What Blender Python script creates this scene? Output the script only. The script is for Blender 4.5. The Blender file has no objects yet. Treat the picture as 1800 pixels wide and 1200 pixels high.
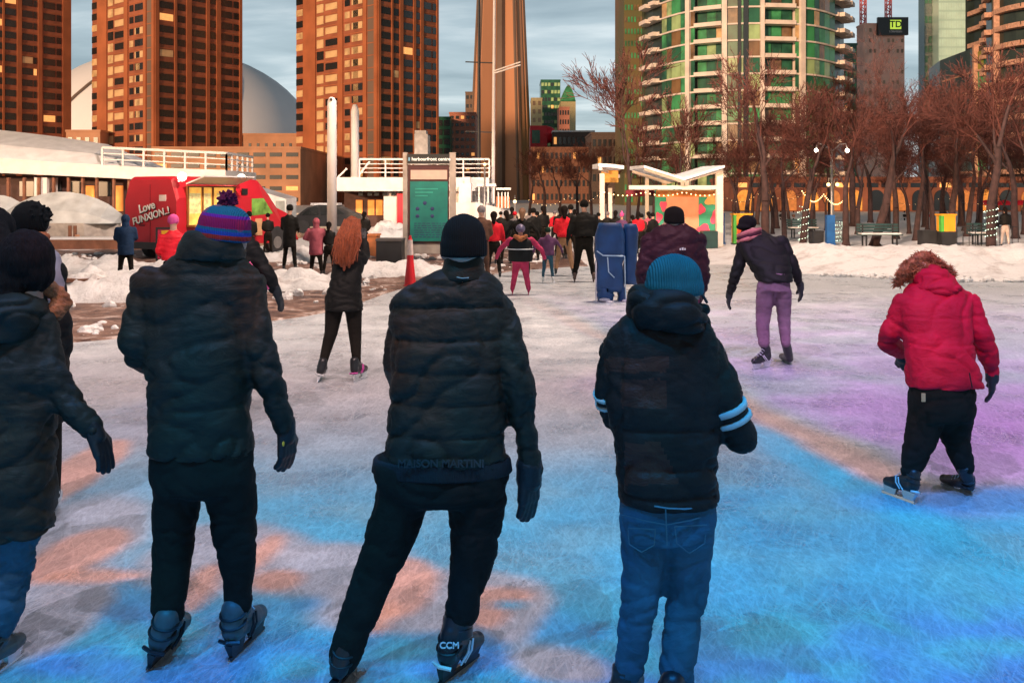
import bpy, bmesh, math, random
from mathutils import Vector, Matrix, noise, Quaternion
import numpy as np
R = math.radians
random.seed(7)
scene = bpy.context.scene
col = scene.collection

# ------------------------------------------------------------------ camera, sky, sun, lights, exposure
F, CX, CY, H = 1750.0, 900.0, 345.0, 1.86
cam_d = bpy.data.cameras.new('camera')
cam = bpy.data.objects.new('camera', cam_d); col.objects.link(cam)
cam.location = (0, 0, H); cam.rotation_euler = (R(90), 0, 0)
cam_d.lens = 35.0; cam_d.sensor_width = 36.0; cam_d.shift_y = -255.0/1800.0
cam_d.clip_start = 0.05; cam_d.clip_end = 4000
scene.camera = cam

SUN_EL, SUN_AZ = 7.5, 209.0      # azimuth clockwise from +Y : behind and to the left of the camera
world = bpy.data.worlds.new('World'); scene.world = world; world.use_nodes = True
wn, wl = world.node_tree.nodes, world.node_tree.links
wn.clear()
wo = wn.new('ShaderNodeOutputWorld'); bg = wn.new('ShaderNodeBackground')
sky = wn.new('ShaderNodeTexSky'); sky.sky_type = 'NISHITA'; sky.sun_disc = False
sky.sun_elevation = R(SUN_EL); sky.sun_rotation = R(SUN_AZ)
sky.air_density = 1.0; sky.dust_density = 2.0; sky.ozone_density = 2.0
tc = wn.new('ShaderNodeTexCoord'); sep = wn.new('ShaderNodeSeparateXYZ')
wl.new(tc.outputs['Generated'], sep.inputs[0])
def wm(op, a, b=None, c=None):
    n = wn.new('ShaderNodeMath'); n.operation = op
    for i, v in enumerate((a, b, c)):
        if v is None: continue
        if isinstance(v, (int, float)): n.inputs[i].default_value = v
        else: wl.new(v, n.inputs[i])
    return n.outputs[0]
zz = wm('ADD', wm('MAXIMUM', sep.outputs[2], 0.0), 0.12)
comb = wn.new('ShaderNodeCombineXYZ')
wl.new(wm('DIVIDE', sep.outputs[0], zz), comb.inputs[0]); wl.new(wm('DIVIDE', sep.outputs[1], zz), comb.inputs[1])
mp = wn.new('ShaderNodeMapping'); mp.inputs['Scale'].default_value = (0.55, 1.15, 1); mp.inputs['Location'].default_value = (3.1, 1.7, 0); mp.inputs['Rotation'].default_value = (0, 0, R(12))
wl.new(comb.outputs[0], mp.inputs[0])
cn = wn.new('ShaderNodeTexNoise'); cn.inputs['Scale'].default_value = 1.3; cn.inputs['Detail'].default_value = 7; cn.inputs['Roughness'].default_value = 0.55; cn.inputs['Distortion'].default_value = 0.4
wl.new(mp.outputs[0], cn.inputs['Vector'])
cr = wn.new('ShaderNodeValToRGB'); cr.color_ramp.elements[0].position = 0.36; cr.color_ramp.elements[0].color = (2.0, 2.6, 3.0, 1)
cr.color_ramp.elements[1].position = 0.68; cr.color_ramp.elements[1].color = (5.4, 5.9, 6.1, 1)
e = cr.color_ramp.elements.new(0.52); e.color = (3.1, 3.8, 4.2, 1)
wl.new(cn.outputs['Fac'], cr.inputs[0])
mx = wn.new('ShaderNodeMix'); mx.data_type = 'RGBA'; mx.inputs[0].default_value = 0.82
wl.new(sky.outputs[0], mx.inputs[6]); wl.new(cr.outputs[0], mx.inputs[7])
lowb = wn.new('ShaderNodeMapRange'); lowb.interpolation_type = 'SMOOTHSTEP'
for i_n, v_n in ((1, 0.10), (2, 0.50), (3, 1.0), (4, 0.14)): lowb.inputs[i_n].default_value = v_n      # bright band of cloud near the horizon, heavy cloud overhead
wl.new(sep.outputs[2], lowb.inputs[0])
vm = wn.new('ShaderNodeVectorMath'); vm.operation = 'SCALE'; wl.new(mx.outputs[2], vm.inputs[0]); wl.new(lowb.outputs[0], vm.inputs['Scale'])
wl.new(vm.outputs[0], bg.inputs[0]); bg.inputs[1].default_value = 0.175
wl.new(bg.outputs[0], wo.inputs[0])

def link(o): col.objects.link(o); return o
sd = bpy.data.lights.new('sun', 'SUN'); sun = link(bpy.data.objects.new('sun', sd))
sd.energy = 3.5; sd.angle = R(3.0); sd.color = (1.0, 0.60, 0.33)
az = R(SUN_AZ); sv = Vector((math.sin(az)*math.cos(R(SUN_EL)), math.cos(az)*math.cos(R(SUN_EL)), math.sin(R(SUN_EL))))
sun.rotation_euler = (-sv).to_track_quat('-Z', 'Y').to_euler(); sun.location = sv*50

# The rink's light show: a pattern projector on a mast behind the camera, throwing blue, orange and magenta shapes on the ice
def projector(name, L, energy, build, size=172, radius=0.12, cpow=3.0):
    ld = bpy.data.lights.new(name, 'SPOT'); o = link(bpy.data.objects.new(name, ld))
    o.location = L; ld.energy = energy; ld.spot_size = R(size); ld.spot_blend = 0.0; ld.shadow_soft_size = radius
    ld.use_nodes = True; nt = ld.node_tree; nt.nodes.clear()
    N, K = nt.nodes, nt.links
    out = N.new('ShaderNodeOutputLight'); em = N.new('ShaderNodeEmission'); K.new(em.outputs[0], out.inputs[0])
    t = N.new('ShaderNodeTexCoord'); s = N.new('ShaderNodeSeparateXYZ'); K.new(t.outputs['Normal'], s.inputs[0])
    def m(op, a, b=None, c=None, clamp=False):
        n = N.new('ShaderNodeMath'); n.operation = op; n.use_clamp = clamp
        for i, v in enumerate((a, b, c)):
            if v is None: continue
            if isinstance(v, (int, float)): n.inputs[i].default_value = v
            else: K.new(v, n.inputs[i])
        return n.outputs[0]
    gx = m('SUBTRACT', L[0], m('MULTIPLY', m('DIVIDE', s.outputs[0], s.outputs[2]), L[2]))
    gy = m('SUBTRACT', L[1], m('MULTIPLY', m('DIVIDE', s.outputs[1], s.outputs[2]), L[2]))
    cs = m('MAXIMUM', m('ABSOLUTE', s.outputs[2]), 0.2)
    comp = m('DIVIDE', 1.0, m('POWER', cs, cpow))
    c, st = build(N, K, m, gx, gy)
    K.new(c, em.inputs[0]); K.new(m('MULTIPLY', st, comp), em.inputs[1])
    return o
def rgb(c): return (c[0], c[1], c[2], 1)
def show(N, K, m, gx, gy):
    cb = N.new('ShaderNodeCombineXYZ'); K.new(gx, cb.inputs[0]); K.new(gy, cb.inputs[1])
    def nz(scale, det=2, off=(0, 0, 0), dist=0.0):
        mpp = N.new('ShaderNodeMapping'); mpp.inputs['Location'].default_value = off; K.new(cb.outputs[0], mpp.inputs[0])
        n = N.new('ShaderNodeTexNoise'); n.inputs['Scale'].default_value = scale; n.inputs['Detail'].default_value = det; n.inputs['Distortion'].default_value = dist
        K.new(mpp.outputs[0], n.inputs['Vector']); return n.outputs['Fac']
    def smooth(v, a, b):
        n = N.new('ShaderNodeMapRange'); n.interpolation_type = 'SMOOTHSTEP'
        n.inputs[1].default_value = a; n.inputs[2].default_value = b; K.new(v, n.inputs[0]); return n.outputs[0]
    def mix(f, a, b):
        n = N.new('ShaderNodeMix'); n.data_type = 'RGBA'
        if isinstance(f, float): n.inputs[0].default_value = f
        else: K.new(f, n.inputs[0])
        for i, v in ((6, a), (7, b)):
            if isinstance(v, tuple): n.inputs[i].default_value = rgb(v)
            else: K.new(v, n.inputs[i])
        return n.outputs[2]
    w1 = m('SUBTRACT', nz(0.9, 3, (5, 2, 0)), 0.5); w2 = m('SUBTRACT', nz(0.8, 3, (1, 9, 0)), 0.5)
    def blob(x, y, rx, ry, warp=0.9, soft=0.10):
        dx = m('DIVIDE', m('SUBTRACT', m('ADD', gx, m('MULTIPLY', w1, warp)), x), rx)
        dy = m('DIVIDE', m('SUBTRACT', m('ADD', gy, m('MULTIPLY', w2, warp)), y), ry)
        d = m('SQRT', m('ADD', m('MULTIPLY', dx, dx), m('MULTIPLY', dy, dy)))
        return smooth(d, 1.0+soft, 1.0-soft)
    PINK, LAV, CREAM = (0.56, 0.39, 0.38), (0.43, 0.37, 0.55), (0.74, 0.57, 0.50)
    BLUE, DEEP, PALE, ORANGE, MAG = (0.0, 0.34, 0.80), (0.0, 0.22, 0.80), (0.08, 0.42, 0.72), (0.86, 0.22, 0.10), (0.58, 0.20, 0.66)
    GREY = (0.30, 0.30, 0.40)
    # distance bands, wavy
    yy = m('ADD', gy, m('MULTIPLY', w1, 1.2))
    c = mix(smooth(yy, 9.0, 14.0), PINK, CREAM)
    c = mix(smooth(yy, 8.6, 6.2), c, GREY)
    # magenta and lavender pool on the right
    pool = m('MULTIPLY', smooth(m('ADD', gx, m('MULTIPLY', w2, 1.5)), 1.2, 3.0), m('MULTIPLY', smooth(gy, 4.8, 6.0), smooth(gy, 11.5, 8.5)))
    c = mix(pool, c, LAV)
    c = mix(m('MULTIPLY', blob(4.6, 7.4, 1.9, 1.6, 1.0, 0.55), 0.9), c, MAG)
    c = mix(m('MULTIPLY', blob(2.2, 9.6, 1.4, 1.0, 1.0, 0.6), 0.4), c, (0.7, 0.2, 0.6))
    # blue field nearest the camera, mottled cyan, deeper towards the bottom of the picture
    mott = smooth(nz(1.3, 5, (0, 4, 0)), 0.38, 0.62); mott2 = smooth(nz(3.0, 4, (8, 1, 0)), 0.40, 0.60)
    far_c = mix(smooth(m('ADD', gy, m('MULTIPLY', w2, 1.2)), 7.8, 5.6), (0.37, 0.37, 0.45), mix(mott, (0.14, 0.36, 0.54), (0.05, 0.38, 0.66)))
    toR = smooth(m('ADD', gx, m('MULTIPLY', w2, 0.8)), -0.4, 1.6)
    far_c = mix(m('MULTIPLY', toR, smooth(gy, 7.6, 5.4)), far_c, mix(mott, (0.04, 0.36, 0.66), (0.0, 0.34, 0.74)))
    blue = mix(smooth(m('ADD', gy, m('MULTIPLY', w2, 1.2)), 5.3, 4.2), far_c, mix(mott, (0.0, 0.36, 0.62), (0.0, 0.31, 0.70)))
    blue = mix(m('MULTIPLY', smooth(m('ADD', gy, m('MULTIPLY', w1, 1.6)), 4.7, 3.9), mott2), blue, DEEP)
    near = smooth(m('ADD', gy, m('MULTIPLY', w1, 1.2)), 9.8, 6.6)
    c = mix(m('MULTIPLY', near, 0.96), c, blue)
    # curved rim on the right: lavender and magenta pool beyond it, an orange and green fringe along it
    sx = m('ADD', m('SUBTRACT', gx, m('ADD', 2.05, m('MULTIPLY', m('SUBTRACT', 8.1, gy), 0.20))), m('MULTIPLY', w1, 0.35))
    beyond = m('MULTIPLY', smooth(sx, -0.08, 0.10), smooth(m('ADD', gy, m('MULTIPLY', w2, 0.7)), 5.6, 6.4))
    c = mix(beyond, c, mix(smooth(nz(0.9, 3, (3, 3, 0)), 0.4, 0.6), LAV, (0.55, 0.33, 0.66)))
    c = mix(m('MULTIPLY', m('MULTIPLY', blob(4.7, 7.8, 1.9, 1.7, 1.0, 0.6), 0.9), beyond), c, MAG)
    fr = m('MULTIPLY', beyond, smooth(sx, 0.62, 0.25))
    c = mix(m('MULTIPLY', fr, 0.85), c, mix(smooth(sx, 0.2, 0.5), (0.64, 0.34, 0.25), (0.34, 0.44, 0.36)))
    c = mix(m('MULTIPLY', m('MULTIPLY', smooth(sx, -0.55, -0.25), smooth(sx, -0.02, -0.12)), m('MULTIPLY', near, 0.85)), c, (0.0, 0.38, 0.74))
    c = mix(m('MULTIPLY', blob(2.85, 6.05, 0.75, 0.28, 0.4, 0.5), 0.85), c, (0.0, 0.28, 0.95))
    # grey-lilac shapes and orange shapes cut out of the blue
    for (x, y, rx, ry) in ((-3.2, 7.0, 0.50, 2.0), (-2.45, 5.0, 0.48, 1.3), (-0.35, 4.55, 0.55, 0.35), (-2.0, 4.45, 0.16, 0.55), (-1.50, 5.1, 0.40, 0.50), (-0.95, 4.95, 0.42, 0.34), (0.06, 4.40, 0.17, 0.32), (0.22, 3.95, 0.22, 0.16)):
        c = mix(m('MULTIPLY', blob(x, y, rx, ry, 0.55, 0.16), 0.92), c, (0.42, 0.35, 0.42))
    for (x, y, rx, ry) in ((-2.95, 6.6, 0.22, 1.0), (-2.25, 5.15, 0.20, 0.40), (-2.02, 4.84, 0.24, 0.085), (-1.47, 4.72, 0.085, 0.30), (-1.30, 5.15, 0.075, 0.30), (-1.13, 4.80, 0.12, 0.12), (-0.53, 4.72, 0.17, 0.36), (-0.56, 4.38, 0.06, 0.18), (-0.06, 4.60, 0.17, 0.09), (-0.08, 4.38, 0.09, 0.14)):
        c = mix(m('MULTIPLY', blob(x, y, rx, ry, 0.22, 0.05), 0.75), c, (0.86, 0.32, 0.21))
    c = mix(blob(0.0, 4.50, 0.08, 0.04, 0.15), c, PALE)
    fade = m('MULTIPLY', smooth(gy, 21.0, 10.0), smooth(m('ABSOLUTE', gx), 13.0, 8.0))
    lvl = m('ADD', 0.85, m('MULTIPLY', smooth(gy, 6.5, 4.5), 0.15))
    return c, m('MULTIPLY', m('MULTIPLY', fade, lvl), 1.0)
for pk_, pw_ in (((-4.5, -3.5, 16.0), 5900), ((3.5, -3.0, 17.0), 4900), ((-3.0, 8.0, 17.0), 4500), ((6.0, 6.0, 17.0), 4500), ((0.0, -6.0, 18.0), 3600)):      # same pattern from five unseen lamps, the extra ones added to soften shadows
    projector('rink_projector', pk_, pw_, show, 172, 0.05)
def wash(N, K, m, gx, gy):
    n = N.new('ShaderNodeRGB'); n.outputs[0].default_value = (1.0, 0.75, 0.61, 1)
    def smooth(v, a, b):
        q = N.new('ShaderNodeMapRange'); q.interpolation_type = 'SMOOTHSTEP'
        q.inputs[1].default_value = a; q.inputs[2].default_value = b; K.new(v, q.inputs[0]); return q.outputs[0]
    return n.outputs[0], m('MULTIPLY', smooth(gy, 8.0, 17.0), smooth(gy, 95.0, 60.0))
projector('added_wash_light', (4.0, 20.0, 15.0), 12500, wash, 168, 1.2, 1.7)  # unseen lamp added to brighten the far ice, snow and ships

scene.render.engine = 'CYCLES'
scene.view_settings.view_transform = 'Standard'; scene.view_settings.look = 'None'
scene.view_settings.exposure = 0.0; scene.view_settings.gamma = 1.0

# ------------------------------------------------------------------ helpers
def P(px, py, Z): return Vector(((px-CX)*Z/F, Z, H-(py-CY)*Z/F))
def G(px, py, z=0.0):
    Z = F*(H-z)/(py-CY); return P(px, py, Z)
def X(px, Z): return (px-CX)*Z/F
def Zh(py, Z): return H-(py-CY)*Z/F

MATS = {}
def mat(name, c, rough=0.8, metal=0.0, var=0.25, vs=3.0, bump=0.0, bs=40.0, emit=0.0, ecol=None, c2=None, spec=0.5, stretch=(1, 1, 1), detail=4, trans=0.0, alpha=1.0, sheen=0.0):
    if name in MATS: return MATS[name]
    m = bpy.data.materials.new(name); m.use_nodes = True; MATS[name] = m
    N, K = m.node_tree.nodes, m.node_tree.links; b = N['Principled BSDF']
    t = N.new('ShaderNodeTexCoord'); mp = N.new('ShaderNodeMapping'); mp.inputs['Scale'].default_value = stretch
    K.new(t.outputs['Object'], mp.inputs[0])
    n = N.new('ShaderNodeTexNoise'); n.inputs['Scale'].default_value = vs; n.inputs['Detail'].default_value = detail
    K.new(mp.outputs[0], n.inputs['Vector'])
    r = N.new('ShaderNodeValToRGB'); r.color_ramp.elements[0].position = 0.3; r.color_ramp.elements[1].position = 0.7
    d = c2 if c2 else tuple(x*(1-var) for x in c)
    u = c if c2 else tuple(min(1, x*(1+var)) for x in c)
    r.color_ramp.elements[0].color = rgb(d); r.color_ramp.elements[1].color = rgb(u)
    K.new(n.outputs['Fac'], r.inputs[0]); K.new(r.outputs[0], b.inputs['Base Color'])
    b.inputs['Roughness'].default_value = rough; b.inputs['Metallic'].default_value = metal
    b.inputs['Specular IOR Level'].default_value = spec
    if trans: b.inputs['Transmission Weight'].default_value = trans
    if alpha < 1: b.inputs['Alpha'].default_value = alpha
    if sheen: b.inputs['Sheen Weight'].default_value = sheen
    if bump:
        n2 = N.new('ShaderNodeTexNoise'); n2.inputs['Scale'].default_value = bs; n2.inputs['Detail'].default_value = 5; K.new(mp.outputs[0], n2.inputs['Vector'])
        bp = N.new('ShaderNodeBump'); bp.inputs['Strength'].default_value = min(1, bump); bp.inputs['Distance'].default_value = 0.02
        K.new(n2.outputs['Fac'], bp.inputs['Height']); K.new(bp.outputs[0], b.inputs['Normal'])
    if emit:
        b.inputs['Emission Color'].default_value = rgb(ecol or c); b.inputs['Emission Strength'].default_value = emit
    return m

class MB:
    def __init__(s, T=None): s.v, s.f, s.m, s.T = [], [], [], T
    def add(s, vs, fs, mi=0):
        o = len(s.v)
        s.v += [tuple(s.T @ Vector(p)) if s.T else tuple(p) for p in vs]
        s.f += [tuple(i+o for i in f) for f in fs]; s.m += [mi]*len(fs); return s
    def box(s, x0, x1, y0, y1, z0, z1, mi=0):
        return s.add([(x0,y0,z0),(x1,y0,z0),(x1,y1,z0),(x0,y1,z0),(x0,y0,z1),(x1,y0,z1),(x1,y1,z1),(x0,y1,z1)],
                     [(0,3,2,1),(4,5,6,7),(0,1,5,4),(1,2,6,5),(2,3,7,6),(3,0,4,7)], mi)
    def bar(s, a, b, w, h=None, mi=0):            # rectangular bar between two points
        a, b = Vector(a), Vector(b); h = h or w; d = (b-a).normalized()
        up = Vector((0,0,1)) if abs(d.z) < 0.95 else Vector((0,1,0))
        x = d.cross(up).normalized()*w/2; y = d.cross(x).normalized()*h/2
        q = [a-x-y, a+x-y, a+x+y, a-x+y, b-x-y, b+x-y, b+x+y, b-x+y]
        return s.add(q, [(0,3,2,1),(4,5,6,7),(0,1,5,4),(1,2,6,5),(2,3,7,6),(3,0,4,7)], mi)
    def prism(s, poly, z0, z1, mi=0):
        n = len(poly)
        a = sum(poly[i][0]*poly[(i+1)%n][1]-poly[(i+1)%n][0]*poly[i][1] for i in range(n))
        if a < 0: poly = poly[::-1]
        return s.add([(p[0],p[1],z0) for p in poly]+[(p[0],p[1],z1) for p in poly],
                     [tuple(range(n))[::-1], tuple(range(n, 2*n))]+[(i,(i+1)%n,n+(i+1)%n,n+i) for i in range(n)], mi)
    def rings(s, rs, mi=0, cap=True):
        n = len(rs[0]); vs = [p for r in rs for p in r]
        fs = [(i*n+j, i*n+(j+1)%n, (i+1)*n+(j+1)%n, (i+1)*n+j) for i in range(len(rs)-1) for j in range(n)]
        if cap: fs += [tuple(range(n))[::-1], tuple(range((len(rs)-1)*n, len(rs)*n))]
        return s.add(vs, fs, mi)
    def tube(s, pts, rad, n=8, mi=0, cap=True):
        pts = [Vector(p) for p in pts]; rad = rad if isinstance(rad, (list, tuple)) else [rad]*len(pts)
        rs = []; px = None
        for i, p in enumerate(pts):
            d = (pts[min(i+1, len(pts)-1)]-pts[max(i-1, 0)])
            d = d.normalized() if d.length > 1e-9 else Vector((0,0,1))
            if px is None: px = d.orthogonal().normalized()
            else: px = (px - d*px.dot(d)).normalized()
            py = d.cross(px)
            rs.append([p+(px*math.cos(t*2*math.pi/n)+py*math.sin(t*2*math.pi/n))*rad[i] for t in range(n)])
        return s.rings(rs, mi, cap)
    def ball(s, c, r, nu=12, nv=8, mi=0, Q=None):
        c = Vector(c); r = r if isinstance(r, (tuple, list)) else (r, r, r); vs = []; fs = []
        for i in range(nv+1):
            t = math.pi*i/nv
            if i in (0, nv): vs.append(Vector((0, 0, r[2]*math.cos(t)))); continue
            for j in range(nu):
                a = 2*math.pi*j/nu; vs.append(Vector((r[0]*math.sin(t)*math.cos(a), r[1]*math.sin(t)*math.sin(a), r[2]*math.cos(t))))
        for j in range(nu): fs.append((0, 1+j, 1+(j+1)%nu))
        for i in range(nv-2):
            for j in range(nu):
                a = 1+i*nu; fs.append((a+j, a+nu+j, a+nu+(j+1)%nu, a+(j+1)%nu))
        L = len(vs)-1; a = 1+(nv-2)*nu
        for j in range(nu): fs.append((a+j, L, a+(j+1)%nu))
        return s.add([c+(Q @ p if Q else p) for p in vs], fs, mi)
    def caps(s, pts, rad, n=12, mi=0):            # chain of tapered capsules, for remeshing
        for i, p in enumerate(pts): s.ball(p, rad[i], n, 8, mi)
        for i in range(len(pts)-1): s.tube([pts[i], pts[i+1]], [rad[i]*.985, rad[i+1]*.985], n, mi)
        return s
    def mesh(s, name):
        me = bpy.data.meshes.new(name); me.from_pydata(s.v, [], s.f); me.update()
        return me
    def build(s, name, mats, parent=None, smooth=False, loc=None):
        me = s.mesh(name); mats = mats if isinstance(mats, (list, tuple)) else [mats]
        for m in mats: me.materials.append(m)
        me.polygons.foreach_set('material_index', s.m)
        if smooth: me.polygons.foreach_set('use_smooth', [True]*len(me.polygons))
        o = link(bpy.data.objects.new(name, me))
        if parent:
            o.parent = parent
            o.matrix_parent_inverse = parent.matrix_basis.inverted()
        return o
def tag(o, label=None, cat=None, group=None, kind=None):
    if label: o['label'] = label
    if cat: o['category'] = cat
    if group: o['group'] = group
    if kind: o['kind'] = kind
    return o
def empty(name, loc, label=None, cat=None, group=None):
    o = link(bpy.data.objects.new(name, None)); o.location = loc; o.empty_display_size = 0.2
    bpy.context.view_layer.update() if False else None
    return tag(o, label, cat, group)
def copy_tree(o, parent=None):
    c = o.copy(); link(c)
    if parent: c.parent = parent
    for ch in [x for x in o.children]: copy_tree(ch, c)
    return c
def evaluated(mb, name, voxel, smooth=4, factor=0.5, disp=None, bevel=0):
    me = mb.mesh(name); o = link(bpy.data.objects.new(name, me))
    r = o.modifiers.new('r', 'REMESH'); r.mode = 'VOXEL'; r.voxel_size = voxel; r.use_smooth_shade = True
    if smooth:
        q = o.modifiers.new('s', 'SMOOTH'); q.factor = factor; q.iterations = smooth
    dg = bpy.context.evaluated_depsgraph_get()
    ev = o.evaluated_get(dg); nm = bpy.data.meshes.new_from_object(ev, depsgraph=dg)
    bpy.data.objects.remove(o); bpy.data.meshes.remove(me); nm.name = name
    if disp:
        n = len(nm.vertices); co = np.empty(n*3, 'f'); nm.vertices.foreach_get('co', co); co = co.reshape(-1, 3)
        no = np.array([tuple(v.normal) for v in nm.vertices], 'f')
        d = np.array([disp(Vector(co[i]), Vector(no[i])) for i in range(n)], 'f')
        co += no*d[:, None]; nm.vertices.foreach_set('co', co.ravel()); nm.update()
    return nm
def blobmesh(mb, name, m, parent, voxel, smooth=4, factor=0.5, disp=None):
    nm = evaluated(mb, name, voxel, smooth, factor, disp); nm.materials.append(m)
    nm.polygons.foreach_set('use_smooth', [True]*len(nm.polygons))
    o = link(bpy.data.objects.new(name, nm))
    if parent: o.parent = parent; o.matrix_parent_inverse = parent.matrix_basis.inverted()
    return o
def text(name, body, size, m, M, parent, extrude=0.002, bold=False):
    cu = bpy.data.curves.new(name, 'FONT'); cu.body = body; cu.size = size; cu.extrude = extrude; cu.align_x = 'CENTER'; cu.align_y = 'CENTER'
    if bold: cu.offset = size*0.02
    o = link(bpy.data.objects.new(name, cu)); dg = bpy.context.evaluated_depsgraph_get()
    me = bpy.data.meshes.new_from_object(o.evaluated_get(dg), depsgraph=dg); bpy.data.objects.remove(o); bpy.data.curves.remove(cu)
    me.name = name; me.transform(M); me.materials.clear(); me.materials.append(m)
    q = link(bpy.data.objects.new(name, me))
    if parent: q.parent = parent; q.matrix_parent_inverse = parent.matrix_basis.inverted()
    return q
def frame(o, u, n):     # local x along u, local y = -n (into the wall), z up
    u = Vector(u).normalized(); n = Vector(n).normalized(); z = Vector((0,0,1))
    return Matrix(((u.x, -n.x, z.x, o[0]), (u.y, -n.y, z.y, o[1]), (u.z, -n.z, z.z, o[2]), (0,0,0,1)))
FACE = Matrix.Rotation(R(90), 4, 'X')    # text lying in XY stood up in XZ, facing -Y

# ------------------------------------------------------------------ materials
brick = mat('brick', (0.33, 0.105, 0.055), 0.85, var=0.3, vs=0.25)
brick_p = mat('brick_pier', (0.40, 0.125, 0.05), 0.85, var=0.2, vs=0.2)
brick_l = mat('tan_brick', (0.52, 0.27, 0.16), 0.85, var=0.2, vs=0.2)
glass_d = mat('dark_glass', (0.016, 0.018, 0.018), 0.25, var=0.5, vs=0.2, spec=0.8)
glass_w = mat('sunset_curtain_glass', (0.62, 0.42, 0.22), 0.35, var=0.35, vs=0.6, spec=0.4)  # warm tint puts sunset reflection, over curtains, into the pane colour
glass_g1 = mat('green_glass', (0.05, 0.27, 0.11), 0.30, var=0.6, vs=0.5, spec=0.35)
glass_g2 = mat('lime_glass', (0.32, 0.46, 0.22), 0.30, var=0.5, vs=0.6, spec=0.35)
glass_g3 = mat('teal_glass', (0.025, 0.12, 0.07), 0.28, var=0.5, vs=0.5, spec=0.35)
glass_b = mat('brown_glass', (0.20, 0.12, 0.06), 0.2, var=0.6, vs=0.6)
lit = mat('lit_window', (1.0, 0.5, 0.18), 0.6, emit=0.8, ecol=(1.0, 0.42, 0.12))
slab_m = mat('pale_concrete', (0.84, 0.74, 0.68), 0.8, var=0.15, vs=0.5)
conc = mat('concrete', (0.52, 0.25, 0.14), 0.85, var=0.15, vs=0.05, stretch=(1, 1, 0.2))
conc_d = mat('dark_concrete', (0.19, 0.13, 0.10), 0.85, var=0.2, vs=0.05)
white_p = mat('white_paint', (0.72, 0.68, 0.66), 0.45, var=0.08, vs=2.0, bump=0.1, bs=8)
black_m = mat('black_metal', (0.02, 0.02, 0.022), 0.5, var=0.3)
grey_m = mat('grey_metal', (0.30, 0.29, 0.28), 0.45, metal=0.6, var=0.2)
steel = mat('steel_blade', (0.62, 0.62, 0.64), 0.22, metal=1.0, var=0.1)
bulb = mat('bulb', (1.0, 0.75, 0.45), 0.5, emit=5.0, ecol=(1.0, 0.55, 0.22))
bulb_w = mat('white_bulb', (1.0, 0.95, 0.85), 0.5, emit=24.0, ecol=(1.0, 0.90, 0.72))
warm_in = mat('warm_interior', (0.9, 0.35, 0.08), 0.7, emit=0.28, ecol=(1.0, 0.30, 0.03), var=0.5, vs=2)
bark = mat('bark', (0.045, 0.022, 0.020), 0.9, var=0.4, vs=6, bump=0.6, bs=30)
twig = mat('twig', (0.075, 0.019, 0.012), 0.9, var=0.4, vs=2)

def snow_mat():
    m = bpy.data.materials.new('snow'); m.use_nodes = True; MATS['snow'] = m
    N, K = m.node_tree.nodes, m.node_tree.links; b = N['Principled BSDF']
    t = N.new('ShaderNodeTexCoord')
    n = N.new('ShaderNodeTexNoise'); n.inputs['Scale'].default_value = 1.6; n.inputs['Detail'].default_value = 9; n.inputs['Roughness'].default_value = 0.7; K.new(t.outputs['Object'], n.inputs['Vector'])
    r = N.new('ShaderNodeValToRGB'); r.color_ramp.elements[0].position = 0.30; r.color_ramp.elements[0].color = (0.50, 0.44, 0.42, 1)
    r.color_ramp.elements[1].position = 0.50; r.color_ramp.elements[1].color = (0.86, 0.84, 0.83, 1); K.new(n.outputs['Fac'], r.inputs[0])
    K.new(r.outputs[0], b.inputs['Base Color']); b.inputs['Roughness'].default_value = 0.75
    n2 = N.new('ShaderNodeTexNoise'); n2.inputs['Scale'].default_value = 7; n2.inputs['Detail'].default_value = 8; n2.inputs['Roughness'].default_value = 0.75; K.new(t.outputs['Object'], n2.inputs['Vector'])
    bp = N.new('ShaderNodeBump'); bp.inputs['Strength'].default_value = 0.8; bp.inputs['Distance'].default_value = 0.08
    K.new(n2.outputs['Fac'], bp.inputs['Height']); K.new(bp.outputs[0], b.inputs['Normal'])
    return m
snow = snow_mat()
def slush_mat():
    m = bpy.data.materials.new('slush'); m.use_nodes = True
    N, K = m.node_tree.nodes, m.node_tree.links; b = N['Principled BSDF']
    t = N.new('ShaderNodeTexCoord'); mp = N.new('ShaderNodeMapping'); mp.inputs['Scale'].default_value = (0.9, 1.2, 1); K.new(t.outputs['Object'], mp.inputs[0])
    n = N.new('ShaderNodeTexNoise'); n.inputs['Scale'].default_value = 1.9; n.inputs['Detail'].default_value = 10; n.inputs['Roughness'].default_value = 0.72; n.inputs['Distortion'].default_value = 0.6; K.new(mp.outputs[0], n.inputs['Vector'])
    r = N.new('ShaderNodeValToRGB'); r.color_ramp.elements[0].position = 0.42; r.color_ramp.elements[0].color = (0.07, 0.030, 0.020, 1)
    r.color_ramp.elements[1].position = 0.66; r.color_ramp.elements[1].color = (0.62, 0.52, 0.48, 1)
    e = r.color_ramp.elements.new(0.53); e.color = (0.26, 0.15, 0.11, 1)
    K.new(n.outputs['Fac'], r.inputs[0]); K.new(r.outputs[0], b.inputs['Base Color'])
    q = N.new('ShaderNodeMapRange'); q.inputs[1].default_value = 0.42; q.inputs[2].default_value = 0.6; q.inputs[3].default_value = 0.35; q.inputs[4].default_value = 0.85; K.new(n.outputs['Fac'], q.inputs[0]); K.new(q.outputs[0], b.inputs['Roughness'])
    bp = N.new('ShaderNodeBump'); bp.inputs['Strength'].default_value = 1.0; bp.inputs['Distance'].default_value = 0.12; K.new(n.outputs['Fac'], bp.inputs['Height']); K.new(bp.outputs[0], b.inputs['Normal'])
    return m
slush = slush_mat()
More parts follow.
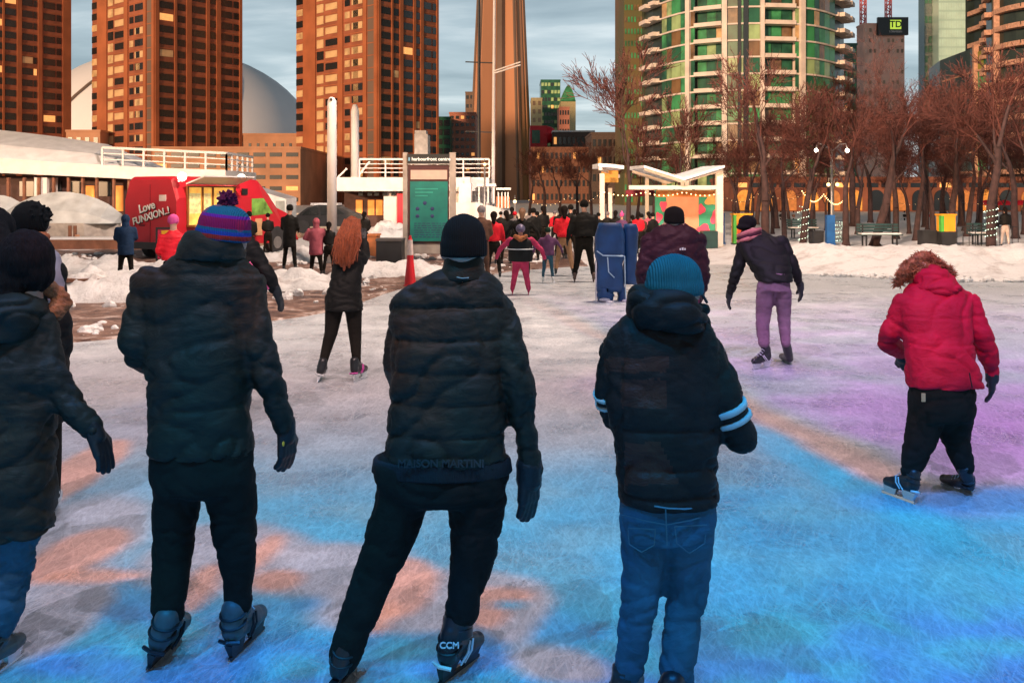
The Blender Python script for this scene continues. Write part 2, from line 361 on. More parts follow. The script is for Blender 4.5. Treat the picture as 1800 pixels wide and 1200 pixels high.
def ice_mat():
    m = bpy.data.materials.new('skated_ice'); m.use_nodes = True
    N, K = m.node_tree.nodes, m.node_tree.links; b = N['Principled BSDF']
    t = N.new('ShaderNodeTexCoord')
    def scr(rot, sx, sy, scale, w):
        rot = rot+90
        mr0 = N.new('ShaderNodeMapping'); mr0.inputs['Rotation'].default_value = (0, 0, R(rot)); K.new(t.outputs['Object'], mr0.inputs[0])
        mp = N.new('ShaderNodeMapping'); mp.inputs['Scale'].default_value = (sx, sy, 1)
        K.new(mr0.outputs[0], mp.inputs[0])
        n = N.new('ShaderNodeTexNoise'); n.inputs['Scale'].default_value = scale; n.inputs['Detail'].default_value = 1.5; n.inputs['Distortion'].default_value = 0.5; K.new(mp.outputs[0], n.inputs['Vector'])
        a = N.new('ShaderNodeMath'); a.operation = 'SUBTRACT'; a.inputs[1].default_value = 0.5; K.new(n.outputs['Fac'], a.inputs[0])
        c = N.new('ShaderNodeMath'); c.operation = 'ABSOLUTE'; K.new(a.outputs[0], c.inputs[0])
        d = N.new('ShaderNodeMapRange'); d.inputs[1].default_value = 0.0; d.inputs[2].default_value = w; d.inputs[3].default_value = 1; d.inputs[4].default_value = 0; K.new(c.outputs[0], d.inputs[0])
        return d.outputs[0]
    s = None
    for a in ((8, .34, 5, 3.0, 0.026), (34, .34, 5, 3.2, 0.024), (-24, .36, 5.5, 2.8, 0.022), (75, .30, 4, 1.4, 0.010), (20, .25, 6, 4.2, 0.032), (-45, .30, 5, 2.0, 0.013), (-6, .22, 6, 5.2, 0.036)):
        q = scr(*a)
        if s is None: s = q
        else:
            x = N.new('ShaderNodeMath'); x.operation = 'MAXIMUM'; K.new(s, x.inputs[0]); K.new(q, x.inputs[1]); s = x.outputs[0]
    n = N.new('ShaderNodeTexNoise'); n.inputs['Scale'].default_value = 1.1; n.inputs['Detail'].default_value = 10; n.inputs['Roughness'].default_value = 0.68; K.new(t.outputs['Object'], n.inputs['Vector'])
    gm_ = N.new('ShaderNodeMapping'); gm_.inputs['Scale'].default_value = (1, 0.38, 1); K.new(t.outputs['Object'], gm_.inputs[0])
    g = N.new('ShaderNodeTexNoise'); g.inputs['Scale'].default_value = 48; g.inputs['Detail'].default_value = 8; g.inputs['Roughness'].default_value = 0.75; K.new(gm_.outputs[0], g.inputs['Vector'])
    r = N.new('ShaderNodeValToRGB'); r.color_ramp.elements[0].position = 0.33; r.color_ramp.elements[0].color = (0.26, 0.31, 0.35, 1)
    r.color_ramp.elements[1].position = 0.66; r.color_ramp.elements[1].color = (0.56, 0.58, 0.60, 1); K.new(n.outputs['Fac'], r.inputs[0])
    mxx = N.new('ShaderNodeMix'); mxx.data_type = 'RGBA'; mxx.inputs[7].default_value = (0.82, 0.84, 0.86, 1)
    sc = N.new('ShaderNodeMath'); sc.operation = 'MULTIPLY'; sc.inputs[1].default_value = 0.34; K.new(s, sc.inputs[0])
    K.new(sc.outputs[0], mxx.inputs[0]); K.new(r.outputs[0], mxx.inputs[6])
    mg = N.new('ShaderNodeMix'); mg.data_type = 'RGBA'; mg.blend_type = 'MULTIPLY'; mg.inputs[0].default_value = 0.8
    gr = N.new('ShaderNodeMapRange'); gr.inputs[1].default_value = 0.3; gr.inputs[2].default_value = 0.62; gr.inputs[3].default_value = 0.62; gr.inputs[4].default_value = 1.18; K.new(g.outputs['Fac'], gr.inputs[0])
    K.new(mxx.outputs[2], mg.inputs[6]); K.new(gr.outputs[0], mg.inputs[7])
    K.new(mg.outputs[2], b.inputs['Base Color'])
    rr = N.new('ShaderNodeMapRange'); rr.inputs[1].default_value = 0.3; rr.inputs[2].default_value = 0.7; rr.inputs[3].default_value = 0.13; rr.inputs[4].default_value = 0.55; K.new(n.outputs['Fac'], rr.inputs[0]); K.new(rr.outputs[0], b.inputs['Roughness'])
    b.inputs['Specular IOR Level'].default_value = 0.5
    ad = N.new('ShaderNodeMath'); ad.operation = 'MULTIPLY_ADD'; ad.inputs[1].default_value = 0.5; K.new(g.outputs['Fac'], ad.inputs[0]); K.new(s, ad.inputs[2])
    bp = N.new('ShaderNodeBump'); bp.inputs['Strength'].default_value = 0.35; bp.inputs['Distance'].default_value = 0.008; K.new(ad.outputs[0], bp.inputs['Height']); K.new(bp.outputs[0], b.inputs['Normal'])
    return m
ice = ice_mat()

# ------------------------------------------------------------------ ground, ice, slush, water
def in_basin(x, y):
    return (-260 <= x <= -9.6 and 35.5 <= y <= 110) or (-9.6 <= x <= 5 and 56 <= y <= 110)
xs = sorted(set([-3000, -1500, -700, -260.2, -260] + [-260+i*12.5 for i in range(1, 19)] + [-9.8, -9.6, -9.4] + [-24, -18, -13] + [i*1.0 for i in range(-8, 60)] + [4.9, 5.1, 70, 90, 130, 200, 400, 900, 1500, 3000]))
ys = sorted(set([-60, -20, 0, 10, 20, 28, 33] + [35.4, 35.6] + [i*1.0 for i in range(36, 56)] + [55.9, 56.1, 60, 66, 72, 80, 90, 100, 109.9, 110.1, 130, 180, 300, 600, 1200, 3200]))
g = MB(); idx = {}
for j, y in enumerate(ys):
    for i, x in enumerate(xs):
        z = -3.0 if (-260 < x < -9.5 and 35.5 < y < 110) or (-9.7 < x < 5 and 56 < y < 110) else 0.0
        if z == 0 and y > 36 and x > 2: z = 0.10*noise.noise(Vector((x*.3, y*.15, 0)))-0.02
        idx[i, j] = len(g.v); g.v.append((x, y, z))
for j in range(len(ys)-1):
    for i in range(len(xs)-1): g.f.append((idx[i, j], idx[i+1, j], idx[i+1, j+1], idx[i, j+1])); g.m.append(0)
tag(g.build('ground', snow), kind='structure')
w = MB(); w.add([(-259, 35.6, -1.1), (4.9, 35.6, -1.1), (4.9, 109.5, -1.1), (-259, 109.5, -1.1)], [(0, 1, 2, 3)])
water_m = mat('harbour_water', (0.05, 0.06, 0.055), 0.12, var=0.3, vs=0.8, bump=0.35, bs=1.4)
tag(w.build('water', water_m), kind='structure')
# ice sheet outline (pixels on the ground plane, then real metres)
ice_px = [(-500, 660), (110, 602), (330, 583), (560, 552), (640, 530), (700, 508), (800, 492), (850, 486), (900, 476), (1010, 468), (1290, 466)]
pts = [G(*p) for p in ice_px]
poly = [(-30, -12), (-30, pts[0].y)]+[(p.x, p.y) for p in pts]+[(8.2, 24.0), (11.5, 22.4), (30, 22.4), (30, -12)]
i_ = MB(); i_.prism(poly[::-1], -0.02, 0.012)
tag(i_.build('ice', ice), kind='structure')
# trampled slush apron on the left, over the paving, gently lumpy
s_ = MB(); NX, NY = 120, 90; b0 = []
def lerp_edge(x):   # y of the ice edge at world x
    for a, b in zip(pts, pts[1:]):
        if a.x <= x <= b.x: return a.y+(b.y-a.y)*(x-a.x)/(b.x-a.x)
    return pts[-1].y if x > pts[-1].x else pts[0].y
for j in range(NY+1):
    for i in range(NX+1):
        x = -22+24*i/NX; y0 = lerp_edge(x)-0.25; y = y0+(34.0-y0)*(j/NY)**1.3
        h = 0.03+0.05*noise.noise(Vector((x*1.1, y*.9, 2)))+0.03*noise.noise(Vector((x*3.1, y*3, 5)))
        s_.v.append((x, y, max(h if j else -0.03, 0.006 if j else -0.03)))
for j in range(NY):
    for i in range(NX):
        a = j*(NX+1)+i; s_.f.append((a, a+1, a+NX+2, a+NX+1)); s_.m.append(0)
tag(s_.build('path', slush, smooth=True), kind='structure')

def heap(name, label, px, py, w, d, h, seed=0, m=None, group='ploughed snow heaps', rot=0.0, cat='snow heap'):
    c = G(px, py); mb = MB(); n, k = 40, 26
    for j in range(k+1):
        for i in range(n+1):
            u, v = i/n*2-1, j/k*2-1; q = max(0, 1-(u*u)**1.3)*max(0, 1-(v*v)**1.1)
            x, y = u*w/2, v*d/2
            z = h*q**0.7*(0.72+0.55*noise.noise(Vector((x*1.3+seed, y*1.3, seed)))+0.28*noise.noise(Vector((x*4+seed, y*4, seed)))+0.12*noise.noise(Vector((x*11+seed, y*11, seed))))
            co = Matrix.Rotation(rot, 3, 'Z') @ Vector((x, y, 0))
            mb.v.append((c.x+co.x, c.y+co.y+d/2*0.7, max(z, 0)-0.012))
    for j in range(k):
        for i in range(n):
            a = j*(n+1)+i; mb.f.append((a, a+1, a+n+2, a+n+1)); mb.m.append(0)
    return tag(mb.build(name, m or snow, smooth=True), label, cat, group)
heap('snow_heap', 'large dirty snow heap left of the man in the striped bobble hat', 215, 532, 3.0, 2.4, 0.78, 1, rot=0.15)
heap('snow_heap', 'snow heap just right of the striped hat man, in front of the pink coat', 520, 512, 2.3, 1.6, 0.42, 2)
heap('snow_heap', 'low snow heap around the red and white delineator post', 690, 487, 3.2, 1.6, 0.42, 3)
heap('snow_heap', 'long low snow heap on the quay below the dock at far left', 150, 482, 5.0, 2.0, 0.45, 4)
heap('snow_heap', 'snow heap behind the dark bin beside the ship', 690, 425, 4.5, 2.2, 0.9, 5)
heap('snow_heap', 'snow heap under the information board', 760, 446, 2.4, 1.2, 0.30, 6)
heap('snow_heap', 'small snow heap between the van wheel and the black coat', 510, 462, 2.2, 1.4, 0.5, 9)
# the long bank on the right edge of the rink
mb = MB(); NX, NY = 220, 46
for j in range(NY+1):
    for i in range(NX+1):
        x = 6.4+24*i/NX; v = j/NY
        y0 = 21.6+0.45*noise.noise(Vector((x*.5, 1, 1)))+max(0, 9.5-x)*0.75
        y = y0+v*11.0
        z = 0.62*min(1, (v*3.6))**0.8*(1-0.75*max(0, (v-.45)/.55))*(0.8+0.3*noise.noise(Vector((x*.8, y*.8, 3))))
        z += 0.09*noise.noise(Vector((x*2.6, y*2.6, 7)))*min(1, v*5)+0.05*noise.noise(Vector((x*7, y*7, 3)))*min(1, v*6)
        z *= min(1, max(0, (x-6.4)/1.6))
        mb.v.append((x, y, z if 0 < j < NY else -0.02))
for j in range(NY):
    for i in range(NX):
        a = j*(NX+1)+i; mb.f.append((a, a+1, a+NX+2, a+NX+1)); mb.m.append(0)
tag(mb.build('snow_bank', snow, smooth=True), 'long low bank of ploughed snow along the far right edge of the rink', 'snow bank')

# loose crumbs of dirty snow over the slush, round the heaps and along the foot of the bank
r9 = random.Random(19)
def rubble(n, spots_, lb):
    q = MB()
    for k in range(n):
        x, y = spots_(r9); s_ = .02+.10*r9.random()**3.2; Qr = Matrix.Rotation(r9.uniform(0, 6.28), 3, V3z)
        b0 = len(q.v); q.ball((x, y, s_*.35+.01), (s_*r9.uniform(.8, 1.6), s_, s_*r9.uniform(.5, .9)), 7, 5, 0, Qr)
        for i in range(b0, len(q.v)): v = q.v[i]; e_ = noise.noise(Vector(v)*14)*s_*.5; q.v[i] = (v[0]+e_, v[1]-e_, v[2]+e_*.6)
    tag(q.build('snow_rubble', snow, smooth=False), lb, 'snow rubble', None, 'stuff')
V3z = Vector((0, 0, 1))
def left_spot(r):
    while True:
        x, y = r.uniform(-15, 1.0), r.uniform(12.5, 32)
        if y > lerp_edge(x)+.1 and noise.noise(Vector((x*.35, y*.35, 4))) > -.12: return x, y
rubble(1500, left_spot, 'loose crumbs of dirty snow scattered over the brown slush at the left')
rubble(500, lambda r: (lambda x: (x, 21.45+max(0, 9.5-x)*.75+abs(r.gauss(0, .35))))(r.uniform(7.2, 16)), 'loose crumbs of snow along the foot of the bank at the right')
# ------------------------------------------------------------------ buildings
_win = {}
def unit_box(name, m):
    key = (name, m.name)
    if key not in _win:
        mb = MB(); mb.box(-.5, .5, -.5, .5, -.5, .5); me = mb.mesh(name); me.materials.append(m); _win[key] = me
    return _win[key]
class Windows:
    """up to 100 windows as parts of one building, the rest as one part"""
    def __init__(s, root, name='window', limit=100): s.root, s.name, s.limit, s.items = root, name, limit, []
    def add(s, T, x, z, w, h, m, y=-0.06, d=0.12): s.items.append((T, x, y, z, w, d, h, m))
    def done(s):
        it = sorted(s.items, key=lambda q: -(q[4]*q[6])/((q[0].translation.length+1)))
        zc = lambda q: (q[0] @ Vector((q[1], q[2], q[3]))).z
        vis = [q for q in it if zc(q) < H+345/F*(q[0] @ Vector((q[1], 0, q[3]))).y*1.02]
        oth = [q for q in it if q not in vis]
        first = vis[:s.limit]; rest = vis[s.limit:]+oth
        pi = s.root.matrix_basis.inverted()
        for (T, x, y, z, w, d, h, m) in first:
            o = link(bpy.data.objects.new(s.name, unit_box(s.name, m)))
            o.parent = s.root; o.matrix_parent_inverse = pi
            o.matrix_basis = T @ Matrix.Translation((x, y, z)) @ Matrix.Diagonal((w, d, h, 1))
        if rest:
            ms = []; mb = MB()
            for (T, x, y, z, w, d, h, m) in rest:
                if m not in ms: ms.append(m)
                mb.T = T; mb.box(x-w/2, x+w/2, y-d/2, y+d/2, z-h/2, z+h/2, ms.index(m))
            mb.T = None; tag(mb.build(s.name, ms, s.root), kind='stuff')
rng = random.Random(11)
def pick(*a): return rng.choices([x[0] for x in a], [x[1] for x in a])[0]

def brick_tower(label, pL, pN, pR, top, floor_h, colsL, colsR, goldz, group='brick apartment towers'):
    pL, pN, pR = [Vector((p[0], p[1], 0)) for p in (pL, pN, pR)]; pF = pL+pR-pN
    root = empty('apartment_tower', (pN.x, pN.y, 0), label, 'tower', group)
    wb = MB(); wb.prism([(p.x, p.y) for p in (pL, pN, pR, pF)], 0, top)
    wins = Windows(root); piers = MB(); bands = MB()
    for (A, B, cols, gold) in ((pL, pN, colsL, True), (pN, pR, colsR, False)):
        L = (B-A).length; u = (B-A).normalized(); n = Vector((u.y, -u.x, 0)); T = frame(A, u, n)
        piers.T = T; bands.T = T
        nf = int(top/floor_h)
        for (u0, u1, kind) in cols:
            x0, x1 = u0*L, u1*L
            if kind == 'pier': piers.box(x0, x1, -0.28, 0.05, 0, top-0.5)
            elif kind == 'slot': piers.box(x0, x1, -0.03, 0.05, 0, top-0.5, 1)  # raised dark strip painted for the shade of a recess
            else:
                for k in range(nf):
                    z = (k+0.55)*floor_h
                    if z > 62: break
                    if kind == 'w':
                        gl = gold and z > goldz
                        m = pick((glass_w, .55), (glass_d, .45)) if gl else pick((glass_d, .9), (glass_w, .08), (lit, .02))  # sunlit face gets the painted gold reflections above goldz
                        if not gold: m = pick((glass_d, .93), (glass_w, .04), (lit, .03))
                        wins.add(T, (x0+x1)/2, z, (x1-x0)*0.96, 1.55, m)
                    if kind == 'g':
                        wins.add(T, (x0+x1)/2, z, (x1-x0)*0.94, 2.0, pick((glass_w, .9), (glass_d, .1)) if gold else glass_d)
                    if kind == 'n':
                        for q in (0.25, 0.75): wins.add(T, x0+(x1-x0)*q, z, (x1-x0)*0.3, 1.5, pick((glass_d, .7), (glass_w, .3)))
        for k in range(nf): bands.box(0.1, L-0.1, -0.08, 0.04, k*floor_h+floor_h*0.93, k*floor_h+floor_h*1.0)
    wb.build('wall', brick, root); piers.T = None; bands.T = None
    piers.build('pier', [brick_p, conc_d], root); bands.build('brick_band', brick_p, root)
    rf = MB(); c = (pL+pR)/2; rf.box(c.x-5, c.x+5, c.y-5, c.y+5, top, top+4); rf.build('roof', brick_p, root)
    wins.done(); return root
def plan_from_px(pxL, pxN, pxR, Z, ang=45):
    N_ = Vector((X(pxN, Z), Z, 0)); a = R(ang)
    ul = Vector((-math.cos(a), math.sin(a), 0)); ur = Vector((math.sin(a), math.cos(a), 0))
    def hit(u, px):     # N + t u projects to px
        k = (px-CX)/F; return N_+u*((k*N_.y-N_.x)/(u.x-k*u.y))
    return hit(ul, pxL), N_, hit(ur, pxR)
cL = [(0.0, .09, 'w'), (.10, .26, 'pier'), (.27, .36, 'g'), (.38, .53, 'w'), (.54, .60, 'pier'), (.60, .80, 'n'), (.70, .83, 'w'), (.84, .88, 'pier'), (.885, .96, 'slot'), (.965, 1.0, 'pier')]
cR = [(.0, .04, 'pier'), (.05, .20, 'w'), (.21, .235, 'pier'), (.25, .33, 'w'), (.345, .40, 'pier'), (.41, .56, 'w'), (.57, .61, 'pier'), (.62, .68, 'w'), (.69, .74, 'pier'), (.75, .88, 'w'), (.90, .96, 'w'), (.965, 1.0, 'pier')]
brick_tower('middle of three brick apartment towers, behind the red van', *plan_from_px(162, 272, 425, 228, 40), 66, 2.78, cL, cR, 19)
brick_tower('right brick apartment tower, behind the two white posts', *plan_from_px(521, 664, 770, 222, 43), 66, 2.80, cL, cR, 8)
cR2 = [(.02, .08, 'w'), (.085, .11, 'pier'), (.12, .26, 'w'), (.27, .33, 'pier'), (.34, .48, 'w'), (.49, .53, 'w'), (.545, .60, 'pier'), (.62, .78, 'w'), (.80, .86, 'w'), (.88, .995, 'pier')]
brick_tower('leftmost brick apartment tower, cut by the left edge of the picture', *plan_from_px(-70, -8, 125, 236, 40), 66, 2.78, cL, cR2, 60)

# curved-roof stadium
st = empty('stadium', (X(300, 420), 470, 0), 'white domed stadium roof seen between the brick towers', 'stadium')
mb = MB(); Zc = 540; cx_ = X(306, Zc); rx, top_ = 250*Zc/F, Zh(88, Zc); base_ = Zh(270, Zc); Zs = Zc-rx
rs = []
for i in range(15):
    t = i/14*math.pi/2
    rs.append([Vector((cx_+rx*math.cos(t)*math.cos(a), Zs+rx+rx*math.cos(t)*math.sin(a), base_+(top_-base_)*math.sin(t))) for a in [2*math.pi*k/72 for k in range(72)]])
mb.rings(rs)
mb.build('dome', mat('dome_membrane', (0.90, 0.90, 0.94), 0.5, var=0.04, vs=0.05), st, smooth=True)
mb = MB()      # raised sliding roof panel with its dark seam
for ph in (R(236), R(304)):
    pp = []
    for i in range(13):
        t = i/12*math.pi/2*0.86; a = ph+(t*0.5 if ph < 4.8 else t*0.35)
        pp.append((cx_+(rx+.6)*math.cos(t)*math.cos(a), Zs+rx+(rx+.6)*math.cos(t)*math.sin(a), base_+(top_+.5-base_)*math.sin(t)))
    mb.tube(pp, 0.7, 5)
mb.build('roof_seam', conc_d, st)
mb = MB(); mb.prism([(cx_+(rx+1)*math.cos(a), Zs+rx+(rx+1)*math.sin(a)) for a in [2*math.pi*k/40 for k in range(40)]], 0, base_+0.5)
mb.build('wall', brick_l, st)

def block(name, label, cat, px0, px1, ytop, Z, depth, m, rows=0, cols=0, wm_=None, wfrac=(.6, .55), zbot=0.0, group=None, yaw=0.0, roofm=None, litp=0.04, alt=None):
    a = Vector((X(px0, Z), Z, 0)); W = X(px1, Z)-X(px0, Z); top = Zh(ytop, Z); u = Vector((math.cos(yaw), math.sin(yaw), 0)); W = W/max(.3, math.cos(yaw)-math.sin(yaw)*((px1-CX)/F))
    root = empty(name, (a.x+W/2, Z, 0), label, cat, group); T = frame(a, u, Vector((u.y, -u.x, 0)))
    mb = MB(T); mb.box(0, W, 0, depth, 0, top); mb.build('wall', m, root)
    mb = MB(T); mb.box(-.15, W+.15, -.15, depth+.15, top, top+0.5); mb.build('roof', roofm or m, root)
    if rows:
        ws = Windows(root); fh = (top-zbot)/rows; cw = W/cols
        for r in range(rows):
            for c in range(cols):
                mm = lit if rng.random() < litp else (alt if alt and rng.random() < .35 else wm_)
                ws.add(T, (c+.5)*cw, zbot+(r+.5)*fh, cw*wfrac[0], fh*wfrac[1], mm)
        ws.done()
    return root, T, W, top
# parking podium with dark open decks
block('parking_garage', 'tan brick parking garage with dark open decks behind the van', 'garage', 268, 528, 262, 205, 30, brick_l, 5, 9, glass_d, (.72, .36), 0, litp=.12, alt=glass_d)
block('brick_building', 'low tan brick block between the left and middle brick towers', 'building', 116, 176, 232, 236, 12, brick_l, 4, 4, glass_d, (.5, .4))
block('brick_building', 'flat tan block below the dome between the middle and right towers', 'building', 418, 532, 238, 246, 14, brick_l, 3, 8, glass_d, (.3, .3))
rs_, T_, W_, t_ = block('glass_building', 'dark glass strip building just right of the right brick tower', 'building', 766, 792, 208, 300, 20, glass_g3, 9, 2, glass_d, (.8, .6))
block('stepped_building', 'pink brick terraced building left of the concrete tower', 'building', 790, 836, 200, 310, 25, mat('pink_brick', (.50, .20, .14), .8), 12, 5, glass_d, (.6, .42))
block('high_rise', 'grey slab block peeking out left of the concrete tower', 'building', 818, 840, 163, 520, 20, conc_d, 12, 3, glass_d, (.6, .4))
block('high_rise', 'cream office block right of the concrete tower base', 'building', 934, 953, 174, 430, 20, mat('cream_wall', (.55, .46, .25), .8), 12, 2, glass_b, (.5, .5))
block('high_rise', 'dark green glass tower, tallest of the group beside the concrete tower', 'building', 951, 985, 142, 460, 22, glass_g3, 16, 6, glass_g2, (.75, .45), alt=glass_d)
r_, T_, W_, t_ = block('high_rise', 'pink office block in front of the arched top tower', 'building', 983, 1001, 190, 400, 18, mat('pink_brick', (.50, .20, .14), .8), 10, 4, glass_d, (.55, .5))
# arched-top tower
root = empty('high_rise', (X(999, 440), 440, 0), 'narrow tower with a pointed arched green top', 'building', None)
mb = MB(); x0, x1 = X(986, 440), X(1012, 440); zt = Zh(178, 440)
mb.box(x0, x1, 440, 462, 0, zt); mb.build('wall', mat('cream_wall', (.55, .46, .25)), root)
mb = MB(); n = 12; pr = []
for i in range(n+1):
    t = i/n; x = x0+(x1-x0)*t; pr.append((x, zt+(Zh(150, 440)-zt)*(1-abs(2*t-1)**1.8)))
mb.rings([[Vector((x, y, z)) for (x, z) in pr]+[Vector((x1, y, zt-.1)), Vector((x0, y, zt-.1))] for y in (439.5, 462.5)])
mb.build('arched_roof', glass_g1, root)
# red pavilion building
root = empty('red_building', (X(956, 330), 330, 0), 'bright red rounded building at the foot of the concrete tower', 'building')
red_b = mat('red_cladding', (.72, .012, .03), .5, var=.1)
mb = MB(); mb.box(X(932, 330), X(962, 330), 330, 345, 0, Zh(221, 330)); mb.build('wall', red_b, root)
mb = MB(); mb.ball((X(962, 330), 333, Zh(236, 330)), (3.2, 3.2, 2.9), 20, 12); mb.build('rounded_corner', red_b, root, smooth=True)
mb = MB(); mb.box(X(935, 330), X(949, 330), 329.7, 330.02, Zh(252, 330), Zh(229, 330)); mb.build('window', glass_g3, root)
block('low_building', 'dark low block with snowy roof right of the red building', 'building', 972, 1045, 232, 320, 20, mat('dark_wall', (.10, .07, .06), .8), 4, 9, glass_d, (.6, .4), roofm=snow, litp=.1)
block('low_building', 'long brown low block behind the bare bushes', 'building', 934, 1110, 262, 250, 20, mat('brown_wall', (.20, .09, .06), .8), 4, 22, glass_d, (.5, .45), litp=.1)
block('low_building', 'brown block just left of the balcony apartment tower', 'building', 1040, 1150, 236, 240, 20, mat('dark_wall', (.10, .07, .06), .8), 4, 12, glass_d, (.6, .4), litp=.08)

# the tall tapering concrete tower
ct = empty('concrete_tower', (X(882, 470), 480, 0), 'tall tapering ribbed concrete tower rising out of the picture', 'tower')
def ct_section(z, grow=0.0):
    w = 54*(1-(z-16)/(98)*0.29)*470/F + grow; c = Vector((X(882+(-0)*z, 470), 484)); out = []
    for k, a0 in enumerate((R(212), R(320), R(88))):
        d = Vector((math.cos(a0), math.sin(a0))); q = Vector((-d.y, d.x)); r = w*1.08
        hw = w*.36
        out += [c+d*r*.34-q*hw*1.05, c+d*r-q*hw*.72, c+d*(r*1.03)-q*hw*.2, c+d*(r*.99), c+d*(r*1.03)+q*hw*.2, c+d*r+q*hw*.72, c+d*r*.34+q*hw*1.05]
    return [Vector((p.x, p.y, z)) for p in out]
mb = MB(); mb.rings([ct_section(z) for z in range(0, 151, 6)]); mb.build('shaft', conc, ct)
mb = MB()
for z in range(0, 150, 150):
    pass
for (a0, off) in ((R(212), .16), (R(212), -.2), (R(320), -.5)):
    pp = []
    for z in range(0, 150, 6):
        w = 54*(1-(z-16)/98*0.29)*470/F; d = Vector((math.cos(a0), math.sin(a0))); q = Vector((-d.y, d.x))
        c = Vector((X(882, 470), 484)); p = c+d*(w*1.1)+q*w*off; pp.append((p.x, p.y, z))
    mb.tube(pp, 0.75, 5)
mb.build('rib', conc_d, ct)
mb = MB(); c = Vector((X(882, 470), 484)); mb.tube([(c.x-.6, c.y-7.6, 0), (c.x-.6, c.y-5.2, 150)], [2.6, 2.0], 6); mb.build('core', conc_d, ct)  # same concrete coloured darker for the shade at the tower's centre

# the curved green-glass apartment tower and its right-hand neighbour
def condo(label, path, fh, zbase, zvis, name='balcony_tower', group='glass apartment towers with balconies', cap=None, slab=slab_m, gm=None, depth=26, backx=0.0):
    """path: list of (px, Z, kind) ; kind of the bay that starts at the point"""
    pts_ = [Vector((X(px, Z), Z, 0)) for px, Z, k in path]
    root = empty(name, pts_[len(pts_)//2], label, 'tower', group)
    top = cap or 80; nf = int((top-zbase)/fh)
    core = MB(); back = [Vector((p.x+depth*backx, p.y+depth, 0)) for p in pts_[::-1]]
    core.prism([(p.x, p.y+1.9) for p in pts_]+[(b.x, b.y) for b in back], 0, top-0.3); core.build('wall', mat('shaded_glazing', (.030, .045, .035), .35, var=.4, vs=.4), root)
    ws = Windows(root, 'window', 100); slabs = {}; colsb = MB(); balc = []; mull = MB()
    for i in range(len(path)-1):
        A, B, k = pts_[i], pts_[i+1], path[i][2]; L = (B-A).length; u = (B-A).normalized(); n = Vector((u.y, -u.x, 0)); T = frame(A, u, n)
        if k == 'col':
            colsb.T = T; colsb.box(0, L, -0.55, 2.0, 0, top); continue
        if k == 'shaft':
            colsb.T = T; colsb.box(0, L, 0.2, 2.0, 0, top, 1); continue
        for f in range(nf):
            z = zbase+f*fh
            if z > zvis+fh: break
            sl_ = slabs.setdefault(f, MB()); sl_.T = T
            rec = 1.5 if k == 'balc' else 0.0
            sl_.box(0, L, -0.25 if k == 'glass' else -0.45, 1.95, z-0.18, z+0.12)
            if k in ('balc', 'end'): balc.append((T, L, z, k))
            nb = max(1, round(L/(1.9)))
            for q in range(nb):
                if gm: mm = pick(*gm)
                else: mm = pick((glass_g3, .34 if k == 'glass' else .6), (glass_g1, .30), (glass_g2, .22 if k == 'glass' else .06), (glass_b, .12), (glass_w, .03), (lit, .015))
                ws.add(T, (q+.5)*L/nb, z+0.12+(fh-.3)/2, L/nb-.1, fh-.34, mm, y=rec+0.1 if k != 'end' else 1.2, d=0.12)
    colsb.T = mull.T = None
    for sl_ in slabs.values(): sl_.T = None; sl_.build('floor_slab', slab, root)
    if colsb.v: colsb.build('column', [slab, glass_d], root)
    balc.sort(key=lambda b: b[2])
    for n_, (T, L, z, k) in enumerate(balc[:100]):
        b = MB(T); b.box(0.05, L-.05, -0.62, -0.452, z-0.18, z+0.55)
        if k == 'end': b.box(L*.15, L*.85, -1.6, -0.63, z-0.2, z+0.55)
        b.build('balcony', slab, root)
    ws.done(); return root
zv = Zh(-20, 181)
pathA = [(1134, 200, 'end'), (1150, 195, 'end'), (1163, 192, 'glass'), (1180, 188.5, 'glass'), (1196, 186, 'glass'), (1207, 184.6, 'col'), (1214, 184, 'glass'), (1221, 183.4, 'balc'), (1270, 180.6, 'col'), (1279, 180.2, 'glass'), (1297, 179.7, 'shaft'), (1303, 179.6, 'glass'), (1307, 179.5, 'shaft'), (1316, 179.4, 'glass'), (1336, 179.3, 'col'), (1343, 179.3, 'balc'), (1398, 180, 'glass'), (1405, 180.2, 'col'), (1413, 180.6, 'glass'), (1432, 182, 'glass'), (1450, 184.5, 'glass'), (1468, 188, 'end'), (1482, 192, 'end'), (1489, 196, 'glass')]
condo('curved green glass apartment tower with pale slabs and balconies behind the stage', pathA, 3.0, 3.0, zv)
block('apartment_block', 'green and brown side wing left of the curved green tower', 'tower', 1097, 1141, -60, 205, 18, mat('olive_cladding', (.20, .11, .045), .7, c2=(.10, .12, .04), vs=.08), 20, 8, glass_g1, (.5, .45), litp=.01, alt=glass_b)
gm2 = ((glass_g3, .3), (glass_g1, .25), (mat('olive_glass', (.22, .22, .05), .2, var=.5, vs=.5), .2), (glass_b, .22), (lit, .015))
pathB = [(1744, 152, 'end'), (1752, 148, 'col'), (1754, 147, 'balc'), (1776, 144, 'balc'), (1798, 142, 'balc'), (1830, 140, 'balc'), (1870, 139, 'glass')]
condo('rightmost apartment tower with sloping salmon balconies, cut by the right edge', pathB, 2.62, 2.6, Zh(-15, 145), gm=gm2, backx=.58, depth=14, slab=mat('salmon_concrete', (.62, .36, .26), .8))
pathC = [(1706, 168, 'balc'), (1722, 165, 'balc'), (1736, 162, 'end'), (1748, 160, 'end')]
condo('narrow balcony tower between the pale glass tower and the rightmost tower', pathC, 2.7, 2.6, Zh(-15, 162), gm=gm2, backx=.58, depth=14, slab=mat('salmon_concrete', (.62, .36, .26), .8))
pathD = [(1640, 190, 'glass'), (1660, 178, 'glass'), (1690, 170, 'glass'), (1715, 164, 'col'), (1718, 163, 'glass'), (1750, 158, 'glass')]
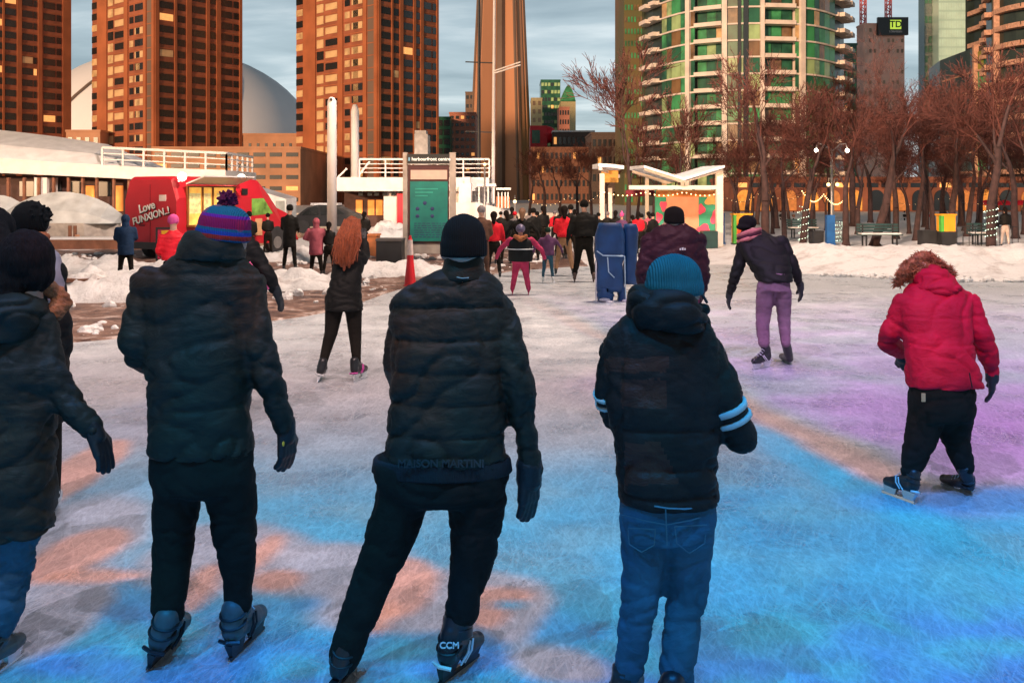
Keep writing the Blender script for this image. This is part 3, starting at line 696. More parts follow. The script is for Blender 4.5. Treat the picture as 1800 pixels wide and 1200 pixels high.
condo('stepped glass podium below the rightmost towers', pathD, 3.3, 2.6, Zh(90, 165), gm=gm2, backx=.55, depth=12, cap=Zh(82, 165), slab=mat('salmon_concrete', (.62, .36, .26), .8))
# small blocks just right of the curved tower
block('high_rise', 'dark green block peeking out right of the curved green tower', 'building', 1484, 1506, 80, 230, 20, glass_g3, 14, 3, glass_g1, (.6, .4))
# building under construction with its black screen and two cranes
root, T, W, top = block('unfinished_tower', 'salmon unfinished tower with a black sign on its top corner', 'tower', 1518, 1590, 44, 300, 6, mat('salmon_wall', (.82, .46, .36), .8, var=.25, vs=.3), 17, 9, mat('pale_opening', (.75, .50, .42), .7), (.45, .35), litp=.0, alt=glass_b)
sg = MB(T); sx0, sx1 = W*.31, W*1.05; zb, zt_ = Zh(63, 300), Zh(32, 300); sg.box(sx0, sx1, -1.4, -0.3, zb, zt_)
scr_ = sg.build('sign_screen', mat('sign_black', (.006, .008, .012), .4), root)
lg = MB(T); lx0, lx1 = sx0+(sx1-sx0)*.40, sx0+(sx1-sx0)*.76; lz0, lz1 = Zh(53, 300), Zh(37, 300)
lg.box(lx0, lx1, -1.5, -1.41, lz0, lz1); q = lg.build('logo', mat('logo_green', (.45, .62, .05), .5, emit=1.0, ecol=(.45, .62, .06), var=.02), scr_)
text('logo', 'TD', 2.7, mat('sign_dark_green', (.01, .05, .01), .5), T @ Matrix.Translation(((lx0+lx1)/2, -1.56, (lz0+lz1)/2)) @ FACE, scr_, .03, True)
text('lettering', 'LORMSEEN', .78, white_p, T @ Matrix.Translation(((lx0+lx1)/2, -1.45, Zh(57.5, 300))) @ FACE, scr_, .03)
def lattice(root, name, x, y, z0, z1, w, m):
    mb = MB(); hw = w/2
    for sx in (-hw, hw):
        for sy in (-hw, hw): mb.bar((x+sx, y+sy, z0), (x+sx, y+sy, z1), .28)
    z = z0; s = 1
    while z < z1-w:
        for sy in (-hw, hw): mb.bar((x-hw*s, y+sy, z), (x+hw*s, y+sy, z+w), .22)
        for sx in (-hw, hw): mb.bar((x+sx, y-hw*s, z), (x+sx, y+hw*s, z+w), .22)
        z += w; s = -s
    return mb.build(name, m, root)
cr_m = mat('crane_red', (.70, .16, .17), .5, var=.1)
for (px, lb) in ((1529, 'left of the two pink red crane masts above the unfinished tower'), (1574, 'right of the two pink red crane masts above the black sign')):
    x = X(px, 312); r0 = empty('tower_crane', (x, 312, 0), lb, 'crane', 'cranes above the unfinished tower')
    lattice(r0, 'mast', x, 318, Zh(46, 318), Zh(-60, 318), 1.5, cr_m)
    jb = MB(); jb.bar((x-6, 318, Zh(-60, 318)), (x+26, 318, Zh(-62, 318)), 1.1); jb.build('jib', cr_m, r0)
# pale glass tower
root, T, W, top = block('glass_tower', 'pale mint glass tower right of the unfinished tower', 'tower', 1650, 1712, -60, 330, 6, mat('mint_glass', (.42, .62, .52), .25, var=.12, vs=.1, spec=.8), 26, 14, mat('mint_pane', (.50, .72, .60), .15, var=.15, vs=.2, spec=.9), (.84, .78), litp=0)
block('glass_tower', 'dark narrow glass tower left of the mint glass tower', 'tower', 1625, 1651, -60, 335, 5, mat('slate_glass', (.05, .10, .10), .2), 24, 4, glass_g3, (.8, .7), litp=0, alt=mat('slate_glass', (.05, .10, .10)))
# low arcade with arched lit openings behind the trees
root, T, W, top = block('arcade_building', 'long low salmon arcade with glowing arches behind the bare trees', 'building', 1290, 1905, 318, 122, 14, mat('salmon_brick', (.24, .085, .05), .8, var=.3, vs=.4), 0, 0)
mb_a = []
for k in range(16):
    x = W*(k+.5)/16; ar = MB(T); w2, z1 = .95, 1.7; pr = [(x-w2, .12), (x+w2, .12)]+[(x+w2*math.cos(a), z1+w2*math.sin(a)) for a in [math.pi*i/10 for i in range(11)]]
    ar.rings([[Vector((p[0], y, p[1])) for p in pr] for y in (-.12, -.02)])
    ar.build('arched_window', [warm_in, glass_d, mat('dim_glow', (.5, .2, .06), .7, emit=.14, ecol=(1, .35, .08))][(1, 2, 1, 1, 2, 0)[k % 6] if k > 3 else (0, 0, 2, 0)[k]], root)
for k in range(24):
    x = W*(k+.5)/24; s = MB(T); s.box(x-.7, x+.7, -.12, -.02, 2.95, 3.5); s.build('window', glass_d if k % 7 else lit, root)
for k, px in enumerate((1735, 1765, 1795)):
    Z = 100; m_ = MB(); x = X(px, Z); rs = []
    for y, zz_ in ((Z-1.2, 1.35), (Z, 2.0), (Z+.8, 2.1)):
        rs.append([Vector((x+0.75*math.cos(a)*(1 if y < Z else .85), y, zz_*0.45+zz_*.45*math.sin(a))) for a in [math.pi*i/8 for i in range(9)]])
    m_ = MB(); n = 14
    m_.rings([[Vector((x+.85*q*math.cos(2*math.pi*i/n), Z+.85*q*math.sin(2*math.pi*i/n), zq)) for i in range(n)] for q, zq in ((1.0, .62+.35), (.9, 1.15), (.55, 1.4), (.08, 1.5))])
    o = empty('parasol', (x, Z, 0), ('leftmost of the three red parasols at the far right', 'middle of the three red parasols at the far right', 'rightmost red parasol at the picture edge')[k], 'parasol', 'red parasols by the arcade')
    m_.build('canopy', red_b, o); p_ = MB(); p_.tube([(x, Z, 0), (x, Z, 1.45)], .04, 6); p_.build('pole', black_m, o)

# unseen block added behind and left to keep the low sun off the rink
ta = R(SUN_AZ); tcx, tcy = math.sin(ta)*46, math.cos(ta)*46; Tt = Matrix.Translation((tcx-6, tcy, 0)) @ Matrix.Rotation(-ta, 4, 'Z')
tm = empty('sun_blocker', (tcx, tcy, 0), 'long unseen brick block added to shade the rink from the low sun', 'building')
q = MB(Tt); q.box(-75, 75, -12, 0, 0, 9.0); q.build('wall', brick_l, tm); q = MB(Tt); q.box(-75.4, 75.4, -12.4, .4, 9.0, 9.4); q.build('roof', conc_d, tm)
for k in range(24):
    for z in (2.5, 6.5): q = MB(Tt); q.box(-71+k*6.0, -68+k*6.0, -12.1, -11.98, z-1.1, z+1.1); q.build('window', glass_d, tm)
# ------------------------------------------------------------------ harbour, boats, quay things
wood = mat('brown_timber', (.22, .09, .05), .8, var=.3, vs=3)
snow_w = mat('white_snow_cover', (.86, .86, .88), .7, var=.1, vs=1.5, bump=.3, bs=6)
tarp = mat('shrink_wrap', (.50, .53, .54), .35, var=.25, vs=1.2, bump=.6, bs=2.5)
# long white restaurant ship on the left
Z = 60
ship = empty('restaurant_ship', (X(170, Z), Z+3, -1), 'long white ship with a snow covered roof and lamps glowing under its deck', 'ship')
mb = MB(); rs = []
for px, bz in ((-180, -1.2), (-60, -1.2), (120, -1.2), (330, -1.0), (392, -.4)):
    t = (px+180)/572; d = 3.6*(1-max(0, t-.75)*3)
    rs.append([Vector((X(px, Z), Z+4-d, bz)), Vector((X(px, Z), Z+4-d-.3, Zh(385, Z))), Vector((X(px, Z), Z+4+d, Zh(385, Z))), Vector((X(px, Z), Z+4+d, bz))])
mb.rings(rs); mb.build('hull', white_p, ship)
mb = MB(); rs = []
for px, yt, yb in ((-180, 268, 300), (0, 278, 304), (130, 287, 310), (235, 293, 315), (330, 297, 317), (398, 299, 317)):
    x = X(px, Z); rs.append([Vector((x, Z-.2, Zh(yb, Z))), Vector((x, Z-.2, Zh(yt, Z))), Vector((x, Z+7, Zh(yt, Z))), Vector((x, Z+7, Zh(yb, Z)))])
mb.rings(rs); mb.build('deck_edge', white_p, ship)
mb = MB(); rs = []
for px, yt, ye in ((-180, 215, 272), (0, 234, 283), (60, 241, 287), (150, 254, 291), (185, 268, 292), (236, 291, 293.5)):
    x = X(px, Z); rs.append([Vector((x, Z-.1, Zh(ye, Z))), Vector((x, Z+1.2, Zh(ye-(ye-yt)*.55, Z+1.2))), Vector((x, Z+3.4, Zh(yt, Z+3.4))), Vector((x, Z+6.5, Zh(ye, Z)))])
mb.rings(rs); mb.build('snowy_roof', snow_w, ship)
mb = MB(); mb.box(X(-180, Z), X(385, Z), Z+2.0, Z+6.4, Zh(385, Z), Zh(308, Z)); mb.build('cabin', mat('dark_cabin', (.07, .03, .025), .7), ship)
for px in (12, 40, 66, 92, 118, 143, 168, 198, 225, 250, 280, 310, 345):
    q = MB(); q.box(X(px-2, Z), X(px+2, Z), Z+.1, Z+.3, Zh(384, Z), Zh(312, Z)); q.build('deck_post', wood, ship)
for k, px in enumerate((46, 136, 188, 214, 300)):
    q = MB(); q.box(X(px-9, Z), X(px+6, Z), Z+1.90, Z+1.99, Zh(372, Z), Zh(326, Z)); q.build('lit_doorway', mat('orange_glow', (.9, .3, .06), .7, emit=.55, ecol=(1, .30, .06), var=.4, vs=2), ship)
for k, px in enumerate((20, 70, 108, 160, 245)):
    q = MB(); q.box(X(px-13, Z), X(px+13, Z), Z+1.88, Z+1.99, Zh(345, Z), Zh(318, Z)); q.build('window', glass_d, ship)
q = MB(); q.box(X(56, Z), X(78, Z), Z+.3, Z+1.8, Zh(384, Z), Zh(312, Z)); q.build('white_panel', white_p, ship)
def rail(root, pts_, zb, rails, post_every, m, w=.07, name='railing'):
    q = MB()
    for a, b, ta, tb in zip(pts_, pts_[1:], zb, zb[1:]):
        a, b = Vector(a), Vector(b); n = max(1, round((b-a).length/post_every))
        for r in rails: q.bar(a+Vector((0, 0, r)), b+Vector((0, 0, r)), w*(1.3 if r == rails[-1] else .6))
        for i in range(n+1):
            p = a.lerp(b, i/n); q.bar(p, p+Vector((0, 0, rails[-1])), w)
    return q.build(name, m, root)
p0 = [(X(180, Z), Z, Zh(290, Z)), (X(398, Z), Z, Zh(300, Z))]
rail(ship, p0+[(X(398, Z), Z+6, Zh(300, Z))], (0, 0, 0), (.35, .7, 1.05), 1.3, white_p, .11)
# shrink-wrapped boats below it
for k, (px0, px1, yt, yb, lb) in enumerate(((-60, 60, 343, 398, 'grey shrink wrapped boat at the far left edge'), (10, 214, 337, 392, 'large grey shrink wrapped boat in front of the white ship'))):
    Zb = 52-k*1.5; rs = []; n = 9
    for i in range(n+1):
        t = i/n; x = X(px0+(px1-px0)*t, Zb); h = Zh(yb, Zb)+(Zh(yt, Zb)-Zh(yb, Zb))*max(.05, (math.sin(math.pi*min(1, t*.9+.06))**.6))
        rs.append([Vector((x, Zb-1.3, Zh(yb, Zb))), Vector((x, Zb-1.0, h*.55)), Vector((x, Zb, h)), Vector((x, Zb+1.0, h*.55)), Vector((x, Zb+1.3, Zh(yb, Zb)))])
    bt = empty('covered_boat', (X((px0+px1)/2, Zb), Zb, -1), lb, 'boat', 'shrink wrapped boats'); q = MB(); q.rings(rs)
    q.build('wrap', tarp, bt); q = MB(); rs = []
    for i in range(n+1):
        t = i/n; x = X(px0+(px1-px0)*(t*.96+.02), Zb); w_ = 1.35*min(1, (1-t)*4+.15)
        rs.append([Vector((x, Zb-w_*.7, -1.1)), Vector((x, Zb-w_, Zh(yb-1, Zb))), Vector((x, Zb+w_, Zh(yb-1, Zb))), Vector((x, Zb+w_*.7, -1.1))])
    q.rings(rs); q.build('hull', mat('boat_hull', (.40, .36, .33), .5), bt)
# floating docks with snow
for (px0, px1, Zd, lb) in ((110, 216, 47, 'snowy floating dock furthest out by the wrapped boat'), (76, 240, 39.2, 'nearer floating dock with mooring posts and snow')):
    dk = empty('dock', (X((px0+px1)/2, Zd), Zd, -1), lb, 'dock', 'floating docks')
    q = MB(); q.box(X(px0, Zd), X(px1, Zd), Zd, Zd+1.4, -1.35, -.72); q.build('deck', wood, dk)
    q = MB(); q.box(X(px0, Zd)+.05, X(px1, Zd)-.05, Zd+.1, Zd+1.3, -.72, -.58); q.build('snow_layer', snow, dk)
    for px in ((88, 103, 130) if Zd < 45 else (118, 127)):
        q = MB(); q.tube([(X(px, Zd), Zd+.3, -1.3), (X(px, Zd), Zd+.3, Zh(425-(12 if px == 130 else 0)-(28 if Zd > 45 else 0), Zd))], .09, 8); q.build('mooring_post', brick_l if px == 130 else wood, dk)
# quay kerb wall
q = MB(); q.box(-60, -9.9, 34.9, 35.42, 0.0, .34); tag(q.build('quay_kerb', wood), 'brown timber kerb along the quay edge at the left', 'kerb')
q = MB(); q.box(-60, -9.9, 34.88, 35.44, .34, .42); tag(q.build('snow', snow), kind='structure')
q = MB(); q.box(X(100, 17.5), X(212, 17.5), 17.7, 18.1, 0, .34); q.box(X(98, 17.5), X(214, 17.5), 17.6, 18.2, .34, .40); tag(q.build('timber_bench', wood), 'low brown timber bench between the snow heaps at the left', 'bench')
# transparent tented boat behind the van
bt = empty('covered_boat', (X(455, 48), 48, 0), 'boat under a clear plastic tent behind the nose of the red van', 'boat', 'shrink wrapped boats')
q = MB(); Zb = 46
q.rings([[Vector((X(px, Zb), Zb, Zh(398, Zb))), Vector((X(px, Zb), Zb, Zh(y, Zb))), Vector((X(px, Zb), Zb+2.2, Zh(y-3, Zb))), Vector((X(px, Zb), Zb+2.2, Zh(398, Zb)))] for px, y in ((395, 330), (440, 331), (470, 340), (503, 350))])
q.build('wrap', tarp, bt)
q = MB(); q.box(X(485, Zb), X(500, Zb), Zb-.04, Zb-.01, Zh(380, Zb), Zh(353, Zb)); q.build('window', mat('plastic_window', (.25, .28, .28), .25), bt)

# white ship in the middle
Z = 59
sh = empty('white_ship', (X(720, Z), Z+3, -1), 'white ship with railings behind the information board', 'ship')
q = MB(); q.box(X(672, Z), X(860, Z), Z+.6, Z+7, -1.2, Zh(333, Z)); q.build('hull', white_p, sh)
q = MB(); q.box(X(586, Z), X(860, Z), Z-.3, Z+7.4, Zh(336, Z), Zh(312, Z)); q.build('deck_edge', white_p, sh)
q = MB(); q.box(X(590, Z), X(672, Z), Z+3, Z+6.8, -1.2, Zh(336, Z)); q.build('cabin', mat('dark_cabin', (.07, .03, .025)), sh)
for px in (618, 640, 655):
    q = MB(); q.box(X(px-6, Z), X(px+6, Z), Z+2.9, Z+2.99, Zh(380, Z), Zh(352, Z)); q.build('lit_doorway', MATS['orange_glow'], sh)
for px in (632, 648, 660, 675, 690, 704, 718, 735, 752): 
    q = MB(); q.box(X(px-4, Z), X(px+4, Z), Z+.45, Z+.62, Zh(344, Z), Zh(337.5, Z)); q.build('window', glass_d, sh)
q = MB(); q.box(X(697, Z), X(707, Z), Z+.3, Z+.58, Zh(400, Z), Zh(340, Z)); q.build('red_stripe', MATS['red_cladding'], sh)
rail(sh, [(X(632, Z), Z, Zh(312, Z)), (X(860, Z), Z, Zh(312, Z))], (0, 0), (.3, .55, .8, 1.08), 1.6, white_p, .09)
q = MB(); q.bar((X(594, Z), Z, Zh(312, Z)), (X(610, Z), Z, Zh(296, Z)), .1); q.bar((X(628, Z), Z, Zh(312, Z)), (X(650, Z), Z, Zh(284, Z)), .1); q.build('stair_rail', white_p, sh)
q = MB(); x = X(624, Z); q.tube([(x, Z, Zh(318, Z)), (x, Z, Zh(196, Z)), (x, Z, Zh(190, Z)), (x, Z, Zh(184, Z))], [.24, .24, .19, .12], 12)
q.build('mast', white_p, sh, smooth=True)
q = MB(); x = X(740, Z+4); q.prism([(x-.42, Z+4), (x+.42, Z+4), (x+.42, Z+6), (x-.42, Z+6)], Zh(312, Z), Zh(236, Z+4)); q.prism([(x-.42, Z+4.2), (x+.3, Z+4.2), (x+.3, Z+5.6), (x-.42, Z+5.6)], Zh(236, Z+4), Zh(229, Z+4)); q.build('funnel', mat('grey_paint', (.45, .43, .42), .5), sh)
# stern clutter and small boats right of the board
sb = empty('cabin_boat', (X(845, 44), 44, 0), 'white cabin boat with frames right of the information board', 'boat')
Z = 57
q = MB(); q.rings([[Vector((X(px, Z), Z+1.5-d, -1.1)), Vector((X(px, Z), Z+1.3-d, Zh(yt, Z))), Vector((X(px, Z), Z+1.7+d, Zh(yt, Z))), Vector((X(px, Z), Z+1.5+d, -1.1))] for px, yt, d in ((800, 356, 1.3), (840, 356, 1.5), (880, 366, 1.2), (902, 372, .2))]); q.build('hull', white_p, sb)
q = MB(); q.box(X(806, Z), X(828, Z), Z+.2, Z+2.5, Zh(357, Z), Zh(322, Z)); q.box(X(816, Z), X(826, Z), Z+.4, Z+1.6, Zh(322, Z), Zh(311, Z)); q.build('wheelhouse', white_p, sb)
q = MB()
for px in (842, 858, 868): q.bar((X(px, Z), Z, Zh(357, Z)), (X(px, Z), Z, Zh(322, Z)), .08)
q.box(X(838, Z), X(872, Z), Z-.1, Z+2, Zh(328, Z), Zh(323, Z)); q.box(X(872, Z), X(898, Z), Z-.1, Z+2, Zh(334, Z), Zh(330, Z)); q.build('canopy_frame', white_p, sb)
q = MB()
for px in (876, 882, 888, 893): q.bar((X(px, Z), Z+.1, Zh(366, Z)), (X(px, Z), Z+.1, Zh(338, Z)), .07)
q.box(X(872, Z), X(896, Z), Z+.3, Z+.4, Zh(366, Z), Zh(345, Z), 1); q.build('railing', [white_p, mat('orange_board', (.65, .22, .08), .7)], sb)
# sailboat masts
for (px, ytop, col_, sp, lb) in ((842, -40, black_m, (110, 232), 'dark thin sailing mast left of the concrete tower'), (866, -40, white_p, (), 'pale sailing mast crossing the concrete tower')):
    Z = 62; x = X(px, Z); r0 = empty('sailing_mast', (x, Z, -1), lb, 'mast', 'sailing masts')
    q = MB(); q.tube([(x, Z, -1.2), (x+(0.12 if px == 866 else 0), Z, Zh(ytop, Z))], [.13, .08], 8); q.build('pole', col_, r0)
    q = MB()
    for y in sp: q.bar((X(818, Z), Z, Zh(y-1, Z)), (X(866, Z), Z, Zh(y+1, Z)), .07)
    if not sp:
        for d in (0, 5): q.bar((x, Z, Zh(126+d*.8, Z)), (X(915, Z), Z-1, Zh(113+d, Z)), .08)
    q.build('crossbar', col_ if sp else white_p, r0)
    q = MB(); q.rings([[Vector((x+a, Z-.8*b, -1.15)), Vector((x+a, Z-1*b, -.25)), Vector((x+a, Z+1*b, -.25)), Vector((x+a, Z+.8*b, -1.15))] for a, b in ((-3, .3), (-1.5, 1), (1, 1), (3, .1))]); q.build('hull', white_p, r0)

# white davit-like post on the quay
Z = 27; x = X(583.5, Z)
r0 = empty('white_post', (x, Z, 0), 'tall thick white steel post with an eye at its top behind the pink coat', 'post')
q = MB(); q.tube([(x, Z, 0), (x, Z, Zh(190, Z)), (x, Z, Zh(178, Z)), (x, Z, Zh(171, Z))], [.135, .125, .12, .06], 20); q.build('shaft', white_p, r0, smooth=True)
q = MB(); q.box(x-.2, x+.2, Z-.2, Z+.2, .012, .07); q.build('base_plate', grey_m, r0)
q = MB(); q.tube([(x, Z-.14, Zh(176, Z)), (x, Z+.14, Zh(176, Z))], .04, 10); q.build('pin', black_m, r0)

# ------------------------------------------------------------------ red food van
van_red = mat('van_red', (.50, .006, .018), .45, var=.08, vs=1.5, spec=.6)
dirty = mat('dirty_plastic', (.03, .03, .032), .6)
VC = Vector((X(310, 28.6), 28.6, 0)); va = R(63); Tv = Matrix.Translation(VC) @ Matrix.Rotation(va, 4, 'Z')   # x forward, y to the left
van = empty('food_van', VC, 'red food van with its side hatch open and lit yellow inside', 'van')
def sec(x, w0, w1, z0, z1, y0=0.0, rw=2.06, n=5):   # cross section at x: straight sides, rounded roof
    p = []; r = .13
    L = [(y0, z0), (y0, z1-r-.5), (y0+(w0-w1)/2, z1-r)]; 
    L += [(y0+(w0-w1)/2+r-r*math.cos(a), z1-r+r*math.sin(a)) for a in (R(45), R(90))]
    Rr = [(y0+w0-(q[0]-y0), q[1]) for q in L[::-1]]
    return [Vector((x, a, b)) for a, b in L+Rr]
q = MB(Tv)
S = [sec(0, 2.06, 1.72, .42, 2.36), sec(.12, 2.10, 1.74, .36, 2.44), sec(3.1, 2.10, 1.74, .36, 2.46), sec(3.7, 2.10, 1.70, .36, 2.38), sec(4.25, 2.08, 1.60, .36, 1.95), sec(4.65, 2.04, 1.56, .36, 1.52), sec(5.2, 1.96, 1.5, .38, 1.32), sec(5.42, 1.8, 1.4, .45, 1.05)]
q.rings(S); body = q.build('body', van_red, van)
bv = body.modifiers.new('b', 'BEVEL'); bv.width = .03; bv.segments = 2; bv.limit_method = 'ANGLE'; bv.angle_limit = R(40)
# right side (y=0) faces the camera side; hatch opening from x .25 to 2.3
q = MB(Tv); q.box(.42, 2.35, -.012, .004, 1.02, 2.12); q.build('serving_hatch', mat('hatch_glow', (.9, .5, .12), .6, emit=.75, ecol=(1.0, .46, .07), var=.45, vs=4.5), van)
q = MB(Tv)
for a in (.42, 1.0, 1.42, 2.35): q.box(a-.03, a+.03, -.05, .01, 1.0, 2.14)
q.box(.38, 2.40, -.06, .01, 2.12, 2.17); q.box(.38, 2.40, -.34, .01, .96, 1.01); q.build('hatch_frame', mat('hatch_wood', (.32, .12, .03), .6), van)
for a, w_ in ((.7, .22), (1.2, .13), (1.9, .3)):
    q = MB(Tv); q.box(a-w_, a+w_, -.03, -.013, 1.35, 1.95); q.build('menu_board', mat('menu_cream', (.85, .65, .3), .6, emit=.35, ecol=(1, .7, .25), var=.5, vs=9), van)
q = MB(Tv); q.add([(.35, -.02, 2.20), (2.45, -.02, 2.20), (2.45, -.75, 2.42), (.35, -.75, 2.42), (.35, -.02, 2.24), (2.45, -.02, 2.24), (2.45, -.75, 2.46), (.35, -.75, 2.46)], [(0,3,2,1),(4,5,6,7),(0,1,5,4),(1,2,6,5),(2,3,7,6),(3,0,4,7)]); q.build('hatch_flap', white_p, van)
for (a, b) in ((.1, -.12), (2.55, -.12)):
    l = MB(Tv); l.ball((a, b, 2.42), (.13, .13, .13), 14, 9); l.tube([(a, .02, 2.3), (a, b, 2.35)], .02, 6); l.build('lamp', mat('lamp_white', (1, .95, .8), .5, emit=6, ecol=(1, .92, .68), var=0), van)
q = MB(Tv); q.rings([[Vector((x_, -.008, z_)) for x_, z_ in ((3.15, 1.25), (3.15, 1.78), (3.7, 1.80), (4.15, 1.30))], [Vector((x_, .01, z_)) for x_, z_ in ((3.15, 1.25), (3.15, 1.78), (3.7, 1.80), (4.15, 1.30))]]); q.build('window', mat('green_van_glass', (.16, .34, .06), .2, var=.5, vs=4), van)
q = MB(Tv); q.rings([[Vector((x_, y_, z_)) for y_, z_ in ((.28, zb), (1.82, zb), (1.70, zt), (.38, zt))] for x_, zb, zt in ((4.50, 1.56, 1.6), (3.84, 2.25, 2.3))]); q.build('windscreen', glass_d, van)
def wheel(x, y):
    q = MB(Tv); q.tube([(x, y-.02, .36), (x, y+.22, .36)], .36, 20); t_ = q.build('wheel', dirty, van)
    q = MB(Tv); q.tube([(x, y-.035, .36), (x, y-.01, .36)], .20, 14); q.build('rim', grey_m, t_)
for x_, y_ in ((1.0, 0.0), (4.35, 0.0), (1.0, 1.88), (4.35, 1.88)): wheel(x_, y_)
for wx in (1.0, 4.35): q = MB(Tv); q.ball((wx, .03, .5), (.46, .06, .46), 16, 8); q.build('wheel_arch', dirty, van)
q = MB(Tv); q.box(-.1, .02, .1, 2.0, .32, .52); q.build('rear_bumper', dirty, van)
q = MB(Tv); q.box(-.014, .004, 1.015, 1.035, .5, 2.2); q.box(-.03, .002, 1.25, 1.45, .98, 1.03); q.build('door_seam', mat('dark_red', (.16, .0, .01), .6), van)
for y_ in (.05, 1.99):
    q = MB(Tv); q.box(-.03, .004, y_-.0, y_+.06, .75, 1.3); q.build('tail_light', mat('tail_light', (.35, 0, .01), .3), van)
q = MB(Tv); q.box(-.02, .004, .40, .66, 1.72, 1.90); st_ = q.build('sticker', mat('sticker_pink', (.70, .62, .60), .5), van)
Tr = Tv @ frame((0, 2.06, 0), (0, -1, 0), (-1, 0, 0))      # rear face, x from left to right as seen from behind
tw = mat('vinyl_white', (.85, .85, .80), .5); tb = mat('vinyl_black', (.01, .01, .01), .5)
for (s_, x_, z_, sz, dz, mm) in (('Love', .92, 1.54, .34, 0, tw), ('FUNXION..!', 1.08, 1.28, .29, 0, tw)):
    Mx = Tr @ Matrix.Translation((x_, -.035, z_)) @ Matrix.Rotation(R(-14), 4, 'Y') @ FACE
    text('lettering', s_, sz, mm, Mx, van, .004, True)
    text('lettering', s_, sz*1.02, tb, Tr @ Matrix.Translation((x_+.02, -.025, z_-.03)) @ Matrix.Rotation(R(-14), 4, 'Y') @ FACE, van, .003, True)
q = MB(Tv); q.box(2.7, 2.95, -.02, .01, 1.9, 2.1); q.build('vent', tb, van); q = MB(Tv); q.box(3.3, 3.62, -.02, .01, .62, 1.15); q.build('sticker', mat('sticker_tan', (.62, .36, .18), .5), van)
# parked dark car behind
Z = 50
car = empty('parked_car', (X(560, Z), Z, 0), 'dark car with snow on it parked behind the white post', 'car')
q = MB(); pr = [(510, 398), (510, 384), (522, 378), (540, 365), (560, 360), (590, 361), (612, 372), (632, 378), (640, 386), (640, 398)]
q.rings([[Vector((X(a, Z), y, Zh(b, Z))) for a, b in pr] for y in (Z, Z+1.7)]); q.build('body', black_m, car)
q = MB(); pr = [(528, 378), (542, 367), (560, 363), (560, 378)]; q.rings([[Vector((X(a, Z), y, Zh(b, Z))) for a, b in pr] for y in (Z-.03, Z+.01)]); pr = [(564, 378), (564, 363), (588, 364), (606, 376)]; q.rings([[Vector((X(a, Z), y, Zh(b, Z))) for a, b in pr] for y in (Z-.03, Z+.01)]); q.build('window', glass_d, car)
for px in (532, 618): q = MB(); q.tube([(X(px, Z), Z-.05, .33), (X(px, Z), Z+.2, .33)], .33, 16); q.build('wheel', dirty, car)
q = MB(); q.box(X(545, Z), X(592, Z), Z+.15, Z+1.5, Zh(361, Z), Zh(357, Z)); q.build('snow_layer', snow, car)

# ------------------------------------------------------------------ information board
Z = 28.0
kb = empty('information_board', (X(755, Z), Z, 0), 'tall information board with a teal poster between grey posts', 'sign')
for px0, px1 in ((708, 716), (790, 801)):
    q = MB(); q.box(X(px0, Z), X(px1, Z), Z, Z+.14, 0, Zh(268, Z)); q.build('post', mat('weathered_post', (.36, .31, .27), .7), kb)
q = MB(); q.box(X(716, Z), X(790, Z), Z-.04, Z+.16, Zh(288, Z), Zh(271, Z)); hd = q.build('header', mat('board_black', (.012, .014, .014), .45), kb)
text('lettering', 'harbourfront centre', .133, mat('lettering_white', (.8, .84, .82), .6, emit=.25, ecol=(.8, .84, .82), var=0), Matrix.Translation((X(758, Z), Z-.05, Zh(280, Z))) @ FACE, hd, .004, True)
q = MB(); q.box(X(718, Z), X(721, Z), Z-.052, Z-.042, Zh(283, Z), Zh(277, Z)); q.build('logo', mat('logo_blue', (.15, .35, .5), .5), hd)
q = MB(); q.box(X(717, Z), X(789, Z), Z, Z+.12, Zh(428, Z), Zh(290, Z)); q.build('case', mat('case_maroon', (.06, .014, .016), .5), kb)
q = MB(); q.box(X(722, Z), X(786, Z), Z-.03, Z-.002, Zh(315.5, Z), Zh(299, Z)); q.build('panel', mat('panel_cream', (.72, .46, .36), .6, c2=(.55, .36, .32), vs=4), kb)
q = MB(); q.box(X(721, Z), X(787, Z), Z-.03, Z-.002, Zh(424, Z), Zh(319, Z))
pq = True; r2 = random.Random(3)
for (px, py) in ((734, 367), (760, 367), (734, 380), (760, 380), (747, 357)):
    q.ball((X(px, Z), Z-.03, Zh(py, Z)), (.055, .012, .055), 10, 6, 1)
for k in range(7):
    px = 728; 
    while px < 780:
        w_ = r2.uniform(3, 9); q.box(X(px, Z), X(px+w_, Z), Z-.036, Z-.031, Zh(392+k*4+1.2, Z), Zh(392+k*4, Z), 1); px += w_+2
for k in range(3): q.box(X(730, Z), X(770-k*9, Z), Z-.036, Z-.031, Zh(331+k*6+2.5, Z), Zh(331+k*6, Z), 2)
q.build('poster', [mat('poster_teal', (.0, .20, .16), .5, c2=(.0, .13, .12), vs=3), mat('print_navy', (.02, .03, .12), .6), mat('print_mint', (.02, .30, .24), .6)], kb)
q = MB(); q.box(X(719, Z), X(789, Z), Z+.02, Z+.10, Zh(446, Z), Zh(428, Z)); q.build('lower_panel', mat('weathered_post', (.36, .31, .27)), kb)
# delineator
p = G(721, 505); r0 = empty('delineator_post', p, 'red and white slim delineator post in front of the information board', 'traffic post')
q = MB(); q.tube([(p.x, p.y, .0), (p.x, p.y, .06), (p.x, p.y, .5), (p.x, p.y, .85)], [.17, .12, .075, .055], 16); q.tube([(p.x, p.y, .97), (p.x, p.y, 1.0), (p.x, p.y, 1.06)], [.05, .035, .018], 12); q.build('body', mat('post_red', (.70, .012, .02), .45), r0)
q = MB(); q.tube([(p.x, p.y, .66), (p.x, p.y, .97)], [.066, .052], 16); q.build('reflective_band', mat('reflective_white', (.8, .62, .55), .4), r0)
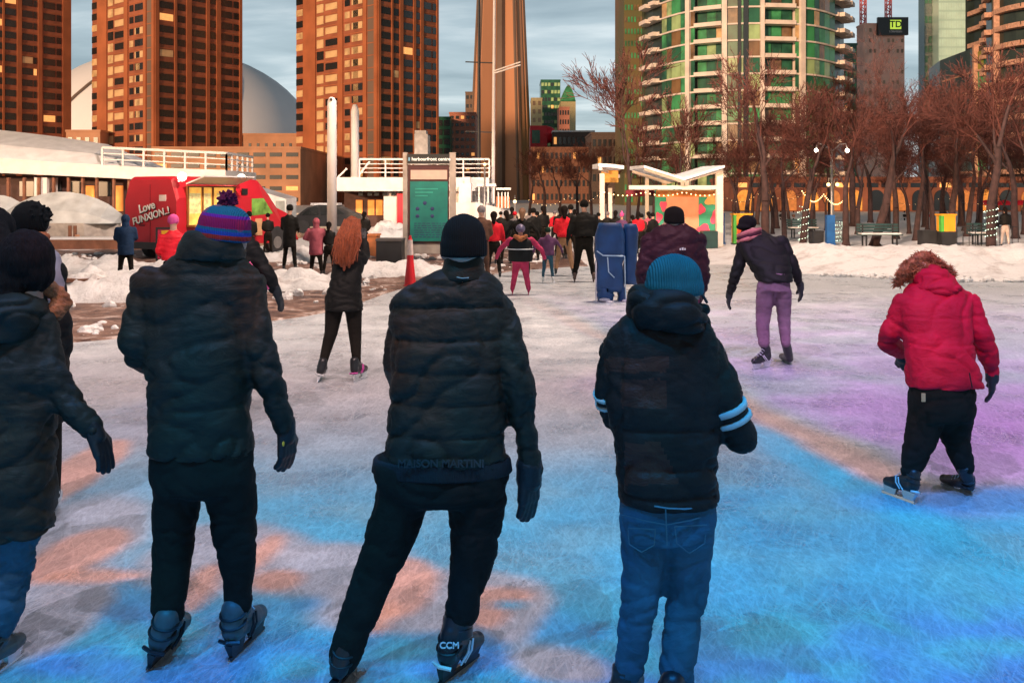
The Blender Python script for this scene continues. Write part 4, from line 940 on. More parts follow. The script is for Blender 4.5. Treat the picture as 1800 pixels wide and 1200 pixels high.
# dark bin box by the ship and the brown crate
Z = 27.0; bx_ = empty('dark_bin', (X(683, Z), Z, 0), 'square black bin box left of the information board', 'bin')
q = MB(); q.box(X(661, Z), X(706, Z), Z, Z+.8, .02, Zh(424, Z)); q.build('body', black_m, bx_)
q = MB(); q.box(X(660, Z), X(707, Z), Z-.02, Z+.82, Zh(424, Z), Zh(420, Z)); q.build('lid', mat('bin_lid', (.10, .09, .09), .6), bx_)
Z = 30.0; q = MB(); q.box(X(645, Z), X(662, Z), Z, Z+.8, 0, Zh(415, Z)); q.box(X(643, Z), X(664, Z), Z-.03, Z+.83, Zh(415, Z), Zh(412, Z)); tag(q.build('wooden_box', mat('orange_board', (.65, .22, .08))), 'brown wooden box beside the black bin', 'box')
# poster stand left, near the van
p = G(292, 470); Z = p.y; r0 = empty('poster_stand', p, 'black framed poster stand with yellow print beside the pink hat', 'sign')
q = MB(); 
for a, b in ((274, 277), (305, 308)): q.box(X(a, Z), X(b, Z), Z-.02, Z+.02, .0, Zh(400, Z))
q.box(X(274, Z), X(308, Z), Z-.021, Z+.021, Zh(403, Z), Zh(399.5, Z)); q.build('frame', black_m, r0)
q = MB(); q.box(X(277.5, Z), X(304.5, Z), Z-.01, Z+.01, Zh(455, Z), Zh(404, Z), 0); q.box(X(284, Z), X(304, Z), Z-.016, Z-.011, Zh(450, Z), Zh(405, Z), 1); q.build('poster', [mat('poster_red', (.6, .02, .08), .5), mat('poster_yellow', (.85, .42, .02), .5)], r0)
# ------------------------------------------------------------------ stage pavilion
cream_p = mat('cream_paint', (.78, .66, .54), .6, var=.1)
Z = 36.0; stg = empty('stage_pavilion', (X(1210, Z), Z, 0), 'white framed open pavilion with a butterfly roof and a colourful mural', 'pavilion')
def post(px, y0, y1, w=.22, dz=0): 
    q = MB(); q.box(X(px, Z)-w/2, X(px, Z)+w/2, Z+dz, Z+dz+w, Zh(y1, Z), Zh(y0, Z)); return q.build('post', cream_p, stg)
post(1058.5, 305, 434, .17); post(1080, 330, 434, .14, 1.5); post(1265.5, 296, 434, .24); post(1154, 310, 434, .13, 2.5)
q = MB(); q.box(X(1106, Z), X(1261, Z), Z+.02, Z+.2, Zh(333, Z), Zh(326, Z)); q.build('beam', cream_p, stg)
q = MB()
for a, b in (((1133, 296), (1200, 318)), ((1200, 318), (1268, 297))):
    for dz in (0, 3.6): q2 = MB(); q2.bar((X(a[0], Z), Z+dz, Zh(a[1], Z)), (X(b[0], Z), Z+dz, Zh(b[1], Z)), .14, .16); q2.build('roof_beam', cream_p, stg)
q.bar((X(1200, Z), Z+.05, Zh(318, Z)), (X(1200, Z), Z+.05, Zh(327, Z)), .12); q.build('roof_strut', cream_p, stg)
q = MB()
q.rings([[Vector((X(px, Z), Z-.3, Zh(y-3, Z))), Vector((X(px, Z), Z-.3, Zh(y-7, Z))), Vector((X(px, Z), Z+4, Zh(y-11, Z))), Vector((X(px, Z), Z+4, Zh(y-4, Z)))] for px, y in ((1130, 298), (1165, 309), (1200, 320), (1235, 309), (1271, 298))]); q.build('roof', snow_w, stg)
q = MB(); q.rings([[Vector((X(px, Z), Z+.2, Zh(y, Z))), Vector((X(px, Z), Z+.2, Zh(y-6, Z))), Vector((X(px, Z), Z+3, Zh(y-8, Z))), Vector((X(px, Z), Z+3, Zh(y, Z)))] for px, y in ((1053, 293), (1075, 294), (1098, 297))]); q.build('roof', snow_w, stg)
q = MB(); q.bar((X(1056, Z), Z+.2, Zh(296, Z)), (X(1100, Z), Z+2.5, Zh(308, Z)), .12); q.build('roof_beam', cream_p, stg); q = MB(); q.box(X(1062, Z), X(1092, Z), Z+1, Z+1.1, Zh(320, Z), Zh(298, Z)); q.build('lit_panel', warm_in, stg)
# mural wall : painted panels (blobs are prisms laid on the board)
Zm = 37.4
q = MB(); q.box(X(1152, Zm), X(1262, Zm), Zm, Zm+.15, .02, Zh(334, Zm)); mw = q.build('mural_board', mat('mural_green', (.05, .38, .20), .6, c2=(.02, .26, .16), vs=1.0), stg)
q = MB(); q.box(X(1171, Zm), X(1228, Zm), Zm-.012, Zm-.004, .05, Zh(346, Zm)); q.build('mural_panel', mat('mural_salmon', (.74, .34, .18), .6, var=.08), mw)
q = MB(); q.box(X(1153, Zm), X(1261, Zm), Zm-.02, Zm-.013, Zh(346, Zm), Zh(335, Zm)); q.build('mural_stripe', mat('mural_orange', (.80, .24, .05), .6, var=.35, vs=3), mw)
def disc(px, py, rx_, ry_, m, y, seed=0):
    q = MB(); n = 18; pts2 = []
    for i in range(n):
        a = 2*math.pi*i/n; k = 1+.22*math.sin(3*a+seed)
        pts2.append((min(max(X(px, Zm)+rx_*k*math.cos(a)*Zm/F, X(1153, Zm)), X(1261, Zm)), Zh(py, Zm)+ry_*k*math.sin(a)*Zm/F))
    q.rings([[Vector((a, yy, b)) for a, b in pts2] for yy in (y, y+.006)]); return q.build('mural_shape', m, mw)
pk = mat('mural_pink', (.80, .08, .16), .6); yo = mat('mural_yellow', (.80, .42, .12), .6)
for k, a in enumerate(((1166, 362, 6, 9), (1158, 382, 6, 9), (1233, 368, 6, 9), (1257, 383, 8, 12), (1237, 402, 11, 8), (1163, 400, 6, 6))): disc(*a, pk, Zm-.030, k)
for k, a in enumerate(((1250, 352, 11, 9), (1176, 342, 5, 4))): disc(*a, yo, Zm-.038, k+3)
q = MB()
for k in range(26):
    t = k/25; px = 1062+(1262-1062)*t; y = 338+6*abs(math.sin(t*9)); q.ball((X(px, Z), Z-.1, Zh(y, Z)), .024, 6, 4)
q.build('bulb', bulb, stg)
for k, (a, b) in enumerate(((1236, 1262), (1106, 1150))):
    q = MB(); q.box(X(a, 35.4), X(b, 35.4), 35.4, 36.0, .02, .62); tag(q.build('dark_crate', mat('dark_green_paint', (.015, .05, .045), .5)), ('dark green crate in front of the mural', 'dark crate left of the mural behind the blue wraps')[k], 'crate', 'crates at the stage')
# dim bar stall left part (people under red canopy)
q = MB(); q.box(X(1100, Z+3), X(1150, Z+3), Z+3, Z+3.1, Zh(345, Z+3), Zh(334, Z+3)); q.build('canopy', mat('dark_red', (.16, .0, .01)), stg)

# blue padded wraps tied with cord
bw = mat('blue_vinyl', (.008, .055, .17), .5, var=.25, vs=4, bump=.3, bs=6)
p = G(1085, 530); Z = p.y
root = empty('blue_padding', p, 'pair of tall blue padded wraps tied with pale cord standing on the ice', 'padding')
mb = MB()
for (a, b, y0, y1, d) in ((1048, 1096, 392, 512, 0), (1097, 1122, 394, 500, .12), (1050, 1078, 505, 530, 0), (1086, 1100, 505, 529, .05)):
    x0, x1 = X(a, Z), X(b, Z); z0, z1 = Zh(y1, Z), Zh(y0, Z); r = (x1-x0)/2
    for i in range(7):
        z = z0+(z1-z0)*i/6
    n = 14; rs = []
    for i in range(13):
        t = i/12; z = z0+(z1-z0)*t; w_ = r*(1.04-.09*math.sin(t*9+a)-.04*math.sin(t*23+a))*(1-(.12 if t in (0, 1) else 0)); rs.append([Vector(((x0+x1)/2+w_*math.copysign(abs(math.cos(q))**.85, math.cos(q)), Z+d+.15*math.copysign(abs(math.sin(q))**.7, math.sin(q)), z)) for q in [2*math.pi*k/n for k in range(n)]])
    mb2 = MB(); mb2.rings(rs); mb2.build('padded_wrap', bw, root, smooth=True)
q = MB()
cd = mat('pale_cord', (.45, .60, .70), .6)
q.tube([P(1049, 441, Z-.17), P(1060, 449, Z-.18), P(1096, 450, Z-.18)], .012, 6); q.tube([P(1068, 452, Z-.17), P(1070, 478, Z-.18), P(1080, 488, Z-.18)], .010, 6); q.tube([P(1098, 450, Z-.17), P(1099, 500, Z-.1), P(1100, 526, Z-.1)], .010, 6)
q.build('cord', cd, root)
q = MB(); q.box(X(1046.5, Z), X(1048.5, Z), Z-.05, Z+.05, .0, Zh(458, Z)); q.build('stake', white_p, root)
q = MB(); q.ball(P(1063, 527, Z-.18), (.10, .08, .035)); q.ball(P(1072, 531, Z-.28), (.08, .10, .03)); q.ball(P(1098, 529, Z-.15), (.05, .07, .03)); q.build('snow_clump', snow, root, smooth=True)

# ------------------------------------------------------------------ bins, benches, posts on the plaza
def bin_(px0, px1, ytop, ymid, ybase, lb, orange):
    c = G((px0+px1)/2, ybase); Z = c.y; r = empty('waste_bin', c, lb, 'bin', 'orange and black bins')
    q = MB(); q.box(X(px0, Z), X(px1, Z), Z, Z+.55, 0, Zh(ymid, Z)); q.build('body', black_m, r)
    q = MB(); q.box(X(px0, Z)+.02, X(px1, Z)-.02, Z+.02, Z+.5, Zh(ymid, Z), Zh(ytop, Z)); q.box(X(px0, Z)-.02, X(px1, Z)+.02, Z-.02, Z+.57, Zh(ytop, Z), Zh(ytop, Z)+.06); hd = q.build('hood', mat('bin_orange', (.80, .34, .015), .5, var=.1), r)
    q = MB(); q.box(X(px0, Z)-.012, X(px0, Z)+.10, Z-.012, Z+.2, Zh(ymid, Z), Zh(ytop, Z)); q.build('green_edge', mat('bin_green', (.08, .40, .05), .5), r)
    if orange:
        q = MB(); q.box(X(px0+6, Z), X(px1-3, Z), Z-.02, Z+.0, Zh(ymid-8, Z), Zh(ytop+14, Z)); q.build('sticker', mat('sticker_red', (.7, .08, .02), .5), r)
bin_(1290, 1322, 378, 428, 431, 'orange bin with a red sticker just left of the bent skater', True)
bin_(1655, 1681, 379, 407, 432, 'orange topped black bin between the bench and the railing', False)
for (a, b, y0, yb, lb, m_) in ((1622, 1648, 405, 431, 'black box left of the orange topped bin', black_m), (1428, 1448, 406, 430, 'dark box right of the light wrapped trunk', black_m)):
    c = G((a+b)/2, yb); q = MB(); q.box(X(a, c.y), X(b, c.y), c.y, c.y+.5, 0, Zh(y0, c.y)-.05); q.box(X(a, c.y)-.02, X(b, c.y)+.02, c.y-.02, c.y+.52, Zh(y0, c.y)-.05, Zh(y0, c.y)); tag(q.build('planter_box', m_), lb, 'box', 'dark boxes on the snowy plaza')
for (px, w_, y0, yb, lb) in ((1461, 14, 378, 431, 'blue banner post right of the two lit lamps'), (1267, 14, 375, 430, 'dark blue post at the right corner of the stage')):
    c = G(px, yb); q = MB(); q.box(X(px-w_/2, c.y), X(px+w_/2, c.y), c.y, c.y+.25, 0, Zh(y0, c.y)); q.box(X(px-w_/2-1, c.y), X(px+w_/2+1, c.y), c.y-.02, c.y+.27, 0, .08); tag(q.build('blue_post', mat('post_blue', (.01, .09, .28), .5, var=.2)), lb, 'post', 'blue posts')
def bench(px0, px1, yb, lb):
    c = G((px0+px1)/2, yb); Z = c.y; r = empty('park_bench', c, lb, 'bench', 'benches on the snowy plaza'); x0, x1 = X(px0, Z), X(px1, Z)
    gm = mat('bench_green', (.015, .05, .05), .5)
    q = MB(); 
    for k in range(4): q.box(x0, x1, Z+.04, Z+.08, .42+k*.11, .50+k*.11)
    q.build('backrest', gm, r)
    q = MB()
    for k in range(4): q.box(x0, x1, Z-.42+k*.11, Z-.33+k*.11, .40, .44)
    q.build('seat', gm, r)
    for x in (x0+.2, x1-.25):
        q = MB(); q.box(x, x+.05, Z-.42, Z-.36, 0, .40); q.box(x, x+.05, Z+.0, Z+.05, 0, .82); q.box(x, x+.05, Z-.42, Z+.04, .36, .40); q.build('leg', black_m, r)
    q = MB(); q.box(x0+.05, x1-.05, Z-.40, Z+.02, .44, .49); q.build('snow_layer', snow, r)
bench(1506, 1580, 432, 'green bench around the base of the big leaning tree'); bench(1383, 1436, 418, 'dark bench behind the light wrapped trunk'); bench(1700, 1736, 430, 'dark bench behind the low railing at the right')
c = G(1710, 432); r_ = empty('low_railing', c, 'thin black railing right of the orange topped bin', 'railing')
rail(r_, [(X(1682, c.y), c.y, 0), (X(1790, c.y), c.y, 0)], (0, 0), (.12, .72), .22, black_m, .022)

# ------------------------------------------------------------------ lamps and strings of light
def lamp_post(px, yb, ytop, arms, m_, lb, head='ball', zoff=0):
    c = G(px, yb); Z = c.y; r = empty('street_lamp', c, lb, 'street lamp', 'lamps in the park'); zt = Zh(ytop, Z)
    q = MB(); q.tube([c, Vector((c.x, Z, zt*.3)), Vector((c.x, Z, zt))], [.09, .06, .045], 10)
    for a in arms:
        pp = [Vector((c.x, Z, zt-.1)), Vector((c.x+a*.5, Z, zt+.18)), Vector((c.x+a*.9, Z, zt+.22)), Vector((c.x+a, Z, zt+.04))]; q.tube(pp, .025, 6)
    q.build('pole', m_, r, smooth=True)
    for a in arms: 
        l = MB(); l.ball((c.x+a, Z, zt-.06), .075, 12, 8); l.build('globe', bulb_w if head == 'w' else bulb, r, smooth=True)
lamp_post(1462, 427, 262, (-.62, .62), grey_m, 'tall double lamp with white globes standing above the blue post', 'w')
lamp_post(1464, 425, 322, (-.18, .18), grey_m, 'shorter double lamp with two orange globes below the tall one', 'b')
lamp_post(852, 408, 287, (.0,), grey_m, 'lamp with one orange globe below the concrete tower', 'b')
lamp_post(905, 420, 352, (.0,), grey_m, 'small lamp behind the crowd right of the cabin boat', 'b')
def string_lights(pts_, n, lb, m_=bulb, r=.024):
    q = MB(); c = MB()
    for a, b in zip(pts_, pts_[1:]):
        for i in range(n):
            t = i/n; p = Vector(a).lerp(Vector(b), t)-Vector((0, 0, .35*math.sin(math.pi*t))); q.ball(p, r, 6, 4)
            p2 = Vector(a).lerp(Vector(b), (i+1)/n)-Vector((0, 0, .35*math.sin(math.pi*(i+1)/n))); c.tube([p, p2], .012, 4, cap=False)
    o = c.build('string_lights', black_m); tag(o, lb, 'string lights', 'strings of bulbs'); q.build('bulb', m_, o)
string_lights([P(1410, 336, 39), P(1448, 342, 39), P(1490, 345, 38)], 16, 'glowing bulb string draped under the two orange globes')
string_lights([P(1270, 345, 42), P(1340, 336, 44), P(1420, 338, 46)], 9, 'bulb string from the stage corner into the trees', r=.014)
string_lights([P(930, 352, 50), P(1000, 345, 48), P(1058, 338, 40)], 9, 'bulb string left of the stage over the crowd', r=.016)
string_lights([P(1560, 352, 60), P(1660, 346, 58), P(1760, 350, 56)], 10, 'bulb string among the trees at the right', r=.013)

# ------------------------------------------------------------------ bare trees
def tree_meshes(seed, Ht, spread, levels=6, lean=(0, 0), trunk_r=.13, up=.35, fork=.25, mr=.0075):
    r = random.Random(seed); tr = MB(); cr_ = MB()
    def grow(p, d, L, rad, lv):
        n = 3 if lv < 2 else 2; pts_ = [p]; rs = [rad]; q = p; dd = d
        for i in range(n):
            dd = (dd+Vector((r.gauss(0, .13), r.gauss(0, .13), r.gauss(0.02, .09)))).normalized()
            q = q+dd*(L/n); pts_.append(q); rs.append(rad*(1-.34*(i+1)/n))
        if lv < 2: tr.tube(pts_, rs, 7 if lv == 0 else 5, cap=False)
        else: cr_.tube(pts_, rs, 4 if lv < 4 else 3, cap=False)
        if lv >= levels: return
        k = 3 if r.random() < .55 else 2
        if lv >= 2: k += 1
        if len(cr_.f) > 42000: return
        for j in range(k):
            t = 1.0 if j == 0 else r.uniform(.35, 1.0)
            b = pts_[min(n, max(1, int(round(t*n))))]
            a = r.uniform(0, 2*math.pi); s = (.28 if j == 0 else .75)*spread
            o = dd.orthogonal().normalized(); o2 = dd.cross(o)
            nd = (dd+(o*math.cos(a)+o2*math.sin(a))*s+Vector((0, 0, up*.25))).normalized()
            grow(b, nd, L*r.uniform(.62, .86), max(mr, rs[-1]*(.82 if j == 0 else .6)), lv+1)
    base = Vector((0, 0, -.05)); d0 = Vector((lean[0], lean[1], 1)).normalized()
    tr.tube([base, Vector((0, 0, .12)), Vector(d0*Ht*fork*.5)], [trunk_r*1.7, trunk_r*1.12, trunk_r], 9, cap=False)
    grow(d0*Ht*fork*.5, d0, Ht*fork*.6, trunk_r, 0)
    out = []; top = max(v[2] for v in cr_.v); kk = Ht/top
    for mb_ in (tr, cr_): mb_.v = [(x*kk**.7, y*kk**.7, z*kk) for x, y, z in mb_.v]
    for mb_, nm in ((tr, 'trunk'), (cr_, 'crown')):
        me = mb_.mesh(nm); me.materials.append(bark if nm == 'trunk' else twig); me.polygons.foreach_set('use_smooth', [True]*len(me.polygons)); out.append(me)
    return out
protos = [tree_meshes(21, 7.4, .95, 6, (0, 0), .10), tree_meshes(22, 6.9, 1.1, 6, (.12, 0), .09), tree_meshes(27, 7.5, .9, 6, (-.08, 0), .10), tree_meshes(31, 6.6, 1.15, 6, (.03, 0), .09)]
lean_p = tree_meshes(45, 8.5, 1.0, 6, (.30, .0), .17, .3, .42)
slim_p = tree_meshes(52, 9.0, .72, 6, (.02, 0), .085, .5, .3, .012)
def tree(px, Z, s, pr, rot, lb, grp='bare park trees', base_py=None):
    if base_py: Z = G(px, base_py).y
    r0 = empty('bare_tree', (X(px, Z), Z, 0), lb, 'tree', grp)
    for me in pr:
        o = link(bpy.data.objects.new(me.name, me)); o.parent = r0; 
    r0.scale = (s, s, s); r0.rotation_euler = (0, 0, R(rot)); return r0
tree(1538, 0, 1.0, lean_p, 12, 'big dark tree leaning right out of the bench, largest in the park', base_py=430)
tree(1104, 44, 1.02, slim_p, 0, 'tall thin bare tree standing free against the sky by the stage')
tree(1198, 46, .78, slim_p, 140, 'second thin bare tree behind the stage roof')
named = [(1345, 0, 1.05, 0, 430, 'straight purple brown tree right of the bent skater hat'), (1379, 0, .8, 1, 425, 'thin straight tree between the orange arches'), (1412, 0, .85, 2, 432, 'tree with a light wrapped trunk behind the bench'), (1487, 0, .95, 3, 432, 'slim dark tree just right of the blue banner post'),
         (1610, 0, .9, 1, 423, 'forked tree behind the bench end'), (1575, 0, .85, 0, 420, 'thin tree right of the big leaning tree'), (1672, 0, 1.0, 2, 418, 'dark tree rising behind the orange topped bin'), (1640, 0, .9, 3, 421, 'thin tree above the black box'), (1742, 0, 1.0, 0, 445, 'tree with a lit wrapped trunk at the right end of the snow bank'),
         (1700, 0, .95, 1, 416, 'tree behind the low railing'), (1785, 0, 1.0, 2, 420, 'tree at the far right edge beside the red parasols'), (1830, 0, 1.05, 3, 430, 'tree just beyond the right edge of the picture'), (1310, 0, .8, 2, 412, 'tree behind the orange bin')]
for k, (px, Z, s, pr, by, lb) in enumerate(named): tree(px, Z, s, protos[pr], k*73+20, lb, base_py=by)
rr_ = random.Random(5)
ORD = 'eighth ninth tenth eleventh twelfth thirteenth fourteenth fifteenth sixteenth seventeenth eighteenth nineteenth twentieth twenty-first twenty-second twenty-third seventh sixth fifth fourth third second'.split()
spots = [(1290, 60), (1330, 66), (1365, 58), (1400, 68), (1430, 60), (1460, 72), (1500, 62), (1530, 70), (1560, 58), (1595, 66), (1625, 60), (1655, 74), (1690, 62), (1720, 70), (1750, 60), (1780, 68), (1815, 62), (1255, 72), (1225, 66), (1180, 78), (1150, 70), (1120, 84)]
for k, (px, Z) in enumerate(spots):
    if k in (3, 9, 15): continue
    s = Z/60*rr_.uniform(.85, 1.2)*(0.72 if px < 1300 else .92 if px < 1500 else 1.12 if px < 1700 else .95); tree(px, Z, s, protos[k % 4], rr_.uniform(0, 360), ('%s reddish bare tree from the left in the dense row behind the plaza' % ORD[k]), 'dense row of reddish bare trees')
for k, (px, Z, s) in enumerate(((930, 92, .95), (958, 86, .9), (985, 95, 1.0), (1015, 84, .9), (1040, 90, 1.0), (1070, 86, .95))):
    tree(px, Z, s, protos[(k+1) % 4], k*61, ('%s low reddish bare tree from the left behind the crowd' % 'first second third fourth fifth sixth'.split()[k]), 'low bare trees behind the crowd')
for k, (px, Z) in enumerate(((1300, 50), (1322, 54), (1358, 49), (1388, 56), (1425, 50), (1452, 55), (1508, 50), (1556, 54), (1598, 50), (1630, 55), (1662, 49), (1694, 54), (1722, 50), (1764, 54), (1800, 50))):
    tree(px, Z, .68+.1*math.sin(k*2.3), protos[(k+2) % 4], k*47, '%s low bare tree from the left in the front row of the park' % 'first second third fourth fifth sixth seventh eighth ninth tenth eleventh twelfth thirteenth fourteenth fifteenth'.split()[k], 'low bare trees in the front row')
# light wrapped trunks
wl_m = mat('cool_bulb', (.8, 1, .85), .5, emit=2.4, ecol=(.75, 1.0, .8), var=0)
for (px, by, z0, z1, lb) in ((1742, 445, .45, 1.55, 'mint white lights wound on the trunk right of the low railing'), (1412, 432, .1, 1.5, 'mint white lights wound on the trunk beside the dark box'), (1478, 431, .1, .9, 'white lights wound low on the trunk by the blue banner post')):
    c = G(px, by); q = MB(); r2 = random.Random(px)
    for k in range(64):
        t = k/64; a = t*34; z = z0+(z1-z0)*t; rd = .19*(1+.1*math.sin(k)); q.ball((c.x+rd*math.cos(a), c.y+rd*math.sin(a), z), .015, 5, 4)
    w_ = MB(); w_.tube([(c.x+.185*math.cos(t*34), c.y+.185*math.sin(t*34), z0+(z1-z0)*t) for t in [k/160 for k in range(161)]], .007, 4)
    o = w_.build('light_string', mat('green_wire', (.02, .08, .03), .6)); tag(o, lb, 'string lights', 'light strings wound on trunks'); q.build('bulb', wl_m, o)
# ------------------------------------------------------------------ people
skin = mat('skin', (.55, .30, .21), .55, var=.1, vs=8)
def cloth(name, c, rough=.75, bump=.5, bs=9, var=.18, vs=5, **k): return mat(name, c, rough, var=var, vs=vs, bump=bump, bs=bs, **k)
def weave(name, c, rough=.8, kind='wave', scale=120, strength=.3, quilt=None, folds=.35, spec=.2, sheen=.0, stripes=None):
    """fabric: fine weave + soft crumple bump"""
    if name in MATS: return MATS[name]
    m = bpy.data.materials.new(name); m.use_nodes = True; MATS[name] = m
    N, K = m.node_tree.nodes, m.node_tree.links; b = N['Principled BSDF']; t = N.new('ShaderNodeTexCoord')
    n = N.new('ShaderNodeTexNoise'); n.inputs['Scale'].default_value = 6; n.inputs['Detail'].default_value = 5; K.new(t.outputs['Object'], n.inputs['Vector'])
    r = N.new('ShaderNodeValToRGB'); r.color_ramp.elements[0].position = .3; r.color_ramp.elements[1].position = .72
    r.color_ramp.elements[0].color = rgb(tuple(x*.78 for x in c)); r.color_ramp.elements[1].color = rgb(tuple(min(1, x*1.25) for x in c)); K.new(n.outputs['Fac'], r.inputs[0])
    colr = r.outputs[0]
    if stripes:      # bands of colour by height (a knitted pattern)
        s = N.new('ShaderNodeSeparateXYZ'); K.new(t.outputs['Generated'], s.inputs[0]); cr2 = N.new('ShaderNodeValToRGB'); cr2.color_ramp.interpolation = 'CONSTANT'
        els = cr2.color_ramp.elements; els[0].position = 0; els[0].color = rgb(stripes[0][1]); els[1].position = stripes[1][0]; els[1].color = rgb(stripes[1][1])
        for p_, c_ in stripes[2:]: e = els.new(p_); e.color = rgb(c_)
        ad = N.new('ShaderNodeMath'); ad.operation = 'MULTIPLY_ADD'; ad.inputs[1].default_value = .18; K.new(s.outputs[0], ad.inputs[0]); K.new(s.outputs[2], ad.inputs[2])
        sb_ = N.new('ShaderNodeMath'); sb_.operation = 'SUBTRACT'; sb_.inputs[1].default_value = .06; K.new(ad.outputs[0], sb_.inputs[0])
        K.new(sb_.outputs[0], cr2.inputs[0]); ck = N.new('ShaderNodeTexVoronoi'); ck.inputs['Scale'].default_value = 11; K.new(t.outputs['Object'], ck.inputs['Vector'])
        mr = N.new('ShaderNodeMapRange'); mr.inputs[1].default_value = .25; mr.inputs[2].default_value = .3; mr.inputs[3].default_value = .35; mr.inputs[4].default_value = 0; K.new(ck.outputs['Distance'], mr.inputs[0])
        mx_ = N.new('ShaderNodeMix'); mx_.data_type = 'RGBA'; mx_.inputs[7].default_value = (.45, .02, .05, 1); K.new(mr.outputs[0], mx_.inputs[0]); K.new(cr2.outputs[0], mx_.inputs[6]); colr = mx_.outputs[2]
    K.new(colr, b.inputs['Base Color'])
    b.inputs['Roughness'].default_value = rough; b.inputs['Specular IOR Level'].default_value = spec; b.inputs['Sheen Weight'].default_value = sheen
    if kind == 'rib': w = N.new('ShaderNodeTexWave'); w.inputs['Scale'].default_value = scale/6; w.bands_direction = 'X'; w.inputs['Distortion'].default_value = 1.0
    else: w = N.new('ShaderNodeTexNoise'); w.inputs['Scale'].default_value = 160; w.inputs['Detail'].default_value = 2
    K.new(t.outputs['Object'], w.inputs['Vector'])
    b1 = N.new('ShaderNodeBump'); b1.inputs['Strength'].default_value = strength; b1.inputs['Distance'].default_value = .002 if kind != 'rib' else .006; K.new(w.outputs['Fac'], b1.inputs['Height'])
    mp = N.new('ShaderNodeMapping'); mp.inputs['Scale'].default_value = (1, 1, 1.9); K.new(t.outputs['Object'], mp.inputs[0])
    n2 = N.new('ShaderNodeTexNoise'); n2.inputs['Scale'].default_value = 7.5; n2.inputs['Detail'].default_value = 5; n2.inputs['Distortion'].default_value = 1.3; n2.inputs['Roughness'].default_value = .6; K.new(mp.outputs[0], n2.inputs['Vector'])
    b2 = N.new('ShaderNodeBump'); b2.inputs['Strength'].default_value = folds; b2.inputs['Distance'].default_value = .03; K.new(n2.outputs['Fac'], b2.inputs['Height']); K.new(b1.outputs[0], b2.inputs['Normal']); K.new(b2.outputs[0], b.inputs['Normal'])
    return m
navy = weave('dark_navy_shell', (.020, .0195, .0135), .6, spec=.25, folds=.3)
blackj = weave('black_shell', (.009, .0085, .0075), .65, spec=.2, folds=.3)
blackp = weave('black_trouser', (.014, .0115, .009), .85, folds=.25, spec=.15)
quilt = weave('quilted_black', (.020, .012, .009), .62, spec=.2, folds=.3)
denim = weave('blue_denim', (.040, .105, .155), .88, scale=300, folds=.3, spec=.15)
glove_m = weave('black_glove', (.012, .013, .015), .5, folds=.3, spec=.4)
knit_k = weave('black_knit', (.008, .007, .006), .95, kind='rib', scale=260, folds=.1, strength=.5)
knit_t = weave('teal_knit', (.030, .12, .14), .95, kind='rib', scale=240, folds=.1, strength=.6)
bobble = weave('striped_knit', (.02, .08, .2), .95, kind='rib', scale=260, folds=.1, strength=.5, stripes=((0, (.35, .01, .03)), (.08, (.01, .09, .20)), (.16, (.32, .03, .02)), (.27, (.015, .05, .30)), (.37, (.01, .10, .20)), (.44, (.22, .01, .08)), (.70, (.13, .015, .25)), (.78, (.01, .11, .17))))
pinkhat = weave('pink_knit', (.70, .10, .32), .95, kind='rib', scale=240, folds=.15)
hair_d = mat('dark_hair', (.009, .0055, .0045), .8, spec=.15, var=.4, vs=30, bump=.6, bs=60, stretch=(3, 3, .4))
hair_r = mat('copper_hair', (.27, .055, .014), .5, var=.45, vs=26, bump=.7, bs=60, stretch=(3, 3, .35))
hair_b = mat('brown_hair', (.20, .10, .05), .5, var=.4, vs=26, bump=.6, bs=60, stretch=(3, 3, .35))
fur = mat('tan_fur', (.40, .14, .05), .9, var=.5, vs=25, bump=1, bs=50)
redcoat = weave('crimson_coat', (.50, .006, .030), .7, folds=.45)
purplep = weave('mauve_trouser', (.21, .115, .165), .85)
boot_k = mat('black_boot', (.014, .015, .017), .38, var=.2, spec=.5)
boot_t = mat('grey_teal_boot', (.055, .085, .09), .45, var=.3, vs=9, spec=.4)
boot_w = mat('white_trim', (.70, .72, .72), .4)
lace = mat('lace', (.5, .55, .58), .8)

def fold(a=.008, sc=7, seed=0, ax=(1, 1, 2.2)):
    def f(c, n):
        p = Vector((c.x*sc*ax[0]+seed, c.y*sc*ax[1], c.z*sc*ax[2])); q = noise.noise(p+noise.noise_vector(p*.5)*.9)
        return -a*1.15*max(0, (1-abs(q)*2.6))**2+a*.8*noise.noise(p*.45)
    return f
def seams(levels, w=.012, a=.012, puff=.010, base=None, xr=None):
    lv = sorted(levels)
    def f(c, n):
        d = base(c, n) if base else 0
        if xr and not (xr[0] < c.x < xr[1]): return d
        z = c.z+.006*noise.noise(Vector((c.x*5, c.y*5, 1)))
        k = min(abs(z-l) for l in lv); return d-a*math.exp(-(k/w)**2)+puff*min(1, k/.04)
    return f
def both(*fs): return lambda c, n: sum(f(c, n) for f in fs)

